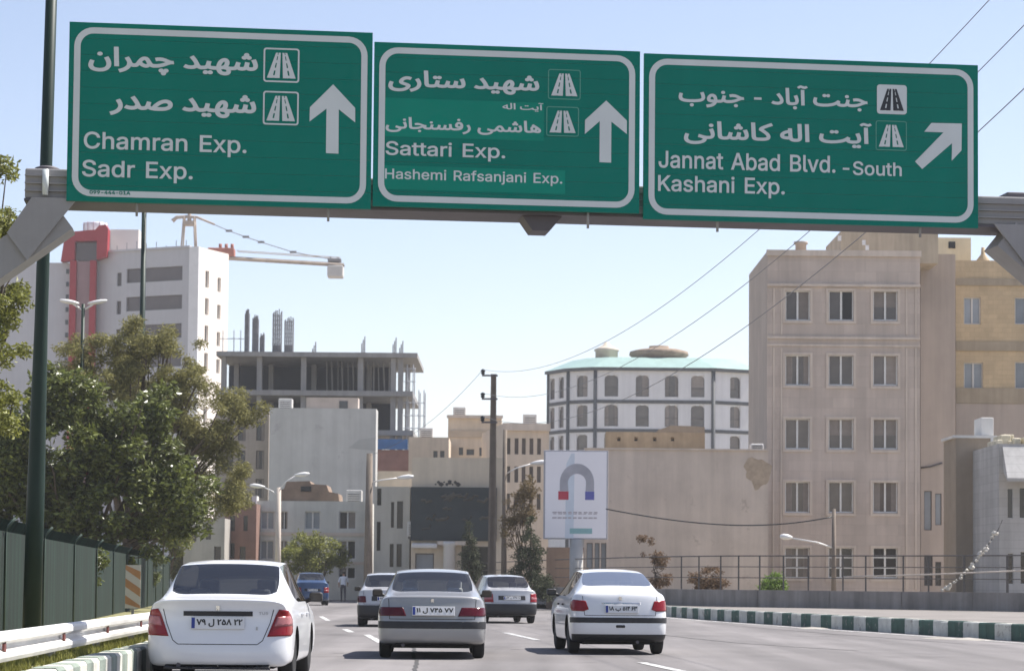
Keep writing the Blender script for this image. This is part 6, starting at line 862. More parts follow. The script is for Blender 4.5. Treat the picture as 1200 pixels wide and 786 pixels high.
road_symbol(s, lc, 642, 81.5, 680, 118, 'faint'); road_symbol(s, lc, 640, 125, 678, 161, 'faint')
s, lc = sign('green sign reading Jannat Abad Blvd. South and Kashani Exp. with a slanting arrow', (755,62),(1146,78),(1145,270.5),(753.5,254))
k3 = 1/2.6087; z3_ = lambda *q: [(x*k3+740, y*k3+40) for x, y in q]
words(s, lc, 'جنت آباد - جنوب', 794.8, 96, 1016, 133, True, .025); words(s, lc, 'آیت اله کاشانی', 801, 138, 1021, 176, True, .025)
words(s, lc, 'Jannat Abad Blvd.', 771.4, 177, 978.4, 203.5); words(s, lc, '-South', 987, 189, 1056, 207.5); words(s, lc, 'Kashani Exp.', 770.7, 205, 919, 233.5)
arrow(s, lc, z3_((893,300),(915,273),(1008,275),(1007,357),(977,389),(978,335),(887,414),(865,391),(952,302)))
road_symbol(s, lc, 1027, 99.5, 1062, 135, 'solid'); road_symbol(s, lc, 1025.5, 141.6, 1062, 177.5, 'faint')

# ================================================================== lamp posts, poles and wires
M_pgr = mat('green_post_paint', (0.006,0.022,0.015), .5, .15, 2.0, spec=.3)
M_wood = mat('weathered_concrete_pole', (0.20,0.165,0.135), .9, .2, 1.5, streak=.25)
M_lamp = mat('pale_lamp_housing', (0.72,0.71,0.69), .4, .05)
p = at(36, 75); tp = P(62, -60, F/75)
lp = empty('lamp_post', p, 'tall dark green lamp post by the guard rail behind the left end of the gantry', 'lamp post')
mb = MB(); dx = tp.x-p.x
mb.lathe([(.145,0),(.14,2.6),(.105,5.2),(.10,7.0),(.085,12.4)],18); po = obj('pole', mb, M_pgr, lp)
mb = MB(); mb.lathe([(.26,0),(.26,.05),(.19,.08)],18); obj('base_plate', mb, M_pgr, lp)
mb = MB()
mb.tube([(0,0,12.3),(.25,-.3,12.7),(.9,-1.2,12.9)],.045,8); obj('arm', mb, M_pgr, lp)
mb = MB(); mb.bbox(.75,-1.75,12.82,1.05,-1.15,12.98,.05); obj('luminaire', mb, M_lamp, lp)
lp.rotation_euler = (0, math.atan2(dx, tp.z), 0)
p = at(161, 28.5); g2 = empty('lamp_post', p, 'thin dark green lamp post vanishing behind the first sign', 'lamp post')
mb = MB(); mb.lathe([(.16,0),(.13,8),(.10,16.4)],14); obj('pole', mb, M_pgr, g2); mb = MB(); mb.tube([(0,0,16.3),(.3,0,16.5),(.8,0,16.55)],.04,6); obj('arm', mb, M_pgr, g2)
mb = MB(); mb.bbox(.75,-.14,16.49,1.25,.14,16.61,.04); obj('luminaire', mb, M_lamp, g2)
p = at(91, 30); g3 = empty('street_lamp', p, 'twin headed street lamp in front of the red tower shaft', 'street lamp')
mb = MB(); mb.lathe([(.11,0),(.07,11.95)],12); obj('pole', mb, M_pgr, g3)
for sg in (-1,1):
    mb = MB(); mb.tube([(0,0,11.7),(sg*.25,0,11.85),(sg*.4,0,11.95)],.04,6); ar = obj('arm', mb, M_lamp, g3)
    mb = MB(); mb.lathe([(0,-.4),(.07,-.36),(.12,-.1),(.12,.15),(.06,.38),(0,.4)],12,Matrix.Translation((sg*.55,0,12.03))@Matrix.Rotation(R(90-sg*10),4,'Y')@Matrix.Scale(.7,4,(1,0,0))); obj('luminaire', mb, M_lamp, ar)

def lamp_pole(lab, px, s_, ytop, lamps, wdt=.16, m=None, name='street_lamp', lsz=.42):
    p = at(px, s_); e = empty(name, p, lab, 'street lamp'); h_ = (hz(px)-ytop)/s_+CAMH
    mb = MB(); mb.lathe([(wdt,0),(wdt*.62,h_)],10); obj('pole', mb, m or M_wood, e)
    for (lx_, ly_, y0) in lamps:
        x = (lx_-px)/s_; z = (hz(px)-ly_)/s_+CAMH; z0 = (hz(px)-y0)/s_+CAMH; sg = 1 if x > 0 else -1
        mb = MB(); mb.tube([(0,0,z0),(x*.3,0,z0+(z-z0)*.55),(x*.75,0,z-.02)],.035,6); ar = obj('arm', mb, M_lamp, e)
        L = lsz; M_ = Matrix.Translation((x*.75+sg*L*.7,0,z+.02))@Matrix.Rotation(R(84)*sg,4,'Y')
        mb = MB(); mb.lathe([(0,-L),(.05,-L*.9),(.11,-.2*L),(.12,.4*L),(.06,L*.92),(0,L)],12,M_); obj('luminaire', mb, M_lamp, ar)
    return e
lamp_pole('pale street lamp with two arms in front of the grey stone house', 325, 22, 571, [(352,556,574),(300,570,582)], .18, M_trim)
lamp_pole('thick brown pole with a lamp arm beside the narrow windowed house', 431, 24, 531, [(478,559,566)], .24)
lamp_pole('slim brown pole with a curved lamp arm right of the tall utility pole', 590, 24.5, 503, [(634,542,556)], .15)
lamp_pole('short brown pole with long lamp arm before the beige apartment block', 977, 30, 596, [(910,630,642)], .11, lsz=.26)
lamp_pole('low pale lamp above the shop wall', 500, 19.5, 540, [(522,536,541)], .09, M_trim) if False else None

def utility_pole(p, h_, lab):
    e = empty('utility_pole', p, lab, 'utility pole'); mb = MB()
    a, c = .21, .13                              # an H-shaped tapering concrete pole
    for sg in (-1,1):
        mb.prism([(sg*a,0),(sg*(a-.1),0),(sg*(c-.06),h_),(sg*c,h_)], lambda x, zz, t: Vector((x,-.12+t,zz)), .24)
    mb.prism([(-a+.1,0),(a-.1,0),(c-.06,h_),(-c+.06,h_)], lambda x, zz, t: Vector((x,-.04+t,zz)), .08)
    obj('pole', mb, M_wood, e)
    for k in range(3):
        z = h_-.08-k*1.1; mb = MB(); mb.box(-.55,-.17,z-.04,.2,-.11,z+.04); ar = obj('crossarm', mb, M_galvd, e)
        mb = MB(); mb.lathe([(.03,0),(.10,.04),(.10,.09),(.06,.11),(.11,.15),(.11,.2),(.04,.26)],10,Matrix.Translation((-.5,-.14,z+.04))); obj('insulator', mb, M_sbk, ar)
    return e
pu = at(576, 25); hu = (682-438)/25.0+CAMH
utility_pole(pu, hu, 'tall brown concrete utility pole with three insulator arms in the middle')
pn = Vector((11.1,28,0)); utility_pole(pn, 13.9, 'concrete utility pole beyond the right edge of the road')
M_cable = mat('grey_cable', (0.19,0.19,0.20), .6, 0)
for k, (r_, lab) in enumerate(((.009,'uppermost overhead cable from the tall utility pole'),(.009,'middle overhead cable from the tall utility pole'),(.010,'lowest overhead cable from the tall utility pole'))):
    a = Vector((pu.x-.5,pu.y-.14,hu+.2-k*1.1)); e_ = Vector((pn.x-.5,pn.y-.14,14.0-k*1.1)); mb = MB(); pts = []
    for i in range(49):
        t = i/48; q = a.lerp(e_, t); q.z -= 4*3.1*t*(1-t); pts.append(q)
    mb.tube(pts, r_, 6); c = obj('power_cable', mb, M_cable); tag(c, lab, 'power cable', 'overhead cables')
mb = MB(); a = P(710,596,F/29.5); e_ = P(976,605,F/29.8); pts = []
for i in range(25):
    t = i/24; q = a.lerp(e_, t); q.z -= 4*.42*t*(1-t)*(1+.5*(t-.3)); pts.append(q)
mb.tube(pts,.028,6); tag(obj('service_cable', mb, M_sbk),'slack black cable hanging in front of the blank plaster wall','cable')
mb = MB(); a = Vector((pu.x-.5,pu.y-.14,hu+.2)); e_ = at(431,24,7.3); pts = []
for i in range(17):
    t = i/16; q = a.lerp(e_, t); q.z -= 4*.6*t*(1-t); pts.append(q)
mb.tube(pts,.010,5); tag(obj('power_cable', mb, M_cable),'thin cable sloping left from the tall utility pole top','power cable','overhead cables')

# ================================================================== magnet billboard
p = at(675, 26.5); bb_ = empty('billboard', p, 'upright white billboard with a horseshoe magnet picture on a post', 'billboard', R(-3))
bx_ = lambda px: (px-675)/26.5; bz = lambda py: (683-py)/26.5+CAMH
M_bw = mat('billboard_print_white', (0.80,0.79,0.84), .45, .03, .4); M_bg = mat('print_grey', (0.36,0.36,0.41), .45, .15, 1.2); M_br = mat('print_red', (0.42,0.04,0.07), .45, .06); M_bb = mat('print_blue', (0.11,0.12,0.40), .45, .06); M_bt = mat('print_teal', (0.23,0.42,0.44), .45, .1); M_bl = mat('print_pale_blue', (0.58,0.64,0.73), .45, .06); M_btx = mat('print_text', (0.40,0.36,0.40), .45, .1)
mb = MB(); mb.bbox(bx_(636),-.16,bz(632),bx_(711.5),.16,bz(528),.02); obj('panel', mb, mat('billboard_frame',(0.34,0.34,0.38),.4,.05), bb_)
mb = MB(); mb.box(bx_(638),-.172,bz(630.5),bx_(709.8),-.161,bz(529.5)); pic = obj('poster', mb, M_bw, bb_)
mb = MB(); mb.lathe([(.30,0),(.30,bz(632))],16); obj('post', mb, mat('billboard_post',(0.44,0.43,0.41),.6,.1,streak=.1), bb_)
mb = MB(); q = lambda x, y: (bx_(x*.2418+620), bz(y*.2418+510))
mb.prism([q(172,500),q(213,500),q(216,90),q(200,90),q(176,140)], lambda a, c, t: Vector((a,-.1745+t,c)), .002); obj('print_stripe', mb, M_bl, pic)
cx_, cz_ = q(228,232); ro, ri = 83/4.136/26.5, 44/4.136/26.5; ol = []
for i in range(25): a = math.pi*i/24; ol.append((cx_+ro*math.cos(a), cz_+ro*1.12*math.sin(a)))
ol += [q(145,270),q(187,270)]
for i in range(25): a = math.pi*(1-i/24); ol.append((cx_+ri*math.cos(a), cz_+ri*1.0*math.sin(a)))
ol += [q(270,270),q(311,270)]
mb = MB(); n_ = 25
f3 = lambda x, zz, y: mb.bm.verts.new((x,y,zz))
O_ = [q(311,272)]+[(cx_+ro*math.cos(math.pi*i/24),cz_+ro*1.12*math.sin(math.pi*i/24)) for i in range(25)]+[q(145,272)]
I_ = [q(270,272)]+[(cx_+ri*math.cos(math.pi*i/24),cz_+ri*math.sin(math.pi*i/24)) for i in range(25)]+[q(187,272)]
vo = [f3(*a,-.1775) for a in O_]; vi = [f3(*a,-.1775) for a in I_]
for i in range(len(vo)-1): mb.bm.faces.new((vi[i],vo[i],vo[i+1],vi[i+1]))
obj('magnet_print', mb, M_bg, pic)
for (x0, x1, m_) in ((138,188,M_br),(268,312,M_bb)):
    (a, c), (d, e_) = q(x0,314), q(x1,273); mb = MB(); flat(mb, [(a,c),(d,c),(d,e_),(a,e_)], -.1785); obj('magnet_tip_print', mb, m_, pic, fix=False)
for (x0, y0, x1, y1, m_) in ((108,372,335,378,M_btx),(112,380,330,384,M_btx),(108,398,332,405,M_btx),(195,452,303,478,M_bt)):
    (a, c), (d, e_) = q(x0,y1), q(x1,y0)
    if m_ is M_bt: mb = MB(); flat(mb, [(a,c),(d,c),(d,e_),(a,e_)], -.1785); obj('print_button', mb, m_, pic, fix=False)
    else:
        nn = 9
        for i in range(nn):
            mb = MB(); xa = a+(d-a)*(i+.08)/nn; xb = a+(d-a)*(i+random.uniform(.7,.95))/nn; flat(mb, [(xa,c),(xb,c),(xb,e_),(xa,e_)], -.1785); obj('print_line', mb, m_, pic, fix=False)

# ================================================================== parapet, railing and garland on the right
mb = MB(); pw2 = PW
oo = offs(pw2, .30); o1 = offs(pw2, .03)
def hgt(i): return 1.02
for i in range(len(pw2)-1):
    a, b_, c, d = pw2[i], pw2[i+1], oo[i+1], oo[i]; z0, z1 = .2, 1.0
    if i % 6 == 5: b_ = a.lerp(b_, .96); c = d.lerp(c, .96)
    mb.quad([(a.x,a.y,z0),(b_.x,b_.y,z0),(b_.x,b_.y,z1),(a.x,a.y,z1)]); mb.quad([(d.x,d.y,z1),(c.x,c.y,z1),(c.x,c.y,z0),(d.x,d.y,z0)]); mb.quad([(a.x,a.y,z1),(b_.x,b_.y,z1),(c.x,c.y,z1),(d.x,d.y,z1)])
pr = obj('parapet_wall', mb, mat('parapet_concrete',(0.26,0.24,0.225),.9,.18,.9,streak=.3,bump=.4)); tag(pr,'low weathered concrete parapet wall along the right pavement','wall')
fe = empty('railing', (0,0,0), 'dark steel railing with slim posts standing on the low concrete parapet', 'railing')
rl = offs(pw2, .15); M_rail = mat('dark_rail_paint',(0.085,0.078,0.075),.6,.2,2)
cum = [0.0]
for i in range(1, len(rl)): cum.append(cum[-1]+(rl[i]-rl[i-1]).length)
for z in (1.45,1.85,2.25):
    mb = MB(); mb.tube([(q_.x,q_.y,z) for q_ in rl[::2]], 0.026 if z > 2 else .018, 6); obj('rail', mb, M_rail, fe)
tgt = [800,818,843,863,894,912,950,992,1022,1056,1095,1133,1175]; used = set()
for px in tgt:
    bi = min(range(len(rl)), key=lambda i: abs((600+F*rl[i].x/rl[i].y)-px))
    q_ = rl[bi]; mb = MB(); r_ = .038 if px in (1133,1175) else .026
    mb.box(q_.x-r_,q_.y-r_,.99,q_.x+r_,q_.y+r_,2.27); obj('post', mb, M_rail, fe)
q0 = min(rl, key=lambda v: abs(600+F*v.x/v.y-1100)); q1 = min(rl, key=lambda v: abs(600+F*v.x/v.y-1163))
ga = empty('garland', (q0.x,q0.y-.2,1.05), 'string of pale white tufts rising slantwise over the railing', 'garland'); q1 = Vector((q1.x,q1.y-.2,0))
dz = 2.05; dv = Vector((q1.x-q0.x,q1.y-q0.y+.2,dz)); mb = MB(); mb.tube([Vector((0,0,0))+dv*t+Vector((0,0,-.25*math.sin(math.pi*t))) for t in [i/12 for i in range(13)]]+[dv+Vector((.15,0,.35))],.018,5); obj('cord', mb, M_rail, ga)
M_tuft = mat('white_plastic_tuft',(0.52,0.50,0.45),.8,.25,6)
for k in range(20):
    t = (k+.3)/20; c = dv*t+Vector((random.uniform(-.05,.05),-.04,-.25*math.sin(math.pi*t))); r_ = random.choice([.035,.05,.06,.09]); b0 = bmesh.new(); bmesh.ops.create_icosphere(b0, subdivisions=2, radius=r_)
    for v in b0.verts: v.co *= random.uniform(.6,1.25); v.co.x *= 1.25
    mb = MB(); mb.merge(b0, 0, Matrix.Translation(c)); obj('tuft', mb, M_tuft, ga)
qa = min(rl, key=lambda v: abs(600+F*v.x/v.y-995)); qb = min(rl, key=lambda v: abs(600+F*v.x/v.y-1200))
mb = MB(); mb.tube([(qa.x,qa.y-.25,1.5),((qa.x+qb.x)/2,(qa.y+qb.y)/2-.25,1.6),(qb.x,qb.y-.25,1.75)],.03,6); tag(obj('pipe', mb, M_trim),'thin pale pipe running along the railing','pipe')

# ================================================================== guard rail, fence and marker on the left
M_gr = mat('white_rail_paint',(0.66,0.645,0.62),.45,.08,1.2,streak=.12,spec=.5)
M_refl = mat('red_brown_reflector',(0.16,0.045,0.035),.4,.2,5)
def gpt(Y): 
    X = -3.37-.0504*Y
    if Y > 45: X -= .00075*(Y-45)**2
    return Vector((X, Y, 0))
gd = empty('guard_rail', gpt(18), 'white double waved steel guard rail along the left verge', 'guard rail'); g0 = gpt(18)
prof = [(-.03,.46),(.035,.475),(.05,.51),(.05,.545),(-.02,.585),(-.025,.615),(.05,.655),(.05,.695),(.035,.725),(-.03,.735)]
mb = MB(); ys = [6+1.9*k for k in range(46)]; rows_ = []
for Y in ys:
    c = gpt(Y); t = (gpt(Y+.1)-gpt(Y-.1)).normalized(); sd = Vector((t.y,-t.x,0)); rows_.append([c+sd*a+Vector((0,0,zz))-g0 for a, zz in prof])
for i in range(len(rows_)-1):
    for j in range(len(prof)-1): f = mb.quad([rows_[i][j],rows_[i+1][j],rows_[i+1][j+1],rows_[i][j+1]])
bmesh.ops.remove_doubles(mb.bm, verts=mb.bm.verts, dist=1e-4)
bmesh.ops.solidify(mb.bm, geom=list(mb.bm.faces), thickness=.006); obj('beam', mb, M_gr, gd)
for k in range(20):
    Y = 13.2+3.81*k; c = gpt(Y)-g0; t = (gpt(Y+.1)-gpt(Y-.1)).normalized(); sd = Vector((t.y,-t.x,0)); ang = math.atan2(t.y,t.x)-math.pi/2
    mb = MB(); mb.box(-.06,-.05,.30,.02,.05,.70); po = obj('post', mb, M_galv, gd); po.location = c-sd*.09; po.rotation_euler = (0,0,ang)
    mb = MB(); mb.prism([(-.05,-.03),(.05,-.045),(.06,0),(.05,.045),(-.05,.03)], lambda a, c_, t_: Vector((.012+t_,a,.60+c_)), .02); rr = obj('reflector', mb, M_refl, gd); rr.location = c; rr.rotation_euler = (0,0,ang)
for Y in (15.0,37.5,49):
    c = gpt(Y)-g0; t = (gpt(Y+.1)-gpt(Y-.1)).normalized(); sd = Vector((t.y,-t.x,0)); mb = MB()
    for j in range(len(prof)-1):
        q_ = [c+sd*(a+.007)+t*k+Vector((0,0,zz)) for k, (a, zz) in ((-.55,prof[j]),(.55,prof[j]),(.55,prof[j+1]),(-.55,prof[j+1]))]; mb.quad(q_)
    obj('splice_plate', mb, M_galv, gd)

M_fg = mat('green_fence_paint',(0.0065,0.019,0.0135),.8,.2,1.0,isl=.6,spec=.4); M_fp = mat('pale_green_post',(0.06,0.09,0.07),.5,.15,2)
def fpt(Y): return Vector((-4.84-.1014*Y, Y, .10))
fn = empty('mesh_fence', fpt(43), 'dark green vertical bar fence with bent topped posts below the trees', 'fence'); f0 = fpt(43)
fd = (fpt(2)-fpt(1)).normalized(); fs = Vector((fd.y,-fd.x,0)); ang = math.atan2(fd.y,fd.x)-math.pi/2
ydone = []; Y = 22.0
post_y = [30.5,37,43.5,51,59,66.7,74,81,88,95,102,109,116]
for i in range(len(post_y)-1):
    ya, yb = post_y[i], post_y[i+1]; mb = MB(); n_ = int((yb-ya)/.125)
    for k in range(n_):
        c = fpt(ya+(yb-ya)*(k+.5)/n_)-f0; r_ = .018
        mb.box(c.x-r_,c.y-.03,0,c.x+r_,c.y+.03,1.95)
        q_ = c-fs*.0; mb.quad([(c.x-r_,c.y-.02,1.951),(c.x+r_,c.y-.02,1.951),(c.x+.12+r_,c.y-.02,2.15),(c.x+.12-r_,c.y-.02,2.15)])
    for z in (.2,1.0,1.87):
        a = fpt(ya)-f0-fs*.04; b_ = fpt(yb)-f0-fs*.04; mb.tube([a+Vector((0,0,z)),b_+Vector((0,0,z))],.025,4)
    obj('bar_panel', mb, M_fg, fn)
for Y in post_y:
    c = fpt(Y)-f0+fs*.05; mb = MB(); mb.tube([c, c+Vector((0,0,1.91)), c+Vector((.05,0,2.05)), c+Vector((.17,0,2.19))],.024,8); obj('post', mb, M_fp, fn)
mb = MB()                                        # dense green sheeting lashed behind the bars
for i in range(len(post_y)-1):
    a = fpt(post_y[i])-f0-fs*.10; b_ = fpt(post_y[i+1])-f0-fs*.10
    if i == 0: continue
    mb.quad([a, b_, b_+Vector((0,0,1.89)), a+Vector((0,0,1.89))])
obj('screen_sheet', mb, mat('green_screen_cloth',(0.004,0.012,0.009),.85,.25,.8,streak=.2), fn)
p = at(155, 55, .20); hm = empty('hazard_marker', p, 'orange and white striped hazard marker plate on a post before the green fence', 'hazard marker', R(4))
mb = MB(); mb.box(-.16,-.012,.38,.16,.012,1.30); pl = obj('plate', mb, mat('marker_white',(0.52,0.48,0.41),.5,.08,3), hm)
for k in range(3):
    z0 = .38+.36*k-.06; mb = MB(); a = [(-.16,z0+.16),(.16,z0-.06),(.16,z0+.12),(-.16,z0+.34)]
    a = [(x, min(max(zz,.38),1.30)) for x, zz in a]; flat(mb, a, -.0145); obj('stripe', mb, mat('marker_orange',(0.40,0.20,0.085),.5,.15,3), pl, fix=False)
mb = MB(); mb.box(-.03,.013,-.15,.03,.05,1.25); obj('post', mb, M_galv, hm)

# ================================================================== trees and plants
def leaf_mat(name, col, isl=.4, trans=.25, rough=.45, spec=.4):
    return mat(name, col, rough, .18, .6, isl=isl, trans=trans, spec=spec)
M_bark = mat('bark', (0.10,0.075,0.055), .95, .25, 3, bump=.6)
def crown_mesh(clumps, n, size, aspect, m, name, parent, flat_=.35, droop=0.0, rnd=random):
    """leaf blades scattered through many small clumps; clumps are (centre, radius)"""
    vs, fs = [], []; tot = sum(c[1]**2 for c in clumps)
    for c, r in clumps:
        for _ in range(max(3, int(n*r*r/tot))):
            while True:
                q = Vector((rnd.uniform(-1,1),rnd.uniform(-1,1),rnd.uniform(-1,1)))
                if q.length < 1: break
            q = q*(.55+.45*q.length); p = c+Vector((q.x*r,q.y*r,q.z*r*.8))
            a = Vector((rnd.gauss(0,1),rnd.gauss(0,1),rnd.gauss(0,1)*.6-droop)).normalized()
            nrm = Vector((rnd.gauss(0,1),rnd.gauss(0,1),rnd.gauss(.6,.8))); b = a.cross(nrm)
            if b.length < .1: continue
            b.normalize(); L = size*rnd.uniform(.6,1.35); W_ = L*aspect; cn = a.cross(b)
            k = len(vs); bend = cn*L*.12
            vs += [p, p+a*L*.5+b*W_*.5+bend, p+a*L, p+a*L*.5-b*W_*.5+bend]; fs += [(k,k+1,k+2),(k,k+2,k+3)]
    me = bpy.data.meshes.new(name); me.from_pydata([tuple(v) for v in vs], [], fs); me.materials.append(m); return link(name, me, parent)
def branch(mb, a, b, r0, r1, wob, rnd):
    pts = []; d = b-a; n_ = 6
    for i in range(n_+1):
        t = i/n_; q = a+d*t; 
        if 0 < i < n_: q += Vector((rnd.uniform(-1,1),rnd.uniform(-1,1),rnd.uniform(-.5,.5)))*wob
        pts.append(q)
    mb.tube(pts, r0, 7, r1); return pts
def tree(name, label, p, lobes, n, size, aspect, m, seed, trunk_h, tr=.14, nclump=60, cr=.38, droop=0, forks=9, gap=.25, cat='tree', group=None, stem_xy=(0,0), k=1.0):
    """lobes: (x, y, z, rx, ry, rz) ellipsoids in metres from the trunk's foot; clumps fill their outer shells, leaving gaps"""
    lobes = [(*l[:3], l[3]*k, l[4]*k, l[5]*k) for l in lobes]; cr *= k; size *= k**.7; rnd = random.Random(seed); e = empty(name, p, label, cat, 0, group); cl = []; wt = [l[3]*l[5] for l in lobes]
    while len(cl) < nclump:
        l = rnd.choices(lobes, wt)[0]; q = Vector((rnd.gauss(0,1),rnd.gauss(0,1),rnd.gauss(0,1))).normalized()*rnd.uniform(.35,1.0)**.6
        c = Vector((l[0]+q.x*l[3], l[1]+q.y*l[4], l[2]+q.z*l[5]))
        if c.z < .3: continue
        cl.append((c, cr*rnd.uniform(.55,1.5)))
    mb = MB(); base = Vector((stem_xy[0],stem_xy[1],0)); topz = Vector((base.x*.6,base.y*.6,trunk_h))
    branch(mb, base, topz, tr, tr*.7, tr*.25, rnd)
    for c, r in rnd.sample(cl, min(forks, len(cl))): 
        pts = branch(mb, topz-Vector((0,0,rnd.uniform(0,trunk_h*.3))), c, tr*.5, tr*.09, .12, rnd)
        for c2, r2 in sorted(cl, key=lambda k: (k[0]-c).length)[1:4]: branch(mb, pts[4], c2, tr*.16, tr*.05, .06, rnd)
    obj('trunk', mb, M_bark, e); crown_mesh(cl, n, size, aspect, m, 'crown', e, droop=droop, rnd=rnd); return e
ML_dark = leaf_mat('dark_glossy_leaf', (0.122,0.142,0.034), .6, .30, .36, .5)
ML_olive = leaf_mat('olive_brown_leaf', (0.235,0.222,0.085), .4, .38, .6, .25)
ML_yel = leaf_mat('yellow_green_leaf', (0.21,0.22,0.05), .4, .35, .5)
ML_con = leaf_mat('dusty_conifer', (0.075,0.085,0.048), .4, .1, .7, .2)
ML_dry = leaf_mat('dry_leaf', (0.20,0.135,0.085), .4, .2, .8, .2)
ML_brt = leaf_mat('bright_green_leaf', (0.16,0.24,0.05), .4, .3, .45)
# feathery olive tree, furthest of the roadside group
S = 30.0; p = at(150, S, .08); X = lambda px: (px-150)/S; Z = lambda py: (678-py)/S+CAMH-.08
tree('feathery_tree', 'tall feathery olive brown tree behind the fence with its crown in front of the tower', p,
     [(X(120),.5,Z(455),1.7,1.8,1.6),(X(150),0,Z(402),.75,.9,.85),(X(200),.3,Z(420),1.0,1.2,1.0),(X(235),0,Z(480),1.4,1.5,1.3),(X(280),0,Z(478),.66,.8,.36),(X(255),.2,Z(560),1.05,1.2,1.3),(X(185),.5,Z(520),1.8,1.6,1.6),(X(85),.5,Z(420),.7,.8,.7),(X(125),.4,Z(440),.7,.8,.8),(X(205),.3,Z(585),.9,1.0,.7)],
     62000, .15, .24, ML_olive, 11, 2.6, .2, 380, .27, .5, 30, k=38/30)
# dark glossy broadleaf in front of it
S = 34.0; p = at(95, S, .08); X = lambda px: (px-95)/S; Z = lambda py: (678-py)/S+CAMH-.08
tree('broadleaf_tree', 'dense dark green glossy leaved tree just behind the green fence', p,
     [(X(60),0,Z(520),1.6,1.3,1.3),(X(150),.3,Z(530),1.5,1.3,1.25),(X(0),0,Z(560),1.4,1.2,1.2),(X(170),0,Z(470),.7,.8,.7),(X(70),0,Z(455),.9,.8,.6),(X(200),.6,Z(585),1.1,1.0,.95),(X(110),0,Z(600),1.8,1.1,.8),(X(20),0,Z(615),1.4,1,.8),(X(90),.2,Z(640),2.0,1,.7)],
     46000, .185, .46, ML_dark, 5, 1.6, .18, 400, .30, .2, 22, k=46/34)
for px_, s_, wd, ht, sd, m_, lab in ((30,42,2.0,1.0,51,ML_dark,'dark leafy bush filling the foot of the broadleaf tree behind the fence'),(125,28,2.4,1.3,52,ML_dark,'dark leafy bush behind the middle of the green fence'),(222,19,1.3,1.5,53,ML_olive,'olive brown bush at the foot of the feathery tree')):
    p = at(px_, s_, .08); tree('bush', lab, p, [(0,.4,ht+.55,wd,.8,ht),(-wd*.5,.3,ht+.4,wd*.6,.7,ht*.8),(wd*.5,.4,ht+.5,wd*.6,.7,ht*.8)], 14000, .14, .42, m_, sd, .5, .06, 120, .28, .2, 12, cat='bush')
# branch of a lighter tree reaching in at the left edge
S = 52.0; p = at(-40, S, .08); X = lambda px: (px+40)/S; Z = lambda py: (677-py)/S+CAMH-.08
tree('leaning_tree', 'light yellow green tree reaching into the picture at the left edge', p,
     [(X(-10),0,Z(350),.75,.9,.55),(X(-25),0,Z(265),.85,.9,.5),(X(-5),0,Z(405),.6,.8,.45),(X(-55),0,Z(400),1.1,1.1,1.6),(X(-15),0,Z(480),.75,.8,.6),(X(-20),0,Z(200),.5,.6,.3)],
     12000, .14, .42, ML_yel, 21, 4.2, .13, 90, .27, .2, 14)
S = 23.0; p = at(195, S, .3); X = lambda px: (px-195)/S; Z = lambda py: (678-py)/S+CAMH-.08
tree('roadside_shrub', 'pale yellow green shrub where the fence meets the white sedan', p,
     [(X(195),0,Z(620),.55,.6,.75),(X(170),.3,Z(600),.7,.7,.55),(X(212),.2,Z(585),.35,.5,.5),(X(205),.1,Z(638),.45,.5,.4)], 9000, .12, .42, ML_yel, 8, 1.0, .1, 90, .2, .2, 12, cat='shrub', k=40/23)
S = 19.5; p = at(370, S, 0); X = lambda px: (px-370)/S; Z = lambda py: (680-py)/S+CAMH
tree('round_tree', 'small round yellow green street tree in front of the grey stone house', p,
     [(0,0,Z(648),1.5,1.5,1.0),(X(345),0,Z(655),.8,.8,.65),(X(392),0,Z(652),.7,.8,.7),(X(368),0,Z(636),.75,.8,.45)], 9000, .15, .45, ML_yel, 9, 1.1, .12, 90, .28, .2, 12, k=24/19.5)
# plants around the billboard and the utility pole
def conifer(lab, px, s_, ytop, wd, seed, m, n=7000, size=.15):
    p = at(px, s_); rnd = random.Random(seed); e = empty('conifer', p, lab, 'tree'); h_ = (683-ytop)/s_+CAMH; cl = []
    for k in range(80):
        t = rnd.uniform(.08,1)**.9; a = rnd.uniform(0,6.28); r_ = wd*(1-t)**.8*rnd.uniform(.45,1)+.05
        cl.append((Vector((r_*math.cos(a),r_*math.sin(a),.4+t*(h_-.4)-r_*.15)), .32*(1.15-t)+.07))
    mb = MB(); branch(mb, Vector((0,0,0)), Vector((0,0,h_*.95)), .09, .015, .03, rnd)
    for c, r_ in cl[::4]: mb.tube([(0,0,max(.2,c.z+.05)),c],.02,4,.008)
    obj('trunk', mb, M_bark, e); crown_mesh(cl, n, size, .26, m, 'crown', e, droop=.35, rnd=rnd); return e
conifer('broad dusty dark conifer left of the magnet billboard', 621, 27, 606, 1.15, 31, ML_con)
conifer('slim dark conifer beside the shop column', 549, 23.5, 612, .65, 32, ML_con, 5000)
S = 26.0; p = at(610, S, 0); X = lambda px: (px-610)/S; Z = lambda py: (682-py)/S+CAMH
tree('sparse_tree', 'sparse brownish tree behind the slim pole left of the billboard', Vector((p.x,p.y+1.6,0)),
     [(0,0,Z(592),.75,.7,1.1),(X(622),0,Z(565),.45,.5,.6),(X(602),0,Z(620),.6,.6,.7)], 4200, .12, .4, mat('olive_dry_leaf',(0.165,0.120,0.055),.7,.2,.6,isl=.4,trans=.25), 33, 2.0, .07, 55, .24, .2, 12)
S = 29.5; p = at(768, S, .37); X = lambda px: (px-768)/S; Z = lambda py: (683.5-py)/S+CAMH-.37
tree('dry_sapling', 'dry crooked sapling with withered tufts before the blank plaster wall', p,
     [(X(757),0,Z(632),.28,.25,.18),(X(772),0,Z(655),.30,.28,.30),(X(775),0,Z(680),.38,.3,.3),(X(752),0,Z(650),.10,.1,.08)], 2300, .11, .38, ML_dry, 34, 1.3, .045, 34, .14, .2, 10)
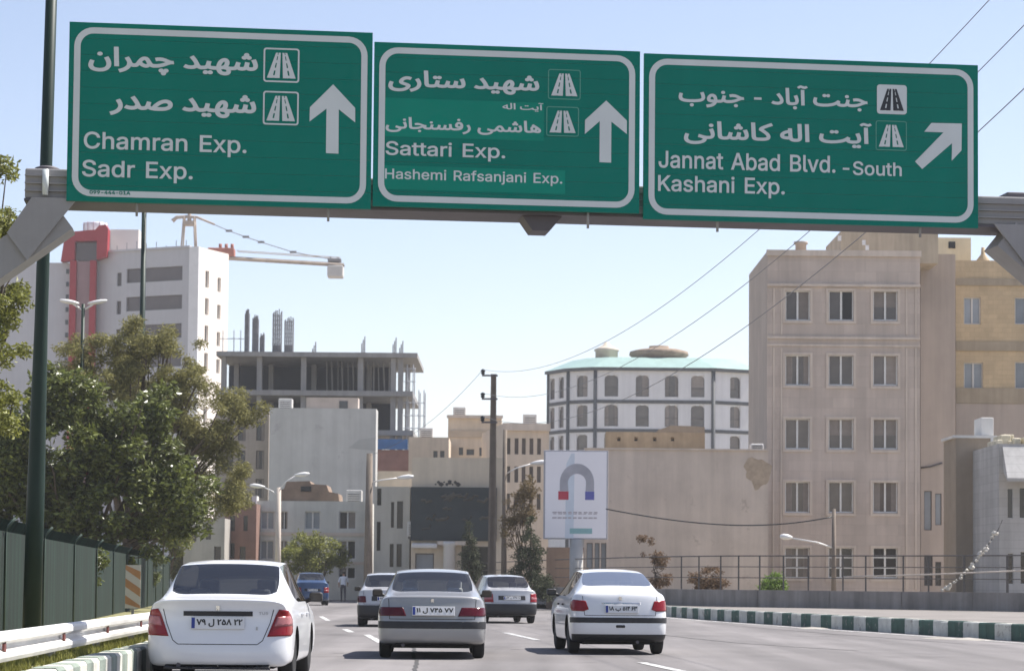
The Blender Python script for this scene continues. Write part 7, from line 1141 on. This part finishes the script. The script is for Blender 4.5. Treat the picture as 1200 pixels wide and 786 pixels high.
for px, ytop, wd, ht, m, lab, sd, n in ((828,664,.95,.45,ML_dry,'low dry brown bush behind the railing before the plaster wall',41,2600),(906,667,.60,.55,ML_brt,'small bright green bush behind the railing at the corner of the beige block',42,2600),(690,668,.5,.5,ML_dry,'scrubby bush behind the railing under the magnet billboard',43,1500)):
    s_ = 30.5; p = at(px, s_, .37); zt_ = (684.5-ytop)/s_+CAMH-.37
    tree('bush', lab, p, [(0,0,zt_-ht,wd*.8,.5,ht),(-wd*.4,0,zt_-ht*1.4,wd*.5,.4,ht*.6),(wd*.4,.1,zt_-ht*1.4,wd*.5,.4,ht*.6)], n, .12, .4, m, sd, max(.3,zt_-ht*1.7), .04, 40, .16, .2, 10, cat='bush')
# grass on the verge
rnd = random.Random(4); vs, fs = [], []
for k in range(26000):
    Y = 15+22*rnd.random(); xo = rnd.random()**1.3*3.6; X = -2.96-.0504*Y-.28-xo; gz = .36-max(0,xo-.1)*.03-max(0,xo-1.35)*.07
    if math.sin(X*2.3+Y*.9)+math.sin(Y*1.7-X) < -1.0 and rnd.random() < .8: continue
    hh = rnd.uniform(.03,.10); a = rnd.uniform(0,6.28); dx, dy = .009*math.cos(a), .009*math.sin(a); lx_, ly_ = rnd.uniform(-.05,.05), rnd.uniform(-.05,.05); i = len(vs)
    vs += [(X-dx,Y-dy,gz),(X+dx,Y+dy,gz),(X+lx_,Y+ly_,gz+.015+hh)]; fs.append((i,i+1,i+2))
me = bpy.data.meshes.new('grass'); me.from_pydata(vs, [], fs); me.materials.append(leaf_mat('dry_grass_blade',(0.20,0.20,0.055),.4,.3,.7,.2)); go = link('grass', me); tag(go,'sparse yellow green grass on the verge behind the left kerb','grass',kind='stuff')
# low coped wall far down the road
a = G(384,694); b_ = G(420,694); mb = MB(); mb.box(a.x-.5,a.y,0,b_.x+3,a.y+.4,.78,0); lw = obj('planter_wall', mb, mat('red_brown_brick',(0.20,0.10,0.075),.9,.15,1)); tag(lw,'low red brown wall with pale coping behind the walking person','wall')
mb = MB(); mb.box(a.x-.55,a.y-.08,.781,b_.x+3.05,a.y+.48,1.12); obj('coping', mb, mat('cream_coping',(0.56,0.48,0.36),.8,.1,1), lw)

# ================================================================== cars
M_tyre = mat('tyre_rubber',(0.018,0.018,0.019),.85,.15,8); M_blk = mat('black_plastic',(0.022,0.022,0.025),.5,.12,5); M_under = mat('dark_underbody',(0.012,0.012,0.012),.9,0)
M_rim = mat('wheel_cover',(0.38,0.38,0.40),.35,.05,4,metal=.6); M_lred = mat('red_lamp_lens',(0.21,0.004,0.009),.2,.12,9,coat=.15,spec=.3); M_lpale = mat('pale_lamp_lens',(0.36,0.13,0.14),.2,.25,14,coat=.15,spec=.3); M_lamb = mat('dark_red_lens',(0.075,0.004,0.010),.2,.15,9,coat=.1,spec=.3)
M_plate = mat('plate_white',(0.66,0.66,0.66),.45,.03); M_pblue = mat('plate_blue',(0.02,0.04,0.22),.45,0); M_ptx = mat('plate_black',(0.02,0.02,0.02),.5,0); M_seat = mat('seat_cloth',(0.07,0.07,0.075),.9,.15,6); M_seatp = mat('pale_seat_cover',(0.50,0.49,0.47),.9,.1,6); M_chrome = mat('chrome',(0.55,0.55,0.57),.18,0,metal=1.0)
M_mglass = mat('mirror_glass',(0.03,0.03,0.035),.08,0)
M_seam = mat('panel_gap',(0.02,0.02,0.02),.8,0)
G_dark = glass_mat('tinted_car_glass',(0.80,0.84,0.84),.07); G_pale = glass_mat('sky_mirror_car_glass',(0.80,0.83,0.82),.06)
G_reflect = glass_mat('reflecting_car_glass',(0.6,0.63,0.6),.62)  # mirror share set high so the pane shows a pale sky reflection
def paint(name, col, rough=.32, metal=0.0): return mat(name, col, rough, .05, .8, metal=metal, coat=.7, spec=.5, inside=(.10,.10,.10))

def car(lab, group, p, yaw, c, name='parked_car'):
    e = empty('car', p, lab, 'car', yaw, group)
    W, L, zr, zd, zg = c['W'], c['L'], c['roof'], c['deck'], c['glass']; y0, y1, ym = c['yg0'], c['yg1'], c['ym']; wgb, wgt = c['wgb'], c['wgt']; belt = c['belt']
    # stations: y, half width, bottom, sill z, mid z, shoulder z, then (p5)(p6)(p7)(p8) top profile
    st = []
    def deck(y, w, z, crown, k=1.0, zb=.22):
        st.append((y, w, zb, .34, .60, z-.13, [(w-.05, z-.035), (w*.80, z), (w*.42, z+crown*.7), (0, z+crown)]))
    def cab(y, w, wt, z, zb=.20):
        st.append((y, w, zb, .30, .60, belt-.10, [(w-.055, belt), (wt, z-.042), (wt*.62, z-.008), (0, z)]))
    deck(.15, W-.045, zd, .012, zb=c.get('zb',.24))
    deck(.34, W-.01, zd+.006, .018)
    st.append((y0, W, .20, .32, .60, belt-.10, [(W-.06, belt-.005), (wgb, zg), (wgb*.55, zg+.02), (0, zg+.025)]))
    st.append((y1, W, .20, .30, .60, belt-.10, [(W-.055, belt), (wgt, zr-.085), (wgt*.62, zr-.062), (0, zr-.055)]))
    cab(ym, W, wgt+.015, zr); cab(ym+.55, W, wgt+.01, zr-.005); cab(ym+1.0, W, wgt-.02, zr-.05)
    yc = ym+1.75
    st.append((yc, W-.005, .20, .30, .60, belt-.12, [(W-.07, belt-.03), (W-.16, belt+.0), (W*.45, belt+.04), (0, belt+.05)]))
    deck(yc+.55, W-.02, belt-.09, .03); deck(L-.14, W-.07, belt-.22, .03, zb=c.get('zb',.24))
    bm = bmesh.new(); rings = []; NS = len(st)
    yr = [c.get('r0',.05), c.get('r1',.0), c.get('r2',.02), c.get('r3',.075), c.get('r4',.095)]   # how far each level of the tail stands forward
    for i, (y, w_, zb, zs, zm, zsh, top) in enumerate(st):
        half = [(0,zb),(.4*w_,zb),(.8*w_,zb),(w_-.03,zb+.005),(w_,zs),(w_+c.get('bulge',.012),zm),(w_-.012,zsh)]+top
        if i == 0: half[4] = (w_,c['zb1']); half[5] = (w_+.005,c['zb2'])
        if i == 1: half[4] = (w_,c['zb1']); half[5] = (w_+.008,c['zb2'])
        ring = [None]*20
        for j, (x, z) in enumerate(half):
            yy = y
            if i == 0: yy = yr[max(0,min(4,j-3))]+(.15 if 3 <= j <= 6 else {0:0,1:.012,2:.05,7:.13,8:.05,9:.012,10:0}[j])
            if i == NS-1: yy = y+(-.10 if 3 <= j <= 7 else {0:.10,1:.09,2:.04,8:.04,9:.09,10:.10}[j])
            ring[j] = bm.verts.new((x,yy,z))
            if 0 < j < 10: ring[20-j] = bm.verts.new((-x,yy,z))
        rings.append(ring)
    KEY = {}
    def face(vs, key):
        f = bm.faces.new(vs); f.material_index = KEY.setdefault(key, len(KEY)); return f
    face_keys = ['body']; KEY['body'] = 0
    for i in range(NS-1):
        for j in range(20):
            k = (j+1) % 20; a = min(j,k) if not (j == 19) else 19; hj = j if j < 10 else 19-j; key = 'body'
            if hj == 7:                           # window band
                if 3 <= i < 6: key = 'side_window'
                elif i == 6: key = 'side_window'
            if hj in (8,9) and i == 2: key = 'rear_window'
            if hj in (8,9) and i == 6: key = 'windscreen'
            if hj in (4,5,6) and 3 <= i < 6: key = 'door'
            if hj in (8,9) and i in (0,1): key = 'boot_lid'
            if hj in (3,4) and i == 0: key = 'bumper'
            face((rings[i][j], rings[i+1][j], rings[i+1][k], rings[i][k]), key)
    for idx, sgn in ((0,1),(NS-1,-1)):            # tail and nose, closed with a grid
        r_ = rings[idx]; rows = [[r_[20-3],r_[20-2],r_[20-1],r_[0],r_[1],r_[2],r_[3]]]
        for q_ in (4,5,6):
            row = [r_[20-q_]]
            wq = abs(r_[q_].co.x); zq = r_[q_].co.z
            for fx, dy in ((-.8,.05),(-.42,.012),(0,0),(.42,.012),(.8,.05)):
                yy = (yr[q_-3]+dy) if idx == 0 else st[-1][0]+.10-dy
                row.append(bm.verts.new((wq*fx, yy, zq)))
            row.append(r_[q_]); rows.append(row)
        rows.append([r_[13],r_[12],r_[11],r_[10],r_[9],r_[8],r_[7]])
        for a in range(4):
            for b in range(6):
                key = 'body'
                if idx == 0 and a < 2: key = 'bumper'
                elif idx == 0 and 1 <= b <= 4: key = 'boot_lid'
                q4 = (rows[a][b], rows[a][b+1], rows[a+1][b+1], rows[a+1][b]); face(q4 if sgn > 0 else q4[::-1], key)
    bmesh.ops.recalc_face_normals(bm, faces=bm.faces)
    cl = bm.edges.layers.float.new('crease_edge')
    for ed in bm.edges:
        ks = {f.material_index for f in ed.link_faces}; g_ = {KEY.get('rear_window'),KEY.get('windscreen'),KEY.get('side_window')}
        if len(ks) == 2 and ks & g_: ed[cl] = .95
        v0, v1 = ed.verts
        if v0 in rings[0][6:15] and v1 in rings[0][6:15]: ed[cl] = c.get('lip',.35)
        if v0 in rings[2][8:13] and v1 in rings[2][8:13]: ed[cl] = .6
    me = bpy.data.meshes.new('car_cage'); bm.to_mesh(me); bm.free()
    for k in KEY: me.materials.append(M_blk)
    me.polygons.foreach_set('use_smooth', [True]*len(me.polygons))
    tmp = link('car_cage', me); md = tmp.modifiers.new('s','SUBSURF'); md.levels = md.render_levels = 3
    R_ = c['wr']; cut = MB(); ya_, yb_ = c['axle'], c['axle']+c['base']
    for y_ in (ya_, yb_):
        for sx in (-1,1): cut.lathe([(R_+.055,W-.30),(R_+.055,W+.3)],28,Matrix.Translation((0,y_,R_+.01))@Matrix.Rotation(R(90)*sx,4,'Y'))
    bmesh.ops.recalc_face_normals(cut.bm, faces=cut.bm.faces)
    cme = bpy.data.meshes.new('arch_cut'); cut.bm.to_mesh(cme); cut.bm.free(); cme.materials.append(M_under); co_ = link('arch_cut', cme)
    bo = tmp.modifiers.new('b','BOOLEAN'); bo.operation = 'DIFFERENCE'; bo.object = co_; bo.solver = 'EXACT'
    try: bo.material_mode = 'TRANSFER'
    except Exception: pass
    ev = tmp.evaluated_get(bpy.context.evaluated_depsgraph_get()); full = bpy.data.meshes.new_from_object(ev)
    names = [m_.name if m_ else '' for m_ in full.materials]
    inv = {v: k for k, v in KEY.items()}; groups = {}
    vco = [v.co.copy() for v in full.vertices]
    for pl in full.polygons:
        ctr = pl.center; key = inv.get(pl.material_index, 'body')
        if abs(ctr.x) > W-.31 and any(math.hypot(ctr.y-q_, ctr.z-R_-.01) < R_+.0548 for q_ in (ya_, yb_)): key = 'wheel_arch'
        if key == 'side_window': key = ('side_window', ctr.x > 0, 0 if ctr.y < ym+.05 else (1 if ctr.y < ym+1.0 else 2))
        elif key == 'door': key = ('door', ctr.x > 0, ctr.y > ym+.05)
        elif key == 'wheel_arch': key = (key, ctr.x > 0, ctr.y > ym)
        else: key = (key,)
        groups.setdefault(key, []).append(list(pl.vertices))
    bv = BVHTree.FromPolygons(vco, [list(pl.vertices) for pl in full.polygons])
    bpy.data.objects.remove(tmp); bpy.data.objects.remove(co_)
    pm = c['paint']; MM = {'body':pm,'door':pm,'boot_lid':pm,'bumper':c.get('bumper',pm),'rear_window':c['rglass'],'side_window':G_dark,'windscreen':G_dark,'wheel_arch':M_under}

    parts = {}
    for key, fl in groups.items():
        mp = {}; vs = []; fs = []
        for f in fl:
            for v in f:
                if v not in mp: mp[v] = len(vs); vs.append(vco[v])
            fs.append([mp[v] for v in f])
        m2 = bpy.data.meshes.new(key[0]); m2.from_pydata(vs, [], fs); m2.materials.append(MM[key[0]])
        m2.polygons.foreach_set('use_smooth', [True]*len(m2.polygons)); parts[key] = link(key[0], m2, e)
    body = parts[('body',)]
    # --- things laid on the skin: positions found by casting onto it
    def hit(x, z, xc=None):
        xc = xc or W*.86; sx = 1 if x >= 0 else -1
        h = bv.ray_cast(Vector((sx*min(abs(x),xc),-2,z)), Vector((0,1,0)))
        if h[0] is None: return None
        if abs(x) <= xc: return h[0], h[1]
        h2 = bv.ray_cast(Vector((sx*3, h[0].y+(abs(x)-xc), z)), Vector((-sx,0,0)))
        return (h2[0], h2[1]) if h2[0] is not None else (h[0], h[1])
    def decal(nm, pts, m_, off=.006, sub=3, parent=None, xc=None):
        b = bmesh.new(); b.faces.new([b.verts.new((x,0,z)) for x, z in pts]); bmesh.ops.triangulate(b, faces=b.faces)
        for _ in range(7):
            lg = [q_ for q_ in b.edges if q_.calc_length() > .035]
            if not lg: break
            bmesh.ops.subdivide_edges(b, edges=lg, cuts=1); bmesh.ops.triangulate(b, faces=b.faces)
        for v in b.verts:
            h = hit(v.co.x, v.co.z, xc)
            if h: nn = h[1] if h[1].y < .3 else -h[1]; v.co = h[0]+nn*off
        ext = bmesh.ops.extrude_face_region(b, geom=list(b.faces)); 
        for v in [g_ for g_ in ext['geom'] if isinstance(g_, bmesh.types.BMVert)]: v.co += Vector((0,.012+off,0))
        bmesh.ops.recalc_face_normals(b, faces=b.faces)
        for f in b.faces: f.smooth = True
        q_ = bpy.data.meshes.new(nm); b.to_mesh(q_); b.free(); q_.materials.append(m_); return link(nm, q_, parent or e)
    def line(nm, pts, wd, m_, off=.002, parent=None, closed=False):
        if closed: pts = pts+[pts[0]]
        mb = MB()
        for (xa, za), (xb, zb_) in zip(pts, pts[1:]):
            L_ = math.hypot(xb-xa, zb_-za); n_ = max(1, int(L_/.05)); nx, nz = -(zb_-za)/L_*wd/2, (xb-xa)/L_*wd/2
            for k in range(n_):
                q4 = []
                for t, s_ in ((k/n_,1),((k+1)/n_,1),((k+1)/n_,-1),(k/n_,-1)):
                    h = hit(xa+(xb-xa)*t+nx*s_, za+(zb_-za)*t+nz*s_)
                    if h: nn = h[1] if h[1].y < .3 else -h[1]; q4.append(h[0]+nn*off)
                if len(q4) == 4: mb.quad(q4)
        return obj(nm, mb, m_, parent or body)
    def mir(pts): return [(-x, z) for x, z in pts][::-1]
    bl = parts.get(('boot_lid',), body)
    for it in c['lights']:
        for sx in (1,-1):
            base = None
            for nm, pts, m_ in it:
                d_ = decal(nm, pts if sx > 0 else mir(pts), m_, .008 if base is None else .013, 3, base or e); base = base or d_
    for nm, pts, m_ in c['decals']: decal(nm, pts, m_, .006, 3, e)
    for pts, cl_ in c['seams']: line('panel_gap', pts, .009, M_seam, .002, bl, cl_)
    # number plate
    px_, pz, pw_, phh = c['plate']; h = hit(px_, pz); ny = h[0].y
    hz1 = hit(px_, pz+phh*.45)[0].y; hz0 = hit(px_, pz-phh*.45)[0].y; tilt = math.atan2(hz1-hz0, phh*.9)
    pe = MB(); pe.bbox(-pw_/2,-.014,-phh/2,pw_/2,.012,phh/2,.004); po = obj('number_plate', pe, M_plate, e); po.location = (px_, min(ny,hz0,hz1)-.012, pz); po.rotation_euler = (-tilt,0,0)
    pe = MB(); pe.box(-pw_/2+.008,-.0155,-phh/2+.008,-pw_/2+.048,-.0142,phh/2-.008); obj('plate_band', pe, M_pblue, po)
    text_fit(po, c['ptext'], -pw_/2+.065, -phh*.32, pw_/2-.02, phh*.34, -.0165, M_ptx, .035)
    if c.get('emblem'):
        ex, ez, es = c['emblem']; h = hit(ex, ez); mb = MB()
        mb.prism([(ex+es*a, ez+es*b) for a, b in ((-.9,.3),(-.4,1),(.5,.95),(.95,.35),(.5,.1),(.85,-.5),(.35,-1),(0,-.35),(-.45,-.95),(-.8,-.4),(-.35,.05))], lambda x, z, t: Vector((x,h[0].y-.02+t,z)), .03); obj('emblem', mb, M_chrome, e)
    for (tx, x0, x1, z0, z1) in c.get('badges', []):
        h = hit((x0+x1)/2, (z0+z1)/2); text_fit(e, tx, x0, z0, x1, z1, h[0].y-.012, M_rim, .02)
    # wheels
    for y_ in (ya_, yb_):
        for sx in (-1,1):
            t = MB(); hw = .095; T = Matrix.Rotation(R(90)*sx,4,'Y')
            t.lathe([(R_*.60,-hw*.9),(R_*.80,-hw),(R_*.96,-hw*.85),(R_,-hw*.5),(R_,hw*.5),(R_*.96,hw*.85),(R_*.80,hw),(R_*.62,hw*.86)],28,T)
            wo = obj('wheel', t, M_tyre, e); wo.location = (sx*(W-.115), y_, R_)
            t = MB(); t.lathe([(0,hw*.55),(R_*.12,hw*.60),(R_*.16,hw*.5),(R_*.5,hw*.72),(R_*.62,hw*.84),(R_*.63,hw*.5),(R_*.6,-hw*.8)],28,T); obj('rim', t, M_rim, wo)
    # mirrors, handles, cabin
    for sx in (-1,1):
        mb = MB(); mb.bbox(sx*(W+.07)-.085,ym+1.02,belt+.0,sx*(W+.07)+.085,ym+1.16,belt+.125,.035,3); mb.tube([(sx*(W-.07),ym+1.1,belt+.0),(sx*(W+.04),ym+1.1,belt+.05)],.03,6)
        mo = obj('mirror', mb, c.get('mirror',M_blk), e); mb = MB(); mb.box(sx*(W+.07)-.065,ym+1.012,belt+.022,sx*(W+.07)+.065,ym+1.018,belt+.105); obj('mirror_glass', mb, M_mglass, mo)
        for yq, key in ((ym-.30,('door',sx > 0,False)),(ym+.52,('door',sx > 0,True))):
            if key in parts:
                hh_ = bv.ray_cast(Vector((sx*3,yq,belt-.14)), Vector((-sx,0,0)))
                if hh_[0]: mb = MB(); x_ = hh_[0].x; mb.bbox(min(x_,x_+sx*.03),yq-.09,belt-.155,max(x_,x_+sx*.03),yq+.09,belt-.125,.008); obj('handle', mb, c.get('handle',M_blk), parts[key])
    sm = c.get('seats', M_seat)
    mb = MB(); mb.bbox(-W+.16,y1-.02,.35,W-.16,y1+.16,belt-.0,.05); mb.bbox(-W+.16,y1+.1,.35,W-.16,y1+.6,.60,.05); mb.box(-W+.13,y0+.10,belt-.16,W-.13,y1,belt-.12); rb = obj('rear_seat', mb, M_seat, e)
    for x in (-.36,.36):
        mb = MB(); mb.bbox(x-.13,y1+.0,belt+.0,x+.13,y1+.1,belt+.16,.04,3); obj('headrest', mb, sm, rb)
        mb = MB(); mb.bbox(x-.24,ym+.25,.35,x+.24,ym+.42,belt+.04,.06,3); mb.bbox(x-.24,ym+.3,.35,x+.24,ym+.85,.60,.05); fs_ = obj('front_seat', mb, sm, e)
        mb = MB(); mb.bbox(x-.125,ym+.25,belt+.08,x+.125,ym+.36,belt+.28,.045,3); obj('headrest', mb, sm, fs_)
    mb = MB(); mb.box(-W+.1,y0+.2,.30,W-.1,yc+.2,.345); mb.bbox(-W+.12,yc-.25,.5,W-.12,yc+.2,belt-.02,.06); obj('cabin_trim', mb, M_under, e)
    mb = MB(); mb.tube([(c.get('pipe',-.45),.06,.215),(c.get('pipe',-.45),.4,.225)],.028,10); obj('exhaust_pipe', mb, M_galvd, e)
    mb = MB(); mb.box(-W+.22,.25,.17,W-.22,L-.3,.225); mb.tube([(-W+.2,ya_,R_),(W-.2,ya_,R_)],.06,8); mb.tube([(-W+.2,yb_,R_),(W-.2,yb_,R_)],.06,8); obj('underbody', mb, M_under, e)
    return e

P_white = paint('white_car_paint',(0.70,0.71,0.73)); P_silver = paint('silver_car_paint',(0.29,0.29,0.295),.36,.3); P_blue = paint('blue_car_paint',(0.02,0.055,0.14),.3,.2); P_grey = paint('light_grey_car_paint',(0.46,0.46,0.47),.36,.2)
# white sedan: tall wedge lamps, dark strip over the plate
CW = dict(W=.855,L=4.3,roof=1.46,deck=.965,glass=1.005,yg0=.66,yg1=1.36,ym=2.05,wgb=.675,wgt=.595,belt=.93,zb1=.30,zb2=.50,wr=.30,axle=.88,base=2.46,paint=P_white,rglass=G_dark,zb=.17,r2=.03,r3=.085,r4=.0,lip=.95,
  lights=[[('tail_light',[(.57,.545),(.86,.555),(.94,.60),(.94,.74),(.82,.845),(.70,.865),(.665,.80)],M_lred),('lamp_insert',[(.645,.665),(.91,.68),(.91,.735),(.83,.785),(.68,.775)],M_lpale)]],
  decals=[('handle_strip',[(-.40,.782),(.40,.782),(.40,.838),(-.40,.838)],M_blk),('lower_grille',[(-.62,.165),(.62,.165),(.60,.225),(-.60,.225)],M_blk)],
  seams=[([(-.64,.86),(-.60,.70),(-.52,.50),(-.46,.455),(.46,.455),(.52,.50),(.60,.70),(.64,.86)],False)],
  plate=(.0,.70,.62,.14),ptext='۷۹ ل ۲۵۸ ۲۲',emblem=(0,.875,.03),badges=[('TU5',.47,.58,.80,.832),('i',.44,.465,.62,.66)],mirror=M_blk,handle=P_white)
# silver sedan: slim dark lamps beside a wide plate, black bumper strip
CS = dict(W=.85,L=4.4,roof=1.42,deck=.975,glass=1.02,yg0=.80,yg1=1.45,ym=2.12,wgb=.70,wgt=.575,belt=.945,zb1=.30,zb2=.60,wr=.30,axle=.92,base=2.66,paint=P_silver,rglass=G_pale,r2=-.02,r1=-.02,r3=.085,r4=.10,seats=M_seatp,
  lights=[[('tail_light',[(.40,.665),(.80,.665),(.90,.672),(.90,.79),(.80,.80),(.455,.80)],M_lamb)]],
  decals=[('bumper_strip',[(-.95,.475),(.95,.475),(.95,.585),(-.95,.585)],M_blk),('lower_valance',[(-.6,.205),(.6,.205),(.56,.25),(-.56,.25)],M_blk)],
  seams=[([(-.68,.93),(-.66,.62),(.66,.62),(.68,.93)],False)],
  plate=(.02,.745,.66,.145),ptext='۱۱ ل ۷۴۵ ۷۷',emblem=(0,.905,.03),mirror=M_blk,pipe=-.45)
# white sedan with short high boot: almond red lamps, black strip, dark skirt
CC = dict(W=.83,L=4.19,roof=1.46,deck=1.055,glass=1.135,yg0=.46,yg1=1.18,ym=1.90,wgb=.645,wgt=.52,belt=.97,zb1=.36,zb2=.58,wr=.30,axle=.80,base=2.44,paint=P_white,rglass=G_reflect,r1=-.01,r2=-.01,r3=.06,r4=.12,lip=.1,
  lights=[[('tail_light',[(.53,.76),(.62,.725),(.84,.735),(.92,.80),(.90,.88),(.78,.92),(.58,.90)],M_lred)]],
  decals=[('bumper_strip',[(-.93,.535),(.93,.535),(.93,.625),(-.93,.625)],M_blk),('skirt',[(-.86,.205),(.86,.205),(.86,.345),(-.86,.345)],M_blk),('tow_cover',[(-.07,.455),(.07,.455),(.08,.475),(.07,.50),(-.07,.50),(-.08,.475)],M_blk),('handle_strip',[(-.30,.852),(.34,.852),(.36,.872),(-.32,.872)],M_chrome)],
  seams=[([(-.63,.98),(-.60,.66),(.60,.66),(.63,.98)],False)],
  plate=(.02,.765,.56,.135),ptext='۱۸ ب ۵۱۴ ۶۳',emblem=(0,.945,.034),mirror=M_blk,handle=M_blk,pipe=.30)
# small boxy sedan with a deep black bumper
CP = dict(W=.80,L=3.95,roof=1.44,deck=.985,glass=1.02,yg0=.62,yg1=1.12,ym=1.72,wgb=.66,wgt=.56,belt=.93,zb1=.30,zb2=.57,wr=.275,axle=.74,base=2.35,paint=P_grey,rglass=G_dark,bumper=M_blk,r1=-.05,r2=-.03,r3=.06,r4=.07,bulge=.004,
  lights=[[('tail_light',[(.54,.62),(.80,.62),(.86,.63),(.86,.86),(.80,.87),(.56,.87)],M_lred),('lamp_insert',[(.57,.70),(.84,.70),(.84,.76),(.57,.76)],M_lpale)]],
  decals=[('plate_panel',[(-.40,.685),(.40,.685),(.40,.81),(-.40,.81)],M_blk)],
  seams=[([(-.62,.94),(-.60,.60),(.60,.60),(.62,.94)],False)],
  plate=(0,.74,.50,.10),ptext='۵۴ ن ۲۳۶ ۱۱',mirror=M_blk,pipe=-.4)
def place(px, s_, c, yaw_px, lab):               # rear bumper at photo column px; heading given by its vanishing column
    p = at(px, s_); return car(lab, 'cars driving away along the road', p, -math.atan2(yaw_px-600, F), c)
place(253.5, 101, CW, 565, 'white sedan with tall red wedge tail lights close to the left kerb')
place(506, 75.5, CS, 505, 'silver sedan with slim dark red tail lights and pale seats in the middle lane')
place(727, 69.5, CC, 395, 'white sedan with high rounded boot and small red almond tail lights in the right lane')
place(600, 40.0, CP, 120, 'light grey boxy sedan with deep black bumper, far ahead on the right')
place(453, 44.5, dict(CP, paint=P_grey, rglass=G_dark, lights=[[('tail_light',[(.54,.64),(.80,.64),(.86,.65),(.86,.80),(.80,.81),(.56,.81)],M_lamb)]], ptext='۲۶ د ۸۱۷ ۵۵'), 520, 'grey boxy sedan half hidden behind the silver sedan')
place(366, 24, dict(CP, roof=1.62, deck=1.12, glass=1.2, belt=1.06, W=.84, paint=P_blue, bumper=P_blue, ptext='۳۴ ب ۶۹۲ ۴۴'), 200, 'blue sedan far away beside the white sedan')

# ================================================================== the walking person
def person():
    p = at(402, 20.5); e = None
    J = {'pel':(0,0,.95,.135,.10),'sp':(0,.05,1.15,.135,.10),'ch':(.01,.10,1.34,.155,.105),'nk':(.02,.14,1.49,.055,.055),'hd0':(.025,.165,1.56,.07,.08),'hd':(.03,.18,1.65,.085,.10),
         'lh':(-.09,0,.90,.09,.09),'lk':(-.10,.10,.50,.062,.065),'la':(-.10,-.02,.09,.04,.042),'lt':(-.10,.14,.04,.038,.03),
         'rh':(.09,0,.90,.09,.09),'rk':(.10,-.02,.50,.062,.065),'ra':(.10,-.26,.13,.04,.042),'rt':(.10,-.14,.04,.038,.03),
         'ls':(-.18,.11,1.40,.06,.06),'le':(-.25,.05,1.13,.045,.045),'lw':(-.24,.16,.90,.032,.032),'lf':(-.235,.19,.81,.03,.02),
         'rs':(.20,.11,1.40,.06,.06),'re':(.27,.16,1.14,.045,.045),'rw':(.25,.30,.95,.032,.032),'rf':(.245,.35,.88,.03,.02)}
    E_ = ['pel sp','sp ch','ch nk','nk hd0','hd0 hd','pel lh','lh lk','lk la','la lt','pel rh','rh rk','rk ra','ra rt','ch ls','ls le','le lw','lw lf','ch rs','rs re','re rw','rw rf']
    ks = list(J); me = bpy.data.meshes.new('person'); me.from_pydata([J[k][:3] for k in ks], [tuple(ks.index(x) for x in q.split()) for q in E_], [])
    o = link('person', me); o.modifiers.new('k','SKIN'); sk = me.skin_vertices[0].data
    for k, v in zip(ks, sk): v.radius = J[k][3:]; v.use_root = k == 'pel'
    sd = o.modifiers.new('s','SUBSURF'); sd.levels = sd.render_levels = 2
    full = bpy.data.meshes.new_from_object(o.evaluated_get(bpy.context.evaluated_depsgraph_get())); bpy.data.objects.remove(o)
    full.materials.clear()
    for m_ in (mat('white_shirt',(0.62,0.64,0.70),.85,.1,4), mat('dark_trousers',(0.055,0.05,0.065),.9,.15,4), mat('skin',(0.33,0.19,0.13),.6,.05,4), mat('dark_shoes',(0.025,0.022,0.02),.6,.1,4)): full.materials.append(m_)
    for f in full.polygons:
        z = f.center.z; x = abs(f.center.x); f.use_smooth = True
        f.material_index = 3 if z < .09 else 1 if (z < .98 and x < .20) else 2 if (z > 1.47 and x < .12) or (z < 1.12 and x >= .20) else 0
    o = link('person', full); o.location = p; tag(o, 'person in white shirt and dark trousers walking away down the road', 'person'); o.rotation_euler = (0,0,R(6))
    b = bmesh.new(); bmesh.ops.create_uvsphere(b, u_segments=14, v_segments=10, radius=1)
    for v in list(b.verts):
        if v.co.z < -.35 and v.co.y > -.2 or (v.co.y > .55 and v.co.z < .35): b.verts.remove(v)
    mb = MB(); mb.merge(b, 0, Matrix.Translation((.03,.172,1.672))@Matrix.Diagonal((.093,.112,.105,1))); obj('hair', mb, mat('dark_hair',(0.02,0.016,0.013),.7,.1,9), o)
    return o
person()

# ================================================================== summer haze
hm_ = bpy.data.materials.new('haze'); hm_.use_nodes = True; n_ = hm_.node_tree.nodes; n_.remove(n_['Principled BSDF'])
pv = n_.new('ShaderNodeVolumePrincipled'); pv.inputs['Color'].default_value = (0.90,0.92,0.95,1); pv.inputs['Density'].default_value = 0.0003; pv.inputs['Anisotropy'].default_value = 0.25
hm_.node_tree.links.new(pv.outputs[0], n_['Material Output'].inputs['Volume'])
mb = MB(); mb.box(-700,-120,-1.1,700,1200,80); struct('haze', mb, hm_, 'stuff')
